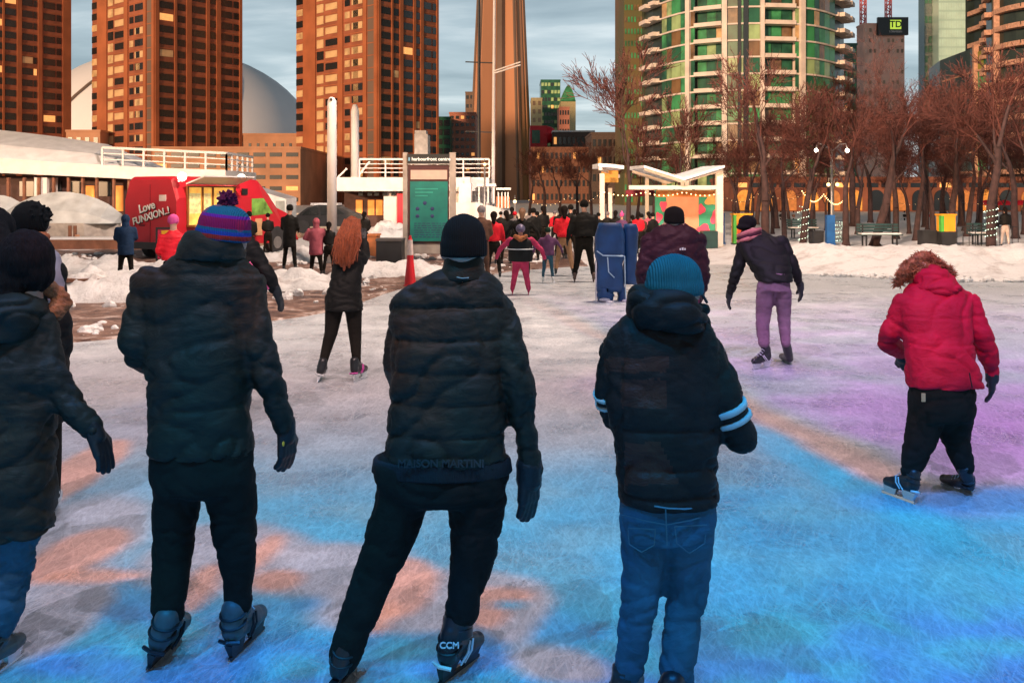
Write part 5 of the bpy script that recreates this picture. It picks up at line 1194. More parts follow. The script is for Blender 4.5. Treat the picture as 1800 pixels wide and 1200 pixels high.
class Person:
    def __init__(s, Z, label, feet, cat='person', group='people skating and walking', name='person'):
        s.Z = Z; s.k = Z/F; s.root = empty(name, (feet[0], feet[1], 0), label, cat, group); s.shapes = []
    def p(s, px, py, dz=0.0): return P(px, py, s.Z+dz)
    def r(s, px): return px*s.k
    def torso(s, mb, rows, n=24, store=True):       # rows: (py, cx, half_width_px, depth_m, dz)
        rs = []
        for (py, cx_, hw, dep, dz) in rows:
            c = s.p(cx_, py, dz); a = s.r(hw)
            rs.append([c+Vector((a*math.copysign(abs(math.cos(q))**.85, math.cos(q)), dep*math.copysign(abs(math.sin(q))**.85, math.sin(q)), 0)) for q in [2*math.pi*k/n for k in range(n)]])
        mb.rings(rs[::-1] if rs[0][0].z > rs[-1][0].z else rs)
        if store: s.shapes.append(('t', rows))
    def limb(s, mb, pts_, store=True):              # (px, py, dz, r_px)
        P3 = [s.p(a, b, c) for a, b, c, _ in pts_]; rr2 = [s.r(q[3]) for q in pts_]
        P4, r4 = [P3[0]], [rr2[0]]
        for i in range(len(P3)-1):                  # bend softly at the joints
            P4 += [P3[i].lerp(P3[i+1], .5), P3[i+1]]; r4 += [(rr2[i]+rr2[i+1])/2, rr2[i+1]]
        mb.caps(P4, r4)
        if store: s.shapes.append(('l', (P3, rr2)))
    def body(s, head, voxel=.014, face=(0, 1), neck=None, hands=()):
        """one continuous figure under the clothes: trunk, limbs, neck and a head with a face"""
        mb = MB()
        for t, d in s.shapes:
            if t == 't':
                s.torso(mb, [(py, c, hw*.74, dep*.74, dz) for (py, c, hw, dep, dz) in d], store=False)
            else:
                P3, rr2 = d; mb.caps(P3, [x*.62 for x in rr2])
        hp, hr = head; f = Vector((face[0], face[1], 0)).normalized(); sd_ = Vector((f.y, -f.x, 0)); a = math.atan2(f.y, f.x)-math.pi/2
        Q = Matrix.Rotation(a, 3, 'Z'); hs = hr/.095
        mb.ball(hp+Vector((0, 0, .02*hs)), (.076*hs, .095*hs, .098*hs), 16, 12, 0, Q)
        mb.ball(hp+f*.022*hs-Vector((0, 0, .050*hs)), (.056*hs, .062*hs, .066*hs), 14, 10, 0, Q)
        mb.tube([hp+f*.090*hs+Vector((0, 0, .015*hs)), hp+f*.115*hs-Vector((0, 0, .022*hs))], [.011*hs, .017*hs], 8)
        mb.ball(hp+f*.080*hs-Vector((0, 0, .058*hs)), (.026*hs, .013*hs, .011*hs), 10, 6, 0, Q)
        mb.ball(hp+f*.084*hs+Vector((0, 0, .032*hs)), (.048*hs, .012*hs, .009*hs), 10, 6, 0, Q)
        for sg_ in (-1, 1): mb.ball(hp+sd_*sg_*.080*hs-f*.005*hs-Vector((0, 0, .008*hs)), (.013*hs, .022*hs, .034*hs), 8, 6, 0, Q)
        nk = neck or (hp-Vector((0, 0, .20*hs))-f*.01); mb.caps([hp-Vector((0, 0, .05*hs))-f*.015, nk], [.056*hs, .070*hs])
        b = blobmesh(mb, 'body', skin, s.root, voxel, 3, .4)
        for sg_ in (-1, 1):
            e_ = MB(); e_.ball(hp+sd_*sg_*.031*hs+f*.083*hs+Vector((0, 0, .012*hs)), .0095*hs, 8, 6); e_.build('eye', black_m, s.root)
        return b
    def cloth(s, name, mb, m, voxel=.012, smooth=5, disp=None, factor=.5): return blobmesh(mb, name, m, s.root, voxel, smooth, factor, disp)
    def hand(s, name, W, d, palm, m, size=1.0, curl=.5, thumb=1, voxel=.0045, thick=1.0, spread=1.0):
        """glove: palm and five fingers. W wrist, d along the hand, palm = palm-side normal, thumb = side"""
        d = d.normalized(); pn = (palm-d*palm.dot(d)).normalized(); sd_ = d.cross(pn)*thumb; mb = MB(); S = size
        mb.caps([W-d*.03*S, W+d*.02*S], [.034*S*thick, .033*S*thick]); 
        for q in (-1, -.33, .33, 1): mb.caps([W+d*.015*S+sd_*q*.020*S, W+d*.088*S+sd_*q*.030*S], [.019*S*thick, .0155*S*thick])
        for i, (off, L) in enumerate(((.031, .070), (.011, .080), (-.010, .074), (-.029, .058))):
            b = W+d*.090*S+sd_*off*S; dd = d+sd_*off*2.2*spread; pts_ = [b]; rs = [.0125*S*thick]
            for k in range(3):
                ang = curl*(.55+.35*k)*(1+.12*i); ddd = (dd*math.cos(ang)+pn*math.sin(ang)).normalized(); pts_.append(pts_[-1]+ddd*L*S*(.42, .33, .25)[k]); rs.append(.0122*S*thick*(1-.07*(k+1)))
            mb.caps(pts_, rs, 10)
        b = W+d*.028*S+sd_*.030*S; t1 = b+(d*.62+sd_*.70+pn*.32).normalized()*.042*S; t2 = t1+(d*.85+sd_*.22+pn*.42).normalized()*.034*S
        mb.caps([b, t1, t2], [.0165*S*thick, .0140*S*thick, .0115*S*thick], 10)
        return blobmesh(mb, name, m, s.root, voxel*S, 2, .4)
    def skate(s, heel, toe, ankle, m=boot_k, trim=boot_w, hold=boot_w, size=None, laces=True, voxel=.007, cuff=.047, toecap=True):
        """heel/toe: ends of the blade on the ice; ankle: top of the boot"""
        heel, toe = Vector(heel), Vector(toe); f = toe-heel; L = f.length; f.normalize(); L = min(L, .325); c0 = heel+f*L*.33; up = (ankle-c0).normalized(); sd_ = f.cross(up).normalized(); f2 = up.cross(sd_).normalized()*-1
        f2 = f; k = L/.30; mb = MB()
        def pt(a, b, c=0): return heel+f*a*k+up*b*k+sd_*c*k
        mb.caps([pt(.045, .125), pt(.055, .17), pt(.06, .20)], [.041*k, .042*k, .044*k]); mb.tube([pt(.06, .19), ankle-up*.012], [.045*k, cuff*k], 14); mb.rings([[ankle+(f*math.cos(t)+sd_*math.sin(t))*r_*k+up*h_ for t in [2*math.pi*i/16 for i in range(16)]] for r_, h_ in ((cuff*.9, -.035), (cuff+.004, -.028), (cuff+.005, -.008), (cuff*.9, 0))])
        mb.caps([pt(.045, .112), pt(.11, .110), pt(.19, .103), pt(.265, .098)], [.036*k, .036*k, .041*k, .032*k]); mb.caps([pt(.08, .165), pt(.15, .135), pt(.22, .110)], [.042*k, .036*k, .034*k])
        b = blobmesh(mb, 'skate', m, s.root, voxel, 2, .4)
        q = MB(); T = Matrix((( f.x, sd_.x, up.x, heel.x), (f.y, sd_.y, up.y, heel.y), (f.z, sd_.z, up.z, heel.z), (0, 0, 0, 1)))
        q.T = T; 
        def wedge(x0, x1, xt0, xt1, z0, z1, hw):
            q.add([(x0, -hw, z0), (x1, -hw, z0), (x1, hw, z0), (x0, hw, z0), (xt0, -hw*2.2, z1), (xt1, -hw*2.2, z1), (xt1, hw*2.2, z1), (xt0, hw*2.2, z1)], [(0,3,2,1),(4,5,6,7),(0,1,5,4),(1,2,6,5),(2,3,7,6),(3,0,4,7)])
        wedge(.02*k, .10*k, .005*k, .12*k, .028*k, .080*k, .007*k); wedge(.18*k, .27*k, .16*k, .285*k, .028*k, .078*k, .007*k); q.box(.01*k, .29*k, -.006*k, .006*k, .018*k, .030*k)
        q.build('blade_holder', hold, b)
        q = MB(T); q.add([(.0, -.0016, .010), (.02*k, -.0016, 0), (.27*k, -.0016, 0), (.30*k, -.0016, .012), (.29*k, -.0016, .024*k), (.01*k, -.0016, .024*k), (.0, .0016, .010), (.02*k, .0016, 0), (.27*k, .0016, 0), (.30*k, .0016, .012), (.29*k, .0016, .024*k), (.01*k, .0016, .024*k)],
              [(0,1,2,3,4,5)[::-1], (6,7,8,9,10,11)]+[(i, (i+1) % 6, 6+(i+1) % 6, 6+i) for i in range(6)]); q.build('blade', steel, b)
        if laces:
            q = MB()
            for i in range(5):
                t = i/4; c = pt(.115-.0*t+.10*(1-t), .205-.062*(1-t)*1.3, 0)+f*.012*k; w_ = .026*k
                q.tube([c-sd_*w_-up*.012*k, c+f*.008*k+up*.006, c+sd_*w_-up*.012*k], .0035*k, 5)
            q.build('laces', lace, b)
        if trim:
            for sg_ in (-1, 1):
                for j, w0 in enumerate((.0, .022)):
                    q = MB(); q.tube([pt(.085+w0*1.2, .080, sg_*.042), pt(.125+w0*1.2, .115, sg_*.0455), pt(.150+w0, .150, sg_*.034)], .0045*k, 5); q.build('side_stripe', trim, b)
            q = MB(); q.tube([pt(.02, .09, .040), pt(-.003, .095, 0), pt(.02, .09, -.040)], .008*k, 6); q.build('heel_stripe', trim, b)
        if voxel <= .007:
            for a_, b_ in ((.056, .150), (.060, .185)):
                q = MB(); c1 = pt(a_, b_); q.tube([c1+(f*math.cos(t)*1.04+sd_*math.sin(t))*.0455*k+up*.012*k*math.cos(t) for t in [2*math.pi*i/24 for i in range(25)]], .0055*k, 6, cap=False); q.build('ankle_strap', MATS['strap_rubber'] if 'strap_rubber' in MATS else mat('strap_rubber', (.008, .009, .010), .5), b)
        return b
def G3(px, py): return G(px, py)
def hatmesh(p_, name, c, rx, ry, rz, m, voxel=.009, fold_h=.035, tilt=0, brim=1.06, cut=-.25):
    mb = MB(); Q = Matrix.Rotation(tilt, 3, 'Y'); rs = []
    for i in range(12):
        t = cut+(1-cut)*i/11; t = min(t, .995); rr2 = math.sqrt(max(.0, 1-max(0, t)**2.6)); rs.append([c+Q @ Vector((rx*rr2*math.cos(a), ry*rr2*math.sin(a), rz*t)) for a in [2*math.pi*k/24 for k in range(24)]])
    mb.rings(rs)
    zc = cut*rz
    rs = [[c+Q @ Vector((rx*s_*math.cos(a), ry*s_*math.sin(a), zc+h)) for a in [2*math.pi*k/24 for k in range(24)]] for s_, h in ((brim-.03, -.004), (brim, .006), (brim, fold_h), (brim-.05, fold_h+.008))]
    mb.rings(rs); return p_.cloth(name, mb, m, voxel, 3, None, .4)
V = Vector
# ---- man in the dark jacket and striped bobble hat
Z = 3.97; a = Person(Z, 'man seen from behind in a dark jacket and a striped blue and red bobble hat', G(350, 1165))
mb = MB(); a.torso(mb, [(426, 385, 40, .085, .02), (440, 372, 56, .11, .02), (458, 366, 72, .125, .02), (476, 352, 96, .13, .02), (500, 348, 108, .14, .02), (560, 350, 104, .150, .02), (640, 351, 95, .150, .0), (700, 351, 90, .145, 0), (760, 352, 92, .15, 0), (800, 354, 95, .155, 0)])
a.limb(mb, [(262, 502, .02, 36), (242, 600, -.02, 33), (246, 618, .0, 32), (290, 652, .22, 27)])
a.limb(mb, [(436, 502, .02, 36), (458, 620, -.02, 32), (474, 668, -.02, 29), (500, 748, .04, 21)])
jd = both(fold(.012, 4.5, 2, (1, 1, 1.6)), fold(.005, 11, 7, (1, 1, 2.4)), seams([Zh(795, Z), Zh(478, Z)], .010, .007, 0))
jk = a.cloth('jacket', mb, navy, .011, 5, jd)
mb = MB(); a.torso(mb, [(404, 378, 47, .10, .0), (420, 374, 56, .12, .0), (438, 372, 60, .13, .0), (456, 368, 64, .13, .01)], store=False); a.cloth('collar', mb, navy, .010, 5, fold(.006, 8, 3))
mb = MB(); a.torso(mb, [(780, 355, 90, .135, 0), (812, 356, 92, .14, 0), (840, 357, 94, .145, 0), (860, 357, 90, .14, 0), (872, 357, 58, .08, 0)])
a.limb(mb, [(311, 858, 0, 46), (305, 950, .02, 39), (302, 975, .02, 37), (297, 1058, -.02, 31), (296, 1074, -.02, 31)]); a.limb(mb, [(405, 858, 0, 48), (412, 940, .02, 41), (416, 975, .02, 36), (419, 1040, .03, 28), (420, 1056, .03, 28)])
a.cloth('trousers', mb, blackp, .011, 5, both(fold(.007, 5, 5, (1.4, 1, 1.5)), fold(.003, 12, 9, (1.2, 1, 2))))
a.body((a.p(396, 424), .093), hands=())
hatmesh(a, 'hat', a.p(394, 402), .104, .115, .100, bobble, .008, .03, R(8), 1.05, -.40)
mb = MB(); c = a.p(399, 352); r2 = random.Random(4)
for k in range(70):
    d = V((r2.gauss(0, 1), r2.gauss(0, 1), r2.gauss(0, 1))).normalized(); mb.tube([c, c+d*.036, c+d*r2.uniform(.040, .048)], [.010, .007, .003], 5)
mb.ball(c, .034); mb.build('pompom', weave('pompom_wool', (.10, .01, .05), .95, folds=.1), a.root, smooth=True)
W = a.p(503, 756, .05); a.hand('glove', W, V((.03, .05, -1)), V((-.9, .5, .2)), glove_m, 1.06, .50, 1, thick=1.12)
q = MB(); q.ball(W+V((-.004, -.036, -.045)), (.006, .004, .012)); q.build('logo', mat('yellow_mark', (.8, .5, .03), .5), a.root)
a.hand('glove', a.p(296, 655, .26), V((.75, .5, .1)), V((0, 1, 0)), glove_m, 1.0, .6, 1)
a.skate(G(254, 1188), G(322, 1118), a.p(300, 1082, -.02), boot_t, boot_k, black_m); a.skate(G(402, 1172), G(468, 1108), a.p(418, 1062, .04), boot_t, boot_k, black_m)

# ---- man in the middle, padded dark jacket and black beanie
Z = 3.82; a = Person(Z, 'man in the middle seen from behind, striding in a black beanie and padded dark jacket', G(710, 1205))
mb = MB(); a.torso(mb, [(474, 812, 40, .085, .02), (486, 806, 66, .11, .02), (500, 800, 90, .125, .02), (520, 795, 104, .135, .02), (552, 790, 110, .145, .02), (610, 786, 107, .150, 0), (660, 783, 102, .150, 0), (710, 783, 103, .150, 0), (760, 783, 107, .155, 0), (806, 785, 112, .155, 0)])
a.limb(mb, [(712, 545, .02, 36), (700, 640, .04, 31), (712, 690, .12, 28), (752, 712, .30, 24)])
a.limb(mb, [(878, 548, .02, 36), (905, 640, -.02, 33), (916, 690, -.02, 29), (926, 780, .02, 23), (930, 822, .03, 25)])
sz = [Zh(y, Z) for y in (536, 592, 648, 702, 757)]
jd = seams(sz, .006, .010, .004, both(fold(.014, 4.5, 2, (1.3, 1, 1.3)), fold(.005, 12, 4)), (X(690, Z), X(890, Z))); jd2 = seams([Zh(790, Z)], .008, .006, 0)
jk = a.cloth('jacket', mb, navy, .010, 4, both(jd, jd2))
mb = MB(); a.torso(mb, [(449, 816, 34, .085, .02), (470, 815, 37, .095, .01), (484, 812, 42, .10, .01), (492, 810, 46, .10, .01)], store=False); a.cloth('collar', mb, navy, .008, 3)
q = MB(); q.tube([a.p(803, 487, -.100), a.p(812, 489, -.106), a.p(824, 488, -.100)], .002, 5); q.build('piping', mat('pale_piping', (.25, .5, .55), .5), a.root)
mb = MB(); a.torso(mb, [(790, 780, 108, .14, 0), (812, 776, 123, .15, 0), (840, 776, 121, .155, 0), (866, 778, 112, .15, 0), (880, 780, 92, .12, 0), (888, 780, 52, .07, 0)])
a.limb(mb, [(706, 880, 0, 52), (672, 980, .0, 44), (658, 1010, -.01, 41), (614, 1130, -.06, 31), (607, 1155, -.06, 31)]); a.limb(mb, [(840, 880, 0, 54), (832, 960, .02, 44), (826, 1000, .02, 38), (814, 1056, .0, 31), (812, 1070, 0, 33)])
a.cloth('trousers', mb, blackp, .010, 4, both(fold(.008, 5, 5, (1.4, 1, 1.6)), fold(.003, 12, 9, (1.2, 1, 2))))
q = MB(); rs = [[a.p(777, y, 0)+V((a.r(hw)*math.cos(t), .157*math.sin(t), 0)) for t in [2*math.pi*k/40 for k in range(40)]] for y, hw in ((802, 118), (806, 121), (826, 124), (829, 121))]; q.rings(rs); wbn = q.build('waistband', weave('ribbed_waistband', (.02, .02, .022), .9, kind='rib', scale=300, folds=.2), a.root, smooth=True)
text('lettering', 'MAISON MARTINI', .040, mat('faded_print', (.026, .03, .032), .8), Matrix.Translation(a.p(775, 815, -.162)) @ FACE, wbn, .002, True)
a.body((a.p(814, 440), .094)); hatmesh(a, 'hat', a.p(815, 432), .088, .108, .125, knit_k, .008, .05, 0, 1.04, -.30)
a.hand('glove', a.p(930, 832, .03), V((-.02, .05, -1)), V((-.75, .65, 0)), glove_m, 1.10, .22, 1, thick=1.42, spread=.6)
a.hand('glove', a.p(760, 714, .34), V((.8, .5, 0)), V((0, 1, -.2)), glove_m, 1.0, .6, 1)
b = a.skate(G(768, 1214), G(842, 1158), a.p(806, 1082, .0), boot_k, boot_w, boot_k, cuff=.056)
text('lettering', 'CCM', .034, boot_w, Matrix.Translation(a.p(790, 1134, -.085)) @ FACE, b, .002, True); q = MB(); q.rings([[a.p(804, y, .0)+V((.060*math.cos(t), .062*math.sin(t), 0)) for t in [2*math.pi*k/24 for k in range(24)]] for y in (1098, 1100, 1112, 1114)]); q.build('strap', boot_k, b, smooth=True)
a.skate(G(572, 1240), G(622, 1178), a.p(608, 1152, -.06), boot_k, None, boot_k)

# ---- person in the teal beanie, quilted jacket and jeans
Z = 3.45; a = Person(Z, 'person in a teal beanie, dark quilted jacket with white arm bands and blue jeans', G(1150, 1285))
mb = MB(); a.torso(mb, [(545, 1168, 50, .085, .02), (560, 1166, 70, .10, .02), (578, 1162, 92, .12, .02), (600, 1160, 104, .13, .02), (640, 1162, 108, .14, .02), (700, 1165, 103, .14, 0), (760, 1170, 95, .14, 0), (810, 1172, 91, .14, 0), (845, 1174, 92, .145, 0), (872, 1176, 91, .145, 0), (880, 1178, 84, .14, 0)])
a.limb(mb, [(1084, 620, .02, 37), (1072, 690, .02, 29), (1084, 735, .08, 26), (1120, 742, .28, 24)])
a.limb(mb, [(1240, 625, .02, 40), (1282, 720, -.02, 35), (1302, 768, .0, 32), (1268, 752, .30, 26)])
sz = [Zh(y, Z) for y in (745, 812, 860)]
jd = seams(sz, .007, .010, .005, both(fold(.010, 5, 12, (1, 1, 1.5)), fold(.004, 12, 4, (1, 1, 2))), (X(1090, Z), X(1255, Z)))
jk = a.cloth('jacket', mb, quilt, .010, 4, jd)
# big collapsed hood
mb = MB(); a.torso(mb, [(503, 1163, 50, .11, -.01), (515, 1164, 62, .14, -.01), (530, 1165, 68, .155, -.01), (548, 1168, 71, .16, -.01), (564, 1172, 72, .155, -.01), (580, 1172, 62, .14, 0)], store=False)
mb.caps([a.p(1228, 548, .03), a.p(1246, 584, .04)], [.045, .016]); a.cloth('hood', mb, quilt, .009, 4, fold(.016, 6, 8, (1, 1, 2)))
# second, brown colour on set areas of the jacket's back
q = MB(); 
def back_patch(p_, pts_, dep, m, name, off=.004):
    """a sewn-on panel following the rounded back"""
    mb_ = MB(); vs = []
    for (px, py, d) in pts_: vs.append(p_.p(px, py, -dep+d-off))
    n = len(vs); c = sum(vs, V((0, 0, 0)))/n-V((0, .004, 0)); mb_.add(vs+[c]+[v+V((0, .012, 0)) for v in vs], [(i, (i+1) % n, n)[::-1] for i in range(n)]+[(i, (i+1) % n, n+1+(i+1) % n, n+1+i) for i in range(n)]); return mb_.build(name, m, p_.root)
def curved_panel(p_, rows, ct, hw, dep, m, name, off=.012):
    mb_ = MB(); n = 10
    for (y, xa, xb) in rows:
        for i in range(n+1):
            px = xa+(xb-xa)*i/n; t = max(-1, min(1, (px-ct)/hw)); mb_.v.append(tuple(p_.p(px, y, -dep*max(0, 1-abs(t)**2.2)**.5-off)))
    for j in range(len(rows)-1):
        for i in range(n): b_ = j*(n+1)+i; mb_.f.append((b_, b_+n+1, b_+n+2, b_+1)); mb_.m.append(0)
    o = mb_.build(name, m, p_.root, smooth=True); so = o.modifiers.new('t', 'SOLIDIFY'); so.thickness = .012; so.offset = -1; return o
rust_m = weave('rust_brown_area', (.060, .020, .012), .5, folds=.5)
jk.data.materials.append(rust_m)
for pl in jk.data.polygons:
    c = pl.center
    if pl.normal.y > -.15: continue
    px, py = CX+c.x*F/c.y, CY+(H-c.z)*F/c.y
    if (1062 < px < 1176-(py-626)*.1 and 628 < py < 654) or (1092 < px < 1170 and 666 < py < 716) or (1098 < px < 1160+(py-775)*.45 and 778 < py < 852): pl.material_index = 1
# arm bands (rings round the right sleeve, and one round the left)
for (p0_, p1_, r_m) in (((1268, 742, -.018), (1290, 726, -.018), 1),):
    pass
def band(p_, ptA, ptB, rad, w, m, name='arm_band'):
    A, B = p_.p(*ptA), p_.p(*ptB); d = (B-A).normalized(); q = MB(); q.tube([A-d*w/2, A-d*w/2*.9, A+d*w/2*.9, A+d*w/2], [rad*.97, rad, rad, rad*.97], 28); return q.build(name, m, p_.root, smooth=True)
wb_m = mat('sleeve_band', (.50, .50, .48), .6)
band(a, (1279, 716, -.018), (1298, 760, -.005), a.r(35)+.001, .020, wb_m); band(a, (1288, 736, -.012), (1304, 772, -.005), a.r(34.4)+.001, .018, wb_m)
band(a, (1070, 690, .02), (1076, 716, .05), a.r(28.5)-.001, .012, wb_m); band(a, (1072, 704, .035), (1080, 726, .06), a.r(27.6)-.001, .012, wb_m)
mb = MB(); a.torso(mb, [(860, 1172, 85, .13, 0), (885, 1173, 86, .135, 0), (920, 1174, 86, .135, 0), (945, 1174, 83, .13, 0)])
a.limb(mb, [(1133, 945, 0, 44), (1128, 1030, .0, 40), (1122, 1070, .0, 36), (1108, 1160, -.0, 29), (1106, 1172, 0, 30)]); a.limb(mb, [(1212, 945, 0, 46), (1207, 1050, .02, 39), (1200, 1080, .02, 36), (1190, 1180, .0, 33), (1186, 1240, 0, 33)])
jn = a.cloth('jeans', mb, denim, .009, 3, both(fold(.007, 6, 3, (1.3, 1, 1.7)), fold(.0035, 14, 8, (1, 1, 2)), seams([Zh(1085, Z)], .010, .006, 0)))
st_m = mat('denim_stitch', (.05, .12, .15), .8); dk_d = weave('dark_denim', (.012, .045, .09), .85, scale=300)
q = MB(); pk_ = [(1186, 925), (1190, 955), (1212, 972), (1238, 955), (1242, 922)]
def on_back(px, py, ct, hw, dep): t = max(-1, min(1, (px-ct)/hw)); return a.p(px, py, -dep*math.sqrt(max(0, 1-t*t))*.98-.004)
pts3 = [on_back(px, py, 1174, 92, .150) for px, py in pk_]
q.tube(pts3, .0022, 4); q.tube([pts3[0], pts3[-1]], .0026, 4); q.build('pocket_stitching', st_m, jn)
q = MB(); q.tube([on_back(px, py, 1174, 92, .152) for px, py in ((1170, 892), (1171, 915), (1172, 940), (1173, 958))], .0026, 4); q.build('centre_seam', st_m, jn)
q = MB(); q.tube([on_back(px, py, 1174, 92, .152) for px, py in ((1092, 904), (1130, 914), (1171, 922), (1215, 914), (1252, 902))], .0022, 4); q.build('yoke_seam', st_m, jn)
pk2 = [on_back(px, py, 1174, 92, .150) for px, py in ((1104, 928), (1106, 956), (1128, 970), (1150, 958), (1152, 930))]; q = MB(); q.tube(pk2, .0022, 4); q.tube([pk2[0], pk2[-1]], .0026, 4); q.build('pocket_stitching', st_m, jn)
q = MB(); q.tube([on_back(px, py, 1174, 92, .152) for px, py in ((1150, 889), (1175, 893), (1205, 894), (1232, 891))], .003, 5); q.build('belt_edge', mat('pale_belt', (.10, .20, .24), .6), jn)
a.body((a.p(1185, 514), .094)); hatmesh(a, 'hat', a.p(1185, 500), .098, .110, .108, knit_t, .008, .035, 0, 1.05, -.28)
q = MB(); c = a.p(1222, 528, -.0); q.ball(c, (.016, .02, .02)); q.build('ear_cover', mat('pink_band', (.6, .03, .12), .7), a.root)
q = MB(); q.tube([a.p(1226, 512, .0), a.p(1236, 520, .02), a.p(1243, 532, .03)], .005, 6); q.build('glasses_arm', black_m, a.root)
a.hand('glove', a.p(1262, 742, .34), V((-.6, .6, .3)), V((0, .3, -1)), glove_m, 1.0, .8, -1); a.hand('glove', a.p(1128, 742, .32), V((.6, .6, .2)), V((0, .3, -1)), glove_m, 1.0, .8, 1)
a.skate(G(1082, 1282), G(1122, 1216), a.p(1100, 1172, .0), boot_k, boot_w, boot_k); a.skate(G(1176, 1300), G(1204, 1224), a.p(1186, 1205, .0), boot_k, boot_w, boot_k)

# ---- woman at the left edge in the long hooded coat
Z = 3.9; a = Person(Z, 'woman at the left edge in a long dark coat with one gloved hand out', G(10, 1190))
mb = MB(); a.torso(mb, [(498, 12, 46, .10, .02), (515, 6, 72, .13, .02), (540, 0, 90, .14, .02), (580, -4, 100, .15, .02), (650, -4, 103, .15, 0), (720, -6, 104, .15, 0), (790, -8, 104, .155, 0), (860, -6, 101, .155, 0), (920, -5, 99, .155, 0), (936, -5, 97, .155, 0)])
a.limb(mb, [(70, 570, .02, 36), (88, 650, -.01, 33), (102, 688, -.01, 32), (160, 752, -.02, 23)]); a.limb(mb, [(-75, 570, .02, 36), (-100, 680, .0, 32), (-85, 780, .06, 22)])
a.cloth('coat', mb, navy, .011, 4, both(fold(.013, 4.5, 21, (1, 1, 1.6)), fold(.006, 12, 4, (1, 1, 2.2)), seams([Zh(700, Z), Zh(928, Z)], .010, .006, 0)))
mb = MB(); a.torso(mb, [(500, 18, 42, .10, .0), (520, 12, 62, .14, -.03), (545, 6, 74, .15, -.04), (575, -4, 72, .12, -.05), (600, -10, 55, .08, -.07)], store=False); a.cloth('hood', mb, navy, .010, 5, fold(.012, 6, 31))
mb = MB(); mb.caps([a.p(72, 500, .05), a.p(100, 516, .10), a.p(112, 532, .10), a.p(96, 548, .06)], [.036, .034, .034, .04]); a.cloth('fur_trim', mb, fur, .009, 2, lambda c, n: .010*noise.noise(c*55))
mb = MB(); a.limb(mb, [(28, 930, 0, 46), (14, 1000, .02, 44), (0, 1060, .0, 42), (-14, 1120, .0, 32)]); a.limb(mb, [(-60, 930, 0, 46), (-66, 1060, .02, 42), (-70, 1120, .0, 32)]); a.cloth('jeans', mb, denim, .011, 4, both(fold(.010, 6, 33, (1, 1, 2.4)), fold(.007, 14, 8)))
hd_ = a.p(48, 462); a.body((hd_, .096), face=(-.1, .99))
mb = MB(); mb.ball(hd_+V((-.004, -.006, .014)), (.108, .122, .120)); mb.ball(hd_+V((.03, -.01, -.04)), (.075, .09, .08)); mb.caps([hd_+V((-.05, -.03, -.02)), a.p(20, 498, -.05), a.p(14, 520, -.08)], [.085, .075, .05]); a.cloth('hair', mb, hair_d, .008, 3, lambda c, n: .006*noise.noise(V((c.x*40, c.y*40, c.z*6))))
a.hand('glove', a.p(166, 758, -.02), V((.42, 0, -1)), V((-1, .4, -.4)), glove_m, 1.0, .35, 1, thick=1.12)
a.skate(G(-34, 1216), G(40, 1158), a.p(-4, 1118, .0), boot_t, None, steel); a.skate(G(-110, 1216), G(-60, 1150), a.p(-72, 1118, .0), boot_t, None, steel)
# ---- second figure with very long hair cut off by the left edge
Z = 4.7; a = Person(Z, 'tall person with a long dark brown ponytail cut off by the left picture edge', G(-22, 1040))
mb = MB(); a.torso(mb, [(466, -20, 36, .08, 0), (490, -25, 70, .12, 0), (540, -28, 82, .13, 0), (700, -28, 76, .14, 0), (800, -28, 80, .15, 0)]); a.limb(mb, [(-90, 520, 0, 28), (-100, 650, 0, 24), (-90, 740, .1, 20)]); a.limb(mb, [(34, 520, 0, 28), (30, 640, .1, 24), (10, 690, .3, 20)]); a.cloth('jacket', mb, blackj, .016, 4, fold(.01, 5, 3))
mb = MB(); a.limb(mb, [(-52, 800, 0, 38), (-56, 900, 0, 32), (-58, 990, 0, 24)]); a.limb(mb, [(0, 800, 0, 38), (4, 900, 0, 32), (6, 990, 0, 24)]); a.cloth('trousers', mb, blackp, .016, 4)
hd_ = a.p(-10, 412); a.body((hd_, .096), .02); mb = MB(); mb.ball(hd_+V((0, -.01, .02)), (.098, .112, .115)); mb.caps([hd_+V((0, -.06, .03)), a.p(8, 440, -.14), a.p(12, 500, -.14), a.p(10, 540, -.14)], [.085, .06, .055, .03]); a.cloth('hair', mb, hair_d, .010, 3, lambda c, n: .006*noise.noise(V((c.x*40, c.y*40, c.z*6))))
a.hand('glove', a.p(6, 690, .32), V((-.5, .7, 0)), V((0, 1, 0)), glove_m, 1.0, .6, 1, .008); a.hand('glove', a.p(-90, 746, .1), V((0, .2, -1)), V((1, 0, 0)), glove_m, 1.0, .6, -1, .008)
a.skate(G(-66, 1050), G(-50, 990), a.p(-58, 985), boot_k, None, boot_k); a.skate(G(0, 1050), G(14, 990), a.p(6, 985), boot_k, None, boot_k)
# ---- person beyond with bun hair and pale grey jacket
Z = 5.7; a = Person(Z, 'person in a fluffy black hat, rust scarf and pale grey jacket behind the long coat', G(75, 916))
mb = MB(); a.torso(mb, [(428, 54, 26, .09, 0), (445, 54, 44, .12, 0), (480, 52, 54, .13, 0), (540, 52, 60, .15, 0), (600, 54, 62, .16, 0), (680, 56, 62, .16, 0), (742, 56, 62, .16, 0)])
mb2 = MB(); a.limb(mb, [(96, 480, 0, 22), (106, 570, .0, 21), (112, 610, .05, 19), (100, 670, .1, 16)]); a.limb(mb, [(10, 480, 0, 22), (0, 570, .0, 21), (10, 660, .1, 16)])
top_m = weave('pale_grey_shell', (.34, .31, .34), .7); a.cloth('coat', mb, blackj, .016, 4, fold(.012, 5, 13))
mb = MB(); a.torso(mb, [(430, 56, 24, .08, -.02), (446, 57, 44, .115, -.03), (480, 57, 53, .135, -.03), (515, 58, 54, .14, -.03), (530, 58, 52, .14, -.02)], store=False); a.cloth('cape', mb, top_m, .014, 3)
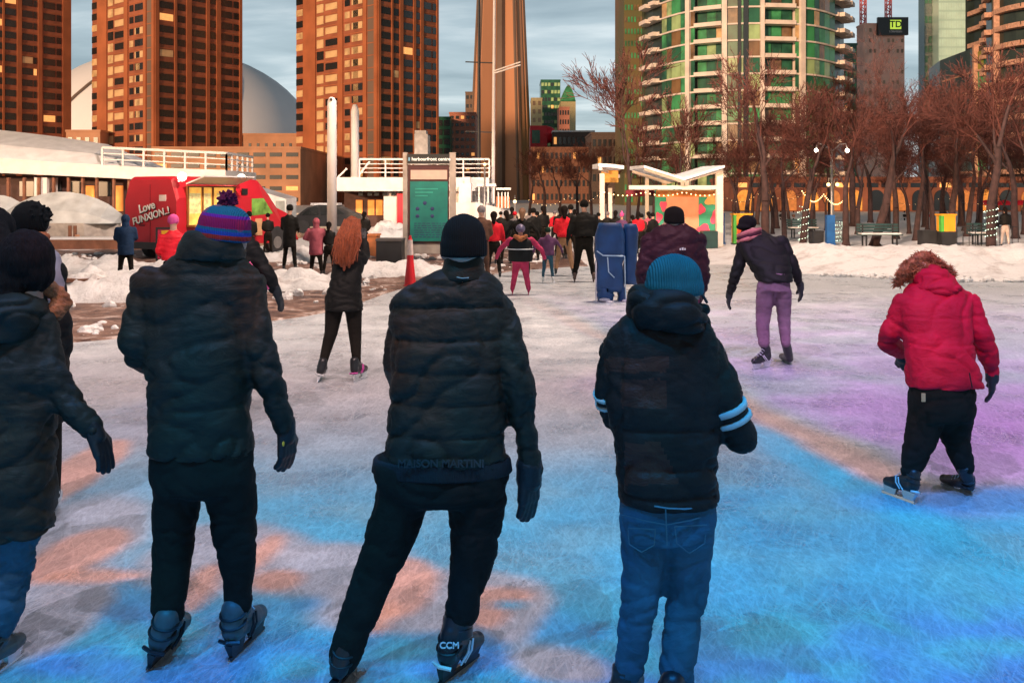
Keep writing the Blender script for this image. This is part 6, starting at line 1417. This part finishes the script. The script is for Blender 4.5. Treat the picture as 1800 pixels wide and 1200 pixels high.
mb = MB(); mb.caps([a.p(34, 428, -.06), a.p(56, 420, -.10), a.p(74, 420, -.02), a.p(72, 430, .06)], [.045, .045, .05, .045]); a.cloth('scarf', mb, weave('rust_scarf', (.42, .12, .05), .9), .012, 3, fold(.01, 14, 3))
mb = MB(); a.limb(mb, [(30, 735, 0, 26), (32, 810, .02, 22), (36, 872, 0, 16)]); a.limb(mb, [(82, 735, 0, 26), (86, 810, .0, 22), (90, 872, .0, 16)]); a.cloth('trousers', mb, blackp, .016, 4)
hd_ = a.p(54, 396); a.body((hd_, .095), .02, face=(.55, .8)); mb = MB(); mb.ball(hd_+V((-.005, 0, .03)), (.104, .114, .112)); r2 = random.Random(8)
for k in range(40): 
    d = V((r2.gauss(0, 1), r2.gauss(0, 1), abs(r2.gauss(0, 1.2)))).normalized(); mb.caps([hd_+d*.08+V((0, 0, .02)), hd_+d*.125+V((0, 0, .02))], [.018, .007], 6)
a.cloth('hat', mb, knit_k, .009, 1)
a.hand('glove', a.p(99, 676, .1), V((0, .3, -1)), V((-1, 0, 0)), glove_m, 1.0, .5, 1, .008); a.hand('glove', a.p(12, 668, .1), V((0, .3, -1)), V((1, 0, 0)), glove_m, 1.0, .5, -1, .008)
a.skate(G(26, 920), G(50, 880), a.p(36, 872), boot_w, None, steel); a.skate(G(84, 924), G(106, 886), a.p(90, 872), boot_w, None, steel)

# ---- bent figure in crimson coat
Z = 6.08; a = Person(Z, 'bent over skater in a crimson parka with a fur trimmed hood and black trousers', G(1655, 882))
mb = MB(); a.torso(mb, [(482, 1642, 34, .10, .32), (495, 1642, 40, .13, .30), (512, 1642, 56, .15, .26), (530, 1640, 66, .17, .22), (560, 1642, 64, .17, .16), (600, 1648, 60, .165, .08), (640, 1655, 62, .165, .02), (665, 1660, 66, .17, 0), (681, 1662, 68, .175, 0)])
a.limb(mb, [(1590, 535, .24, 24), (1564, 585, .22, 20), (1560, 600, .26, 20), (1588, 622, .42, 15)]); a.limb(mb, [(1700, 535, .24, 25), (1725, 590, .14, 21), (1735, 615, .14, 19), (1744, 655, .18, 14)])
a.cloth('coat', mb, redcoat, .013, 4, both(fold(.012, 4.5, 2, (1.2, 1, 1.4)), fold(.004, 10, 4, (1, 1, 2)), seams([Zh(560, Z), Zh(604, Z)], .008, .007, 0)))
q = MB(); q.tube([a.p(1704, 655, -.19), a.p(1709, 681, -.19)], .004, 5); q.build('vent', mat('dark_seam', (.03, 0, .005), .8), a.root)
mb = MB(); mb.ball(a.p(1640, 494, .30), (.135, .16, .11)); mb.ball(a.p(1650, 508, .22), (.15, .14, .07)); a.cloth('hood', mb, redcoat, .012, 4, fold(.015, 6, 9))
mb = MB(); pp = [a.p(x, y, d) for x, y, d in ((1578, 500, .36), (1584, 484, .32), (1600, 466, .32), (1616, 452, .36), (1634, 452, .38), (1646, 464, .34), (1662, 474, .34), (1672, 484, .36))]
r2 = random.Random(2)
mb.caps(pp, [.022, .030, .036, .038, .034, .028, .022, .014]); c0 = a.p(1612, 476, .38); mb.ball(c0, (.09, .11, .075))
ft = a.cloth('fur_trim', mb, fur, .009, 3, lambda c, n: .012*noise.noise(c*22)); fs = MB()
for k in range(1500):
    i = r2.randrange(len(pp)-1); p_ = pp[i].lerp(pp[i+1], r2.random()); d = V((r2.gauss(0, 1), r2.gauss(-.3, 1), r2.gauss(.2, 1))).normalized(); d2 = (d+V((r2.gauss(0, .4), r2.gauss(0, .4), r2.gauss(-.3, .4)))).normalized(); fs.tube([p_+d*.022, p_+d*.036, p_+d*.036+d2*r2.uniform(.008, .026)], [.004, .003, .0008], 3)
for k in range(1100):
    d = V((r2.gauss(0, 1), r2.gauss(0, 1), r2.gauss(.2, 1))).normalized(); b_ = c0+V((d.x*.086, d.y*.106, d.z*.072)); fs.tube([b_, b_+d*.012, b_+d*.02+V((r2.gauss(0, .012), 0, -.01))], [.004, .003, .0008], 3)
fs.build('fur_strands', fur, ft)
mb = MB(); a.torso(mb, [(660, 1655, 56, .15, .0), (690, 1655, 58, .16, .0), (715, 1655, 58, .15, .0), (738, 1656, 52, .13, .0)]); a.limb(mb, [(1630, 715, 0, 34), (1620, 765, .02, 29), (1613, 785, .02, 27), (1602, 826, .0, 20)]); a.limb(mb, [(1682, 715, 0, 34), (1678, 760, .06, 27), (1684, 785, .06, 24), (1696, 822, .02, 18)])
a.cloth('trousers', mb, blackp, .013, 4, both(fold(.009, 5, 3, (1.3, 1, 1.5)), fold(.003, 12, 3)))
q = MB(); q.box(X(1597, Z), X(1603, Z), Z-.20, Z-.19, Zh(694, Z), Zh(680, Z)); q.build('pocket_tag', mat('sticker_tan', (.62, .36, .18)), a.root)
a.body((a.p(1618, 486, .36), .090), .018)
a.hand('glove', a.p(1584, 624, .42), V((.5, .1, -.8)), V((.5, .6, .2)), glove_m, 1.05, .7, -1, .006, 1.2); a.hand('glove', a.p(1744, 660, .18), V((.05, .1, -1)), V((-.8, .5, 0)), glove_m, 1.05, .45, 1, .006, 1.2)
a.skate(G(1608, 890), G(1548, 868), a.p(1600, 822, .0), boot_k, boot_w, steel); a.skate(G(1712, 872), G(1652, 852), a.p(1694, 818, .0), boot_k, None, steel)

# ---- bent figure in purple trousers
Z = 10.7; a = Person(Z, 'bent over skater in mauve trousers, black jacket and pink striped scarf', G(1358, 648))
mb = MB(); a.torso(mb, [(402, 1322, 18, .09, .42), (412, 1328, 30, .13, .38), (425, 1338, 42, .15, .32), (442, 1345, 43, .17, .24), (465, 1352, 38, .18, .12), (485, 1358, 33, .18, .04), (496, 1361, 32, .18, .0)])
a.limb(mb, [(1308, 428, .34, 14), (1298, 468, .30, 12), (1293, 482, .30, 11), (1283, 514, .34, 8)]); a.limb(mb, [(1374, 425, .30, 14), (1392, 462, .20, 12), (1397, 475, .20, 11), (1406, 500, .24, 8)])
a.cloth('jacket', mb, blackj, .018, 3, fold(.015, 5, 6))
mb = MB(); a.torso(mb, [(478, 1360, 25, .11, 0), (495, 1360, 28, .13, 0), (512, 1360, 31, .15, 0)]); a.limb(mb, [(1345, 515, 0, 17), (1342, 552, .06, 14), (1340, 570, .05, 13), (1343, 602, .0, 11)]); a.limb(mb, [(1376, 515, 0, 16.5), (1378, 552, .08, 13), (1379, 570, .08, 12), (1381, 602, .02, 9.5)])
a.cloth('trousers', mb, purplep, .016, 3, both(fold(.006, 6, 5, (1, 1, 2)), fold(.002, 12, 5)))
for k, (dz_, m_) in enumerate(((0, weave('pink_scarf', (.50, .17, .15), .9)), (.035, weave('dark_scarf', (.08, .02, .03), .9)), (.065, MATS['pink_scarf']))):
    q = MB(); q.caps([a.p(1298, 414, .30)-V((0, 0, dz_)), a.p(1316, 408, .22)-V((0, 0, dz_)), a.p(1336, 403, .28)-V((0, 0, dz_))], [.022, .03, .02], 10); q.build('scarf', m_, a.root, smooth=True)
a.body((a.p(1315, 401, .46), .085), .02); mb = MB(); mb.ball(a.p(1314, 391, .46), (.105, .12, .085)); mb.ball(a.p(1308, 399, .44), (.09, .12, .04)); a.cloth('hat', mb, knit_k, .012, 2)
a.hand('glove', a.p(1282, 518, .34), V((-.1, .1, -1)), V((1, 0, 0)), glove_m, 1.0, .4, -1, .009, 1.2); a.hand('glove', a.p(1407, 504, .24), V((.1, .1, -1)), V((-1, 0, 0)), glove_m, 1.0, .4, 1, .009, 1.2)
a.skate(G(1354, 646), G(1322, 652), a.p(1343, 602, .0), boot_k, boot_w, boot_w, voxel=.010); a.skate(G(1392, 642), G(1370, 632), a.p(1381, 600, .02), boot_k, None, boot_w, voxel=.010)

# ---- copper haired skater
Z = 10.0; a = Person(Z, 'skater with long copper hair, short black coat and black leggings', G(600, 670))
mb = MB(); a.torso(mb, [(440, 620, 20, .09, .08), (450, 617, 27, .11, .06), (468, 612, 29, .12, .04), (495, 607, 28, .12, .0), (520, 604, 32, .14, 0), (545, 604, 35, .15, 0)]); a.limb(mb, [(596, 458, .04, 11), (590, 490, .02, 10), (604, 505, .2, 9)]); a.limb(mb, [(636, 458, .06, 11), (642, 448, .2, 10), (640, 425, .36, 8)])
a.cloth('coat', mb, blackj, .016, 3, fold(.012, 6, 6))
mb = MB(); a.limb(mb, [(588, 540, 0, 17), (582, 585, .02, 12), (578, 598, .02, 11), (567, 640, -.04, 7.5)]); a.limb(mb, [(621, 540, 0, 16), (624, 585, .04, 12), (625, 598, .04, 11), (627, 640, .0, 7.5)]); a.cloth('leggings', mb, blackp, .013, 3)
hd_ = a.p(620, 402, .08); a.body((hd_, .092), .018, face=(.4, .9)); mb = MB(); mb.ball(hd_+V((0, -.01, .02)), (.092, .105, .105)); mb.caps([hd_+V((-.03, -.05, -.02)), a.p(606, 428, -.06), a.p(597, 448, -.08), a.p(600, 466, -.10)], [.075, .07, .055, .02])
for xx, yy in ((592, 462), (604, 474), (613, 470), (621, 458), (598, 452)): mb.caps([hd_+V((0, -.06, -.03)), a.p((xx+616)/2, 432, -.10), a.p(xx, yy, -.12)], [.06, .045, .012])
hr_ = a.cloth('hair', mb, hair_r, .009, 1, lambda c, n: .016*noise.noise(V((c.x*34, c.y*34, c.z*5))))
fs = MB(); r2 = random.Random(12)
for k in range(420):
    a0 = r2.uniform(-1.25, 1.25); st0 = hd_+V((.085*math.sin(a0), -.09*math.cos(a0), .07+r2.uniform(-.05, .03))); en = a.p(605+11*math.sin(a0)*1.2+r2.gauss(0, 5), r2.uniform(440, 466), -.14+r2.gauss(0, .02))
    md = st0.lerp(en, .5)+V((.03*math.sin(a0), -.035, 0))+V((r2.gauss(0, .012), r2.gauss(0, .01), 0)); fs.tube([st0, md, en], [.006, .006, .0015], 3)
fs.build('hair_strands', hair_r, hr_)
a.hand('glove', a.p(640, 422, .38), V((-.2, .4, 1)), V((0, 1, 0)), glove_m, .95, .6, 1, .009); a.hand('glove', a.p(607, 506, .22), V((.6, .6, 0)), V((0, 0, 1)), glove_m, .95, .6, 1, .009)
a.skate(G(556, 676), G(570, 660), a.p(567, 642, -.04), boot_k, boot_w, boot_w, voxel=.009); a.skate(G(622, 674), G(646, 664), a.p(627, 642, .0), boot_k, mat('magenta_trim', (.6, .05, .35), .5), boot_w, voxel=.009)

# ---- figure half hidden behind the bobble hat man
Z = 8.0; a = Person(Z, 'person in black with a pink lined jacket mostly hidden behind the bobble hat man', G(405, 752))
mb = MB(); a.torso(mb, [(428, 410, 20, .09, 0), (440, 408, 36, .12, 0), (460, 405, 44, .13, 0), (520, 400, 40, .14, 0), (570, 400, 44, .15, 0)]); a.limb(mb, [(440, 434, 0, 16), (468, 478, -.02, 15), (474, 490, -.02, 14.5), (484, 510, .0, 10)]); a.limb(mb, [(372, 450, 0, 16), (362, 500, .1, 14), (380, 530, .2, 10)]); a.cloth('jacket', mb, blackj, .016, 3, fold(.01, 6, 6))
q = MB(); q.tube([a.p(436, 462, -.10), a.p(452, 486, -.10), a.p(470, 510, -.09)], .022, 8); q.build('jacket_lining', mat('pink_lining', (.70, .10, .25), .7), a.root, smooth=True)
mb = MB(); a.limb(mb, [(380, 565, 0, 22), (382, 640, 0, 18), (382, 705, 0, 13)]); a.limb(mb, [(420, 565, 0, 22), (420, 640, 0, 18), (420, 705, 0, 13)]); a.cloth('trousers', mb, blackp, .016, 3)
hd_ = a.p(420, 398); a.body((hd_, .094), .02, face=(.3, .95)); mb = MB(); mb.ball(hd_+V((0, -.01, .03)), (.098, .11, .105)); a.cloth('hair', mb, hair_d, .012, 2)
mb = MB(); a.hand('glove', a.p(486, 512, .0), V((.35, .1, -1)), V((-1, .2, 0)), glove_m, 1, .35, 1, .008, 1.2); a.hand('glove', a.p(384, 532, .2), V((.7, .3, 0)), V((0, 1, 0)), glove_m, 1, .6, 1, .009)
a.skate(G(378, 755), G(388, 728), a.p(382, 706), boot_k, None, boot_k, voxel=.010); a.skate(G(416, 755), G(426, 728), a.p(420, 706), boot_k, None, boot_k, voxel=.010)

# ---- big man in the dark maroon jacket
Z = 8.2; a = Person(Z, 'broad man in a dark maroon jacket standing behind the teal beanie', G(1185, 742))
mrn = weave('maroon_shell', (.035, .010, .018), .6)
mb = MB(); a.torso(mb, [(392, 1184, 20, .09, 0), (402, 1184, 36, .12, 0), (415, 1184, 48, .15, 0), (440, 1184, 52, .17, 0), (500, 1184, 50, .18, 0), (560, 1184, 50, .18, 0), (580, 1184, 48, .18, 0)]); a.limb(mb, [(1140, 425, 0, 18), (1132, 480, -.02, 17), (1135, 520, .05, 14), (1150, 545, .2, 11)]); a.limb(mb, [(1226, 425, 0, 18), (1234, 480, -.02, 17), (1232, 505, .05, 14), (1215, 545, .2, 11)])
jk = a.cloth('jacket', mb, mrn, .016, 3, both(fold(.014, 5, 6), fold(.006, 12, 6))); q = MB()
for k, (dx, w_) in enumerate(((-4, 2), (0, 3), (4, 2.4))): q.box(X(1193+dx-w_/2, Z), X(1193+dx+w_/2, Z), Z-.195, Z-.185, Zh(437.5, Z), Zh(434-(k == 1), Z))
q.build('logo', boot_w, jk)
mb = MB(); a.limb(mb, [(1160, 572, 0, 25), (1158, 640, 0, 19), (1158, 700, 0, 14)]); a.limb(mb, [(1208, 572, 0, 25), (1210, 640, 0, 19), (1210, 700, 0, 14)]); a.cloth('trousers', mb, blackp, .016, 3)
hd_ = a.p(1185, 390); a.body((hd_, .094), .02); hatmesh(a, 'hat', a.p(1185, 380), .083, .105, .085, knit_k, .012, .05, 0, 1.03, -.7)
a.hand('glove', a.p(1152, 547, .22), V((.5, .5, -.3)), V((0, 1, 0)), glove_m, 1, .6, 1, .010); a.hand('glove', a.p(1213, 547, .22), V((-.5, .5, -.3)), V((0, 1, 0)), glove_m, 1, .6, -1, .010)
a.skate(G(1154, 748), G(1162, 716), a.p(1158, 700), boot_k, None, boot_k, voxel=.010); a.skate(G(1206, 748), G(1216, 716), a.p(1210, 700), boot_k, None, boot_k, voxel=.010)

# ---- smaller figures further off
def figure(label, px, py_feet, py_head, w, jacket, trousers, hat=None, hat_m=knit_k, hair=None, jlen=.50, face=(0, 1), arms='down', skates=True, hood=False, legspread=.075, lean=0.0, arm_px=None, boots=None, extra=None, group='people skating and walking', bulk=1.0, skirt=1.0):
    f = G(px, py_feet); Z = f.y; k = Z/F; hh = (py_feet-py_head)*k; a = Person(Z, label, f, group=group); u = hh/1.78     # u = scale against a 1.78 m figure incl. skates
    fa = math.atan2(face[1], face[0])-math.pi/2; Q = Matrix.Rotation(fa, 3, 'Z')
    def q3(x, y, z): return f+Q @ V((x*u, y*u+lean*max(0, z-.9)*u, z*u))
    vx = max(.013, .012*Z/10); wd = w*bulk
    def tor(mb_, rows, sc=1):
        rs = []
        for (z, hw, dep) in rows: rs.append([q3(hw*wd*sc*math.cos(t), dep*sc*math.sin(t)*bulk, z) for t in [2*math.pi*i/18 for i in range(18)]])
        mb_.rings(rs)
    jl = 1.50-jlen*1.0
    rows = [(jl, .19*skirt, .15*skirt), (jl+.12, .185, .145), (1.15, .18, .135), (1.32, .205, .13), (1.42, .18, .115), (1.49, .10, .085), (1.53, .065, .065)]
    if jl > 1.0: rows[0] = (jl, .18, .14)
    rows = sorted(rows)
    armsP = []
    for sg_ in (-1, 1):
        sp = {'down': (.05, -.02, .08), 'out': (.16, .0, .22), 'front': (.03, .02, -.06), 'pocket': (.09, -.04, -.05)}[arms]
        sh_ = q3(sg_*.185*wd, 0, 1.41); el = q3(sg_*(.20+sp[0])*wd, sp[1], 1.16); wr = q3(sg_*(.20+sp[2])*wd, (.08 if arms in ('down', 'out') else .26), .93 if arms in ('down', 'out') else 1.08); armsP.append((sh_, el, wr))
    mb_ = MB(); tor(mb_, rows)
    for sh_, el, wr in armsP: mb_.caps([sh_, el, wr], [.066*u*bulk, .055*u*bulk, .042*u*bulk])
    if hood: mb_.caps([q3(0, -.05, 1.50), q3(0, -.07, 1.44)], [.085*u, .08*u])
    a.cloth('jacket', mb_, jacket, vx, 3, fold(.010*u, 7, px % 17))
    mt = MB(); legs = []
    for sg_ in (-1, 1):
        pts_ = [q3(sg_*.085, 0, .92), q3(sg_*(.085+legspread*.5), .02, .52), q3(sg_*(.085+legspread), 0, .17)]; legs.append(pts_); mt.caps(pts_, [.098*u*bulk, .070*u*bulk, .052*u*bulk])
    tor(mt, [(.84, .155, .12), (.92, .165, .13), (1.0, .16, .125)]); a.cloth('trousers', mt, trousers, vx, 3, fold(.007*u, 9, px % 13))
    a.shapes = []; bm_ = MB(); hp = q3(0, .02, 1.665)
    for sh_, el, wr in armsP: a.shapes.append(('l', ([sh_, el, wr], [.066*u, .055*u, .042*u])))
    for p_ in legs: a.shapes.append(('l', (p_, [.098*u, .07*u, .05*u])))
    a.shapes.append(('l', ([q3(0, 0, .95), q3(0, 0, 1.2), q3(0, 0, 1.45)], [.13*u, .14*u, .11*u])))
    a.body((hp, .094*u), vx, face)
    if hat == 'beanie': m_ = MB(); m_.ball(hp+V((0, 0, .035*u)), (.098*u, .11*u, .10*u)); m_.ball(hp+V((0, 0, .0)), (.100*u, .108*u, .03*u)); a.cloth('hat', m_, hat_m, min(vx, .014), 1)
    if hat == 'pompom': m_ = MB(); m_.ball(hp+V((0, 0, .035*u)), (.098*u, .11*u, .10*u)); m_.ball(hp+V((0, 0, .15*u)), .045*u); a.cloth('hat', m_, hat_m, min(vx, .014), 1)
    if hat == 'hood': m_ = MB(); m_.ball(hp+V((0, -.02*u, .01*u)), (.118*u, .12*u, .13*u)); m_.caps([hp-V((0, .02*u, .08*u)), q3(0, -.01, 1.50)], [.10*u, .10*u]); a.cloth('hood', m_, hat_m, min(vx, .014), 1)
    if hat == 'helmet':
        m_ = MB(); m_.ball(hp+V((0, 0, .03*u)), (.125*u, .14*u, .115*u)); a.cloth('helmet', m_, hat_m, .012, 1)
    if hair: m_ = MB(); m_.ball(hp+Q @ V((0, -.012*u, .022*u)), (.098*u, .108*u, .108*u)); m_.caps([hp+Q @ V((0, -.05*u, 0)), q3(0, -.09, 1.5)], [.085*u, .05*u]); a.cloth('hair', m_, hair, min(vx, .014), 1)
    for i, (sh_, el, wr) in enumerate(armsP):
        d = (wr-el).normalized(); a.hand('glove', wr, d, Q @ V((1 if i == 0 else -1, .3, 0)), glove_m, .95*u, .4, -1 if i == 0 else 1, max(.009, vx*.7), 1.2)
    for i, p_ in enumerate(legs):
        an = p_[2]; fw = Q @ V((0, 1, 0)); h_ = V((an.x, an.y, 0))-fw*.08*u; t_ = h_+fw*.28*u
        if skates: a.skate(h_, t_, an+V((0, 0, .06*u)), boots or boot_k, None, boot_w if boots is None else boots, voxel=max(.012, vx*.8), laces=False)
        else:
            m_ = MB(); m_.caps([V((an.x, an.y, .05*u))-fw*.02, V((an.x, an.y, .045*u))+fw*.16*u], [.05*u, .04*u]); m_.caps([an, V((an.x, an.y, .06*u))], [.05*u, .05*u]); a.cloth('boot', m_, boots or boot_k, max(.014, vx), 1)
    if extra: extra(a, q3, u, f)
    return a
c_navy = weave('blue_parka_cloth', (.012, .035, .085), .7); c_pink = weave('dusty_pink_coat', (.42, .10, .13), .7); c_red = weave('bright_red_shell', (.72, .015, .03), .6); c_purple = weave('plum_jacket', (.13, .05, .12), .7)
c_brown = weave('brown_jacket', (.12, .06, .04), .8); khaki = weave('khaki_trouser', (.36, .20, .11), .85); c_grey = weave('grey_knit', (.22, .19, .19), .9, kind='rib', scale=200); pinkt = weave('raspberry_snow_trouser', (.48, .04, .11), .75); vest = weave('black_vest', (.012, .014, .014), .7); cream_t = weave('cream_trouser', (.62, .48, .40), .85)
figure('person in a blue hooded parka standing before the back doors of the red van', 221, 496, 378, 1.05, c_navy, blackp, 'hood', c_navy, jlen=.78, skates=False, arms='front', bulk=1.1, face=(-.3, 1))
figure('person in a pink knitted hat and red jacket beside the poster stand', 305, 560, 378, 1.1, c_red, blackp, 'beanie', pinkhat, skates=False, arms='front', face=(-.5, .8))
figure('tall person all in black near the nose of the red van', 509, 478, 360, 1.0, blackj, blackp, 'beanie', knit_k, jlen=.85, skates=False, arms='front', face=(.2, 1))
figure('person in black facing the red van hatch', 438, 470, 372, 1.0, blackj, blackp, 'beanie', knit_k, skates=False, arms='front', face=(-.3, .8))
figure('person in a long dusty pink hooded coat', 556, 484, 384, 1.0, c_pink, blackp, 'hood', c_pink, jlen=.86, skates=False, arms='pocket', bulk=1.25)
figure('slim child in dark clothes right of the dusty pink coat', 578, 484, 390, .9, blackj, blackp, None, None, hair_d, skates=False, arms='front')
figure('person in dark clothes standing right of the copper haired skater', 640, 452, 372, 1.0, blackj, blackp, None, None, hair_d, skates=False, arms='front')
figure('man in a grey knitted cap and brown jacket half hidden by the black beanie', 846, 500, 362, 1.0, c_brown, c_brown, 'beanie', c_grey, arms='front')
figure('person in a red jacket between the grey cap and the pink helmet girl', 868, 492, 372, 1.0, c_red, blackp, None, None, hair_d, arms='down')
def girl(a, q3, u, f):
    m_ = MB(); rs = [[q3(hw*1.30*math.cos(t), dp*1.12*math.sin(t), z) for t in [2*math.pi*i/18 for i in range(18)]] for z, hw, dp in ((.86, .235, .20), (1.0, .245, .20), (1.2, .24, .19), (1.38, .235, .17), (1.46, .15, .12))]; m_.rings(rs); a.cloth('vest', m_, vest, .014, 2)
    q = MB(); q.tube([q3(.325*math.cos(t), .232*math.sin(t), 1.18) for t in [2*math.pi*i/20 for i in range(21)]], .014*u, 5); q.build('reflective_band', boot_w, a.root)
    q = MB(); q.caps([q3(-.13, -.13, 1.50), q3(0, -.17, 1.44), q3(.13, -.13, 1.50)], [.06*u, .075*u, .06*u]); a.cloth('hood_trim', q, fur, .012, 1)
figure('small girl in a patterned helmet, black vest and raspberry snow trousers', 915, 519, 396, 1.15, pinkt, pinkt, 'helmet', mat('patterned_helmet', (.30, .25, .40), .4, c2=(.02, .02, .05), vs=14), arms='out', bulk=1.28, boots=pinkt, extra=girl, legspread=.12)
figure('adult with light brown hair and a dark coat behind the small girl', 918, 488, 366, 1.1, blackj, blackp, None, None, hair_b, arms='out')
figure('child in a plum jacket and blue jeans holding hands', 963, 498, 400, 1.15, c_purple, denim, 'beanie', weave('dark_green_knit', (.01, .03, .02), .95, kind='rib'), jlen=.62, arms='out', boots=boot_w, hood=True)
figure('person in a bright red jacket and khaki trousers right of the plum child', 992, 487, 362, 1.0, c_red, khaki, None, None, hair_d, arms='front', legspread=.13)
figure('tall man all in black skating away left of the blue wraps', 1027, 497, 352, 1.12, blackj, blackp, 'beanie', knit_k, arms='down', bulk=1.12, boots=mat('brown_boot', (.10, .06, .05), .5), legspread=.12)
figure('person in cream trousers and a black jacket at the right picture edge', 1767, 436, 364, 1.0, blackj, cream_t, None, None, hair_d, skates=False)
far = [(1093, 452, 374, c_purple, 'pompom', pinkhat, 'person in a pink hat looking over the blue wraps'), (1112, 450, 378, blackj, None, None, 'dark haired person right of the pink hat behind the blue wraps'), (1128, 447, 376, c_brown, 'beanie', knit_k, 'person in brown beside the mural'), (944, 446, 372, blackj, 'beanie', knit_k, 'person in black between the helmet girl and the plum child'),
       (955, 450, 362, blackj, None, None, 'dark haired adult right behind the plum child'), (900, 440, 364, blackj, None, None, 'person in black left of the brown haired adult'), (1010, 437, 368, c_brown, None, None, 'person in brown between the red jacket and the tall man'), (1140, 440, 372, c_pink, None, None, 'person in pink left of the mural'),
       (1068, 440, 372, blackj, 'beanie', c_grey, 'person in a grey cap between the white stage posts'), (932, 436, 366, c_grey, None, None, 'person in grey at the back of the crowd'), (471, 450, 375, blackj, 'beanie', knit_k, 'person in a dark cap beside the windscreen of the van'), (975, 436, 370, c_red, 'beanie', c_grey, 'person in red at the back of the crowd'), (880, 436, 372, blackj, 'beanie', knit_k, 'person in a black cap beside the cabin boat'),
       (938, 462, 366, blackj, 'beanie', knit_k, 'man in a black cap close behind the plum child'), (985, 452, 364, blackj, None, None, 'dark haired person in black just left of the bright red jacket'), (1003, 458, 360, blackj, 'beanie', knit_k, 'person in a black cap between the red jacket and the tall man in black'), (890, 466, 370, blackj, None, None, 'person in black close behind the helmet girl at her left'),
       (1052, 446, 374, blackj, 'beanie', knit_k, 'person in a black cap at the left post of the stage'), (1122, 452, 372, c_red, None, None, 'person in red between the blue wraps and the mural'), (1148, 450, 374, blackj, 'beanie', knit_k, 'person in black against the left end of the mural'), (905, 446, 372, c_grey, 'beanie', c_red, 'person in grey with a red cap behind the helmet girl'), (1082, 446, 370, blackj, None, None, 'dark figure directly behind the blue wraps')]
for k, (px, pf, ph, jm, ht, hm, lb) in enumerate(far): figure(lb, px, pf, ph, 1.0, jm, blackp, ht, hm or knit_k, None if ht else hair_d, skates=False, arms=('front', 'down')[k % 2], face=((.3, 1), (-.4, .9), (0, 1))[k % 3])
for k, px in enumerate((1372, 1395, 1421, 1550, 1590, 1632, 1668)):
    figure(('walker in black under the first orange arch', 'walker in black under the second orange arch', 'walker in black beside the light wrapped trunk', 'distant walker right of the leaning tree', 'distant walker by the forked tree', 'distant walker above the black box', 'distant walker behind the orange topped bin')[k], px, 398, 371, 1.0, (blackj, c_brown, blackj, c_navy, blackj, c_red, blackj)[k], blackp, 'beanie', knit_k, skates=False, group='distant walkers in the park')
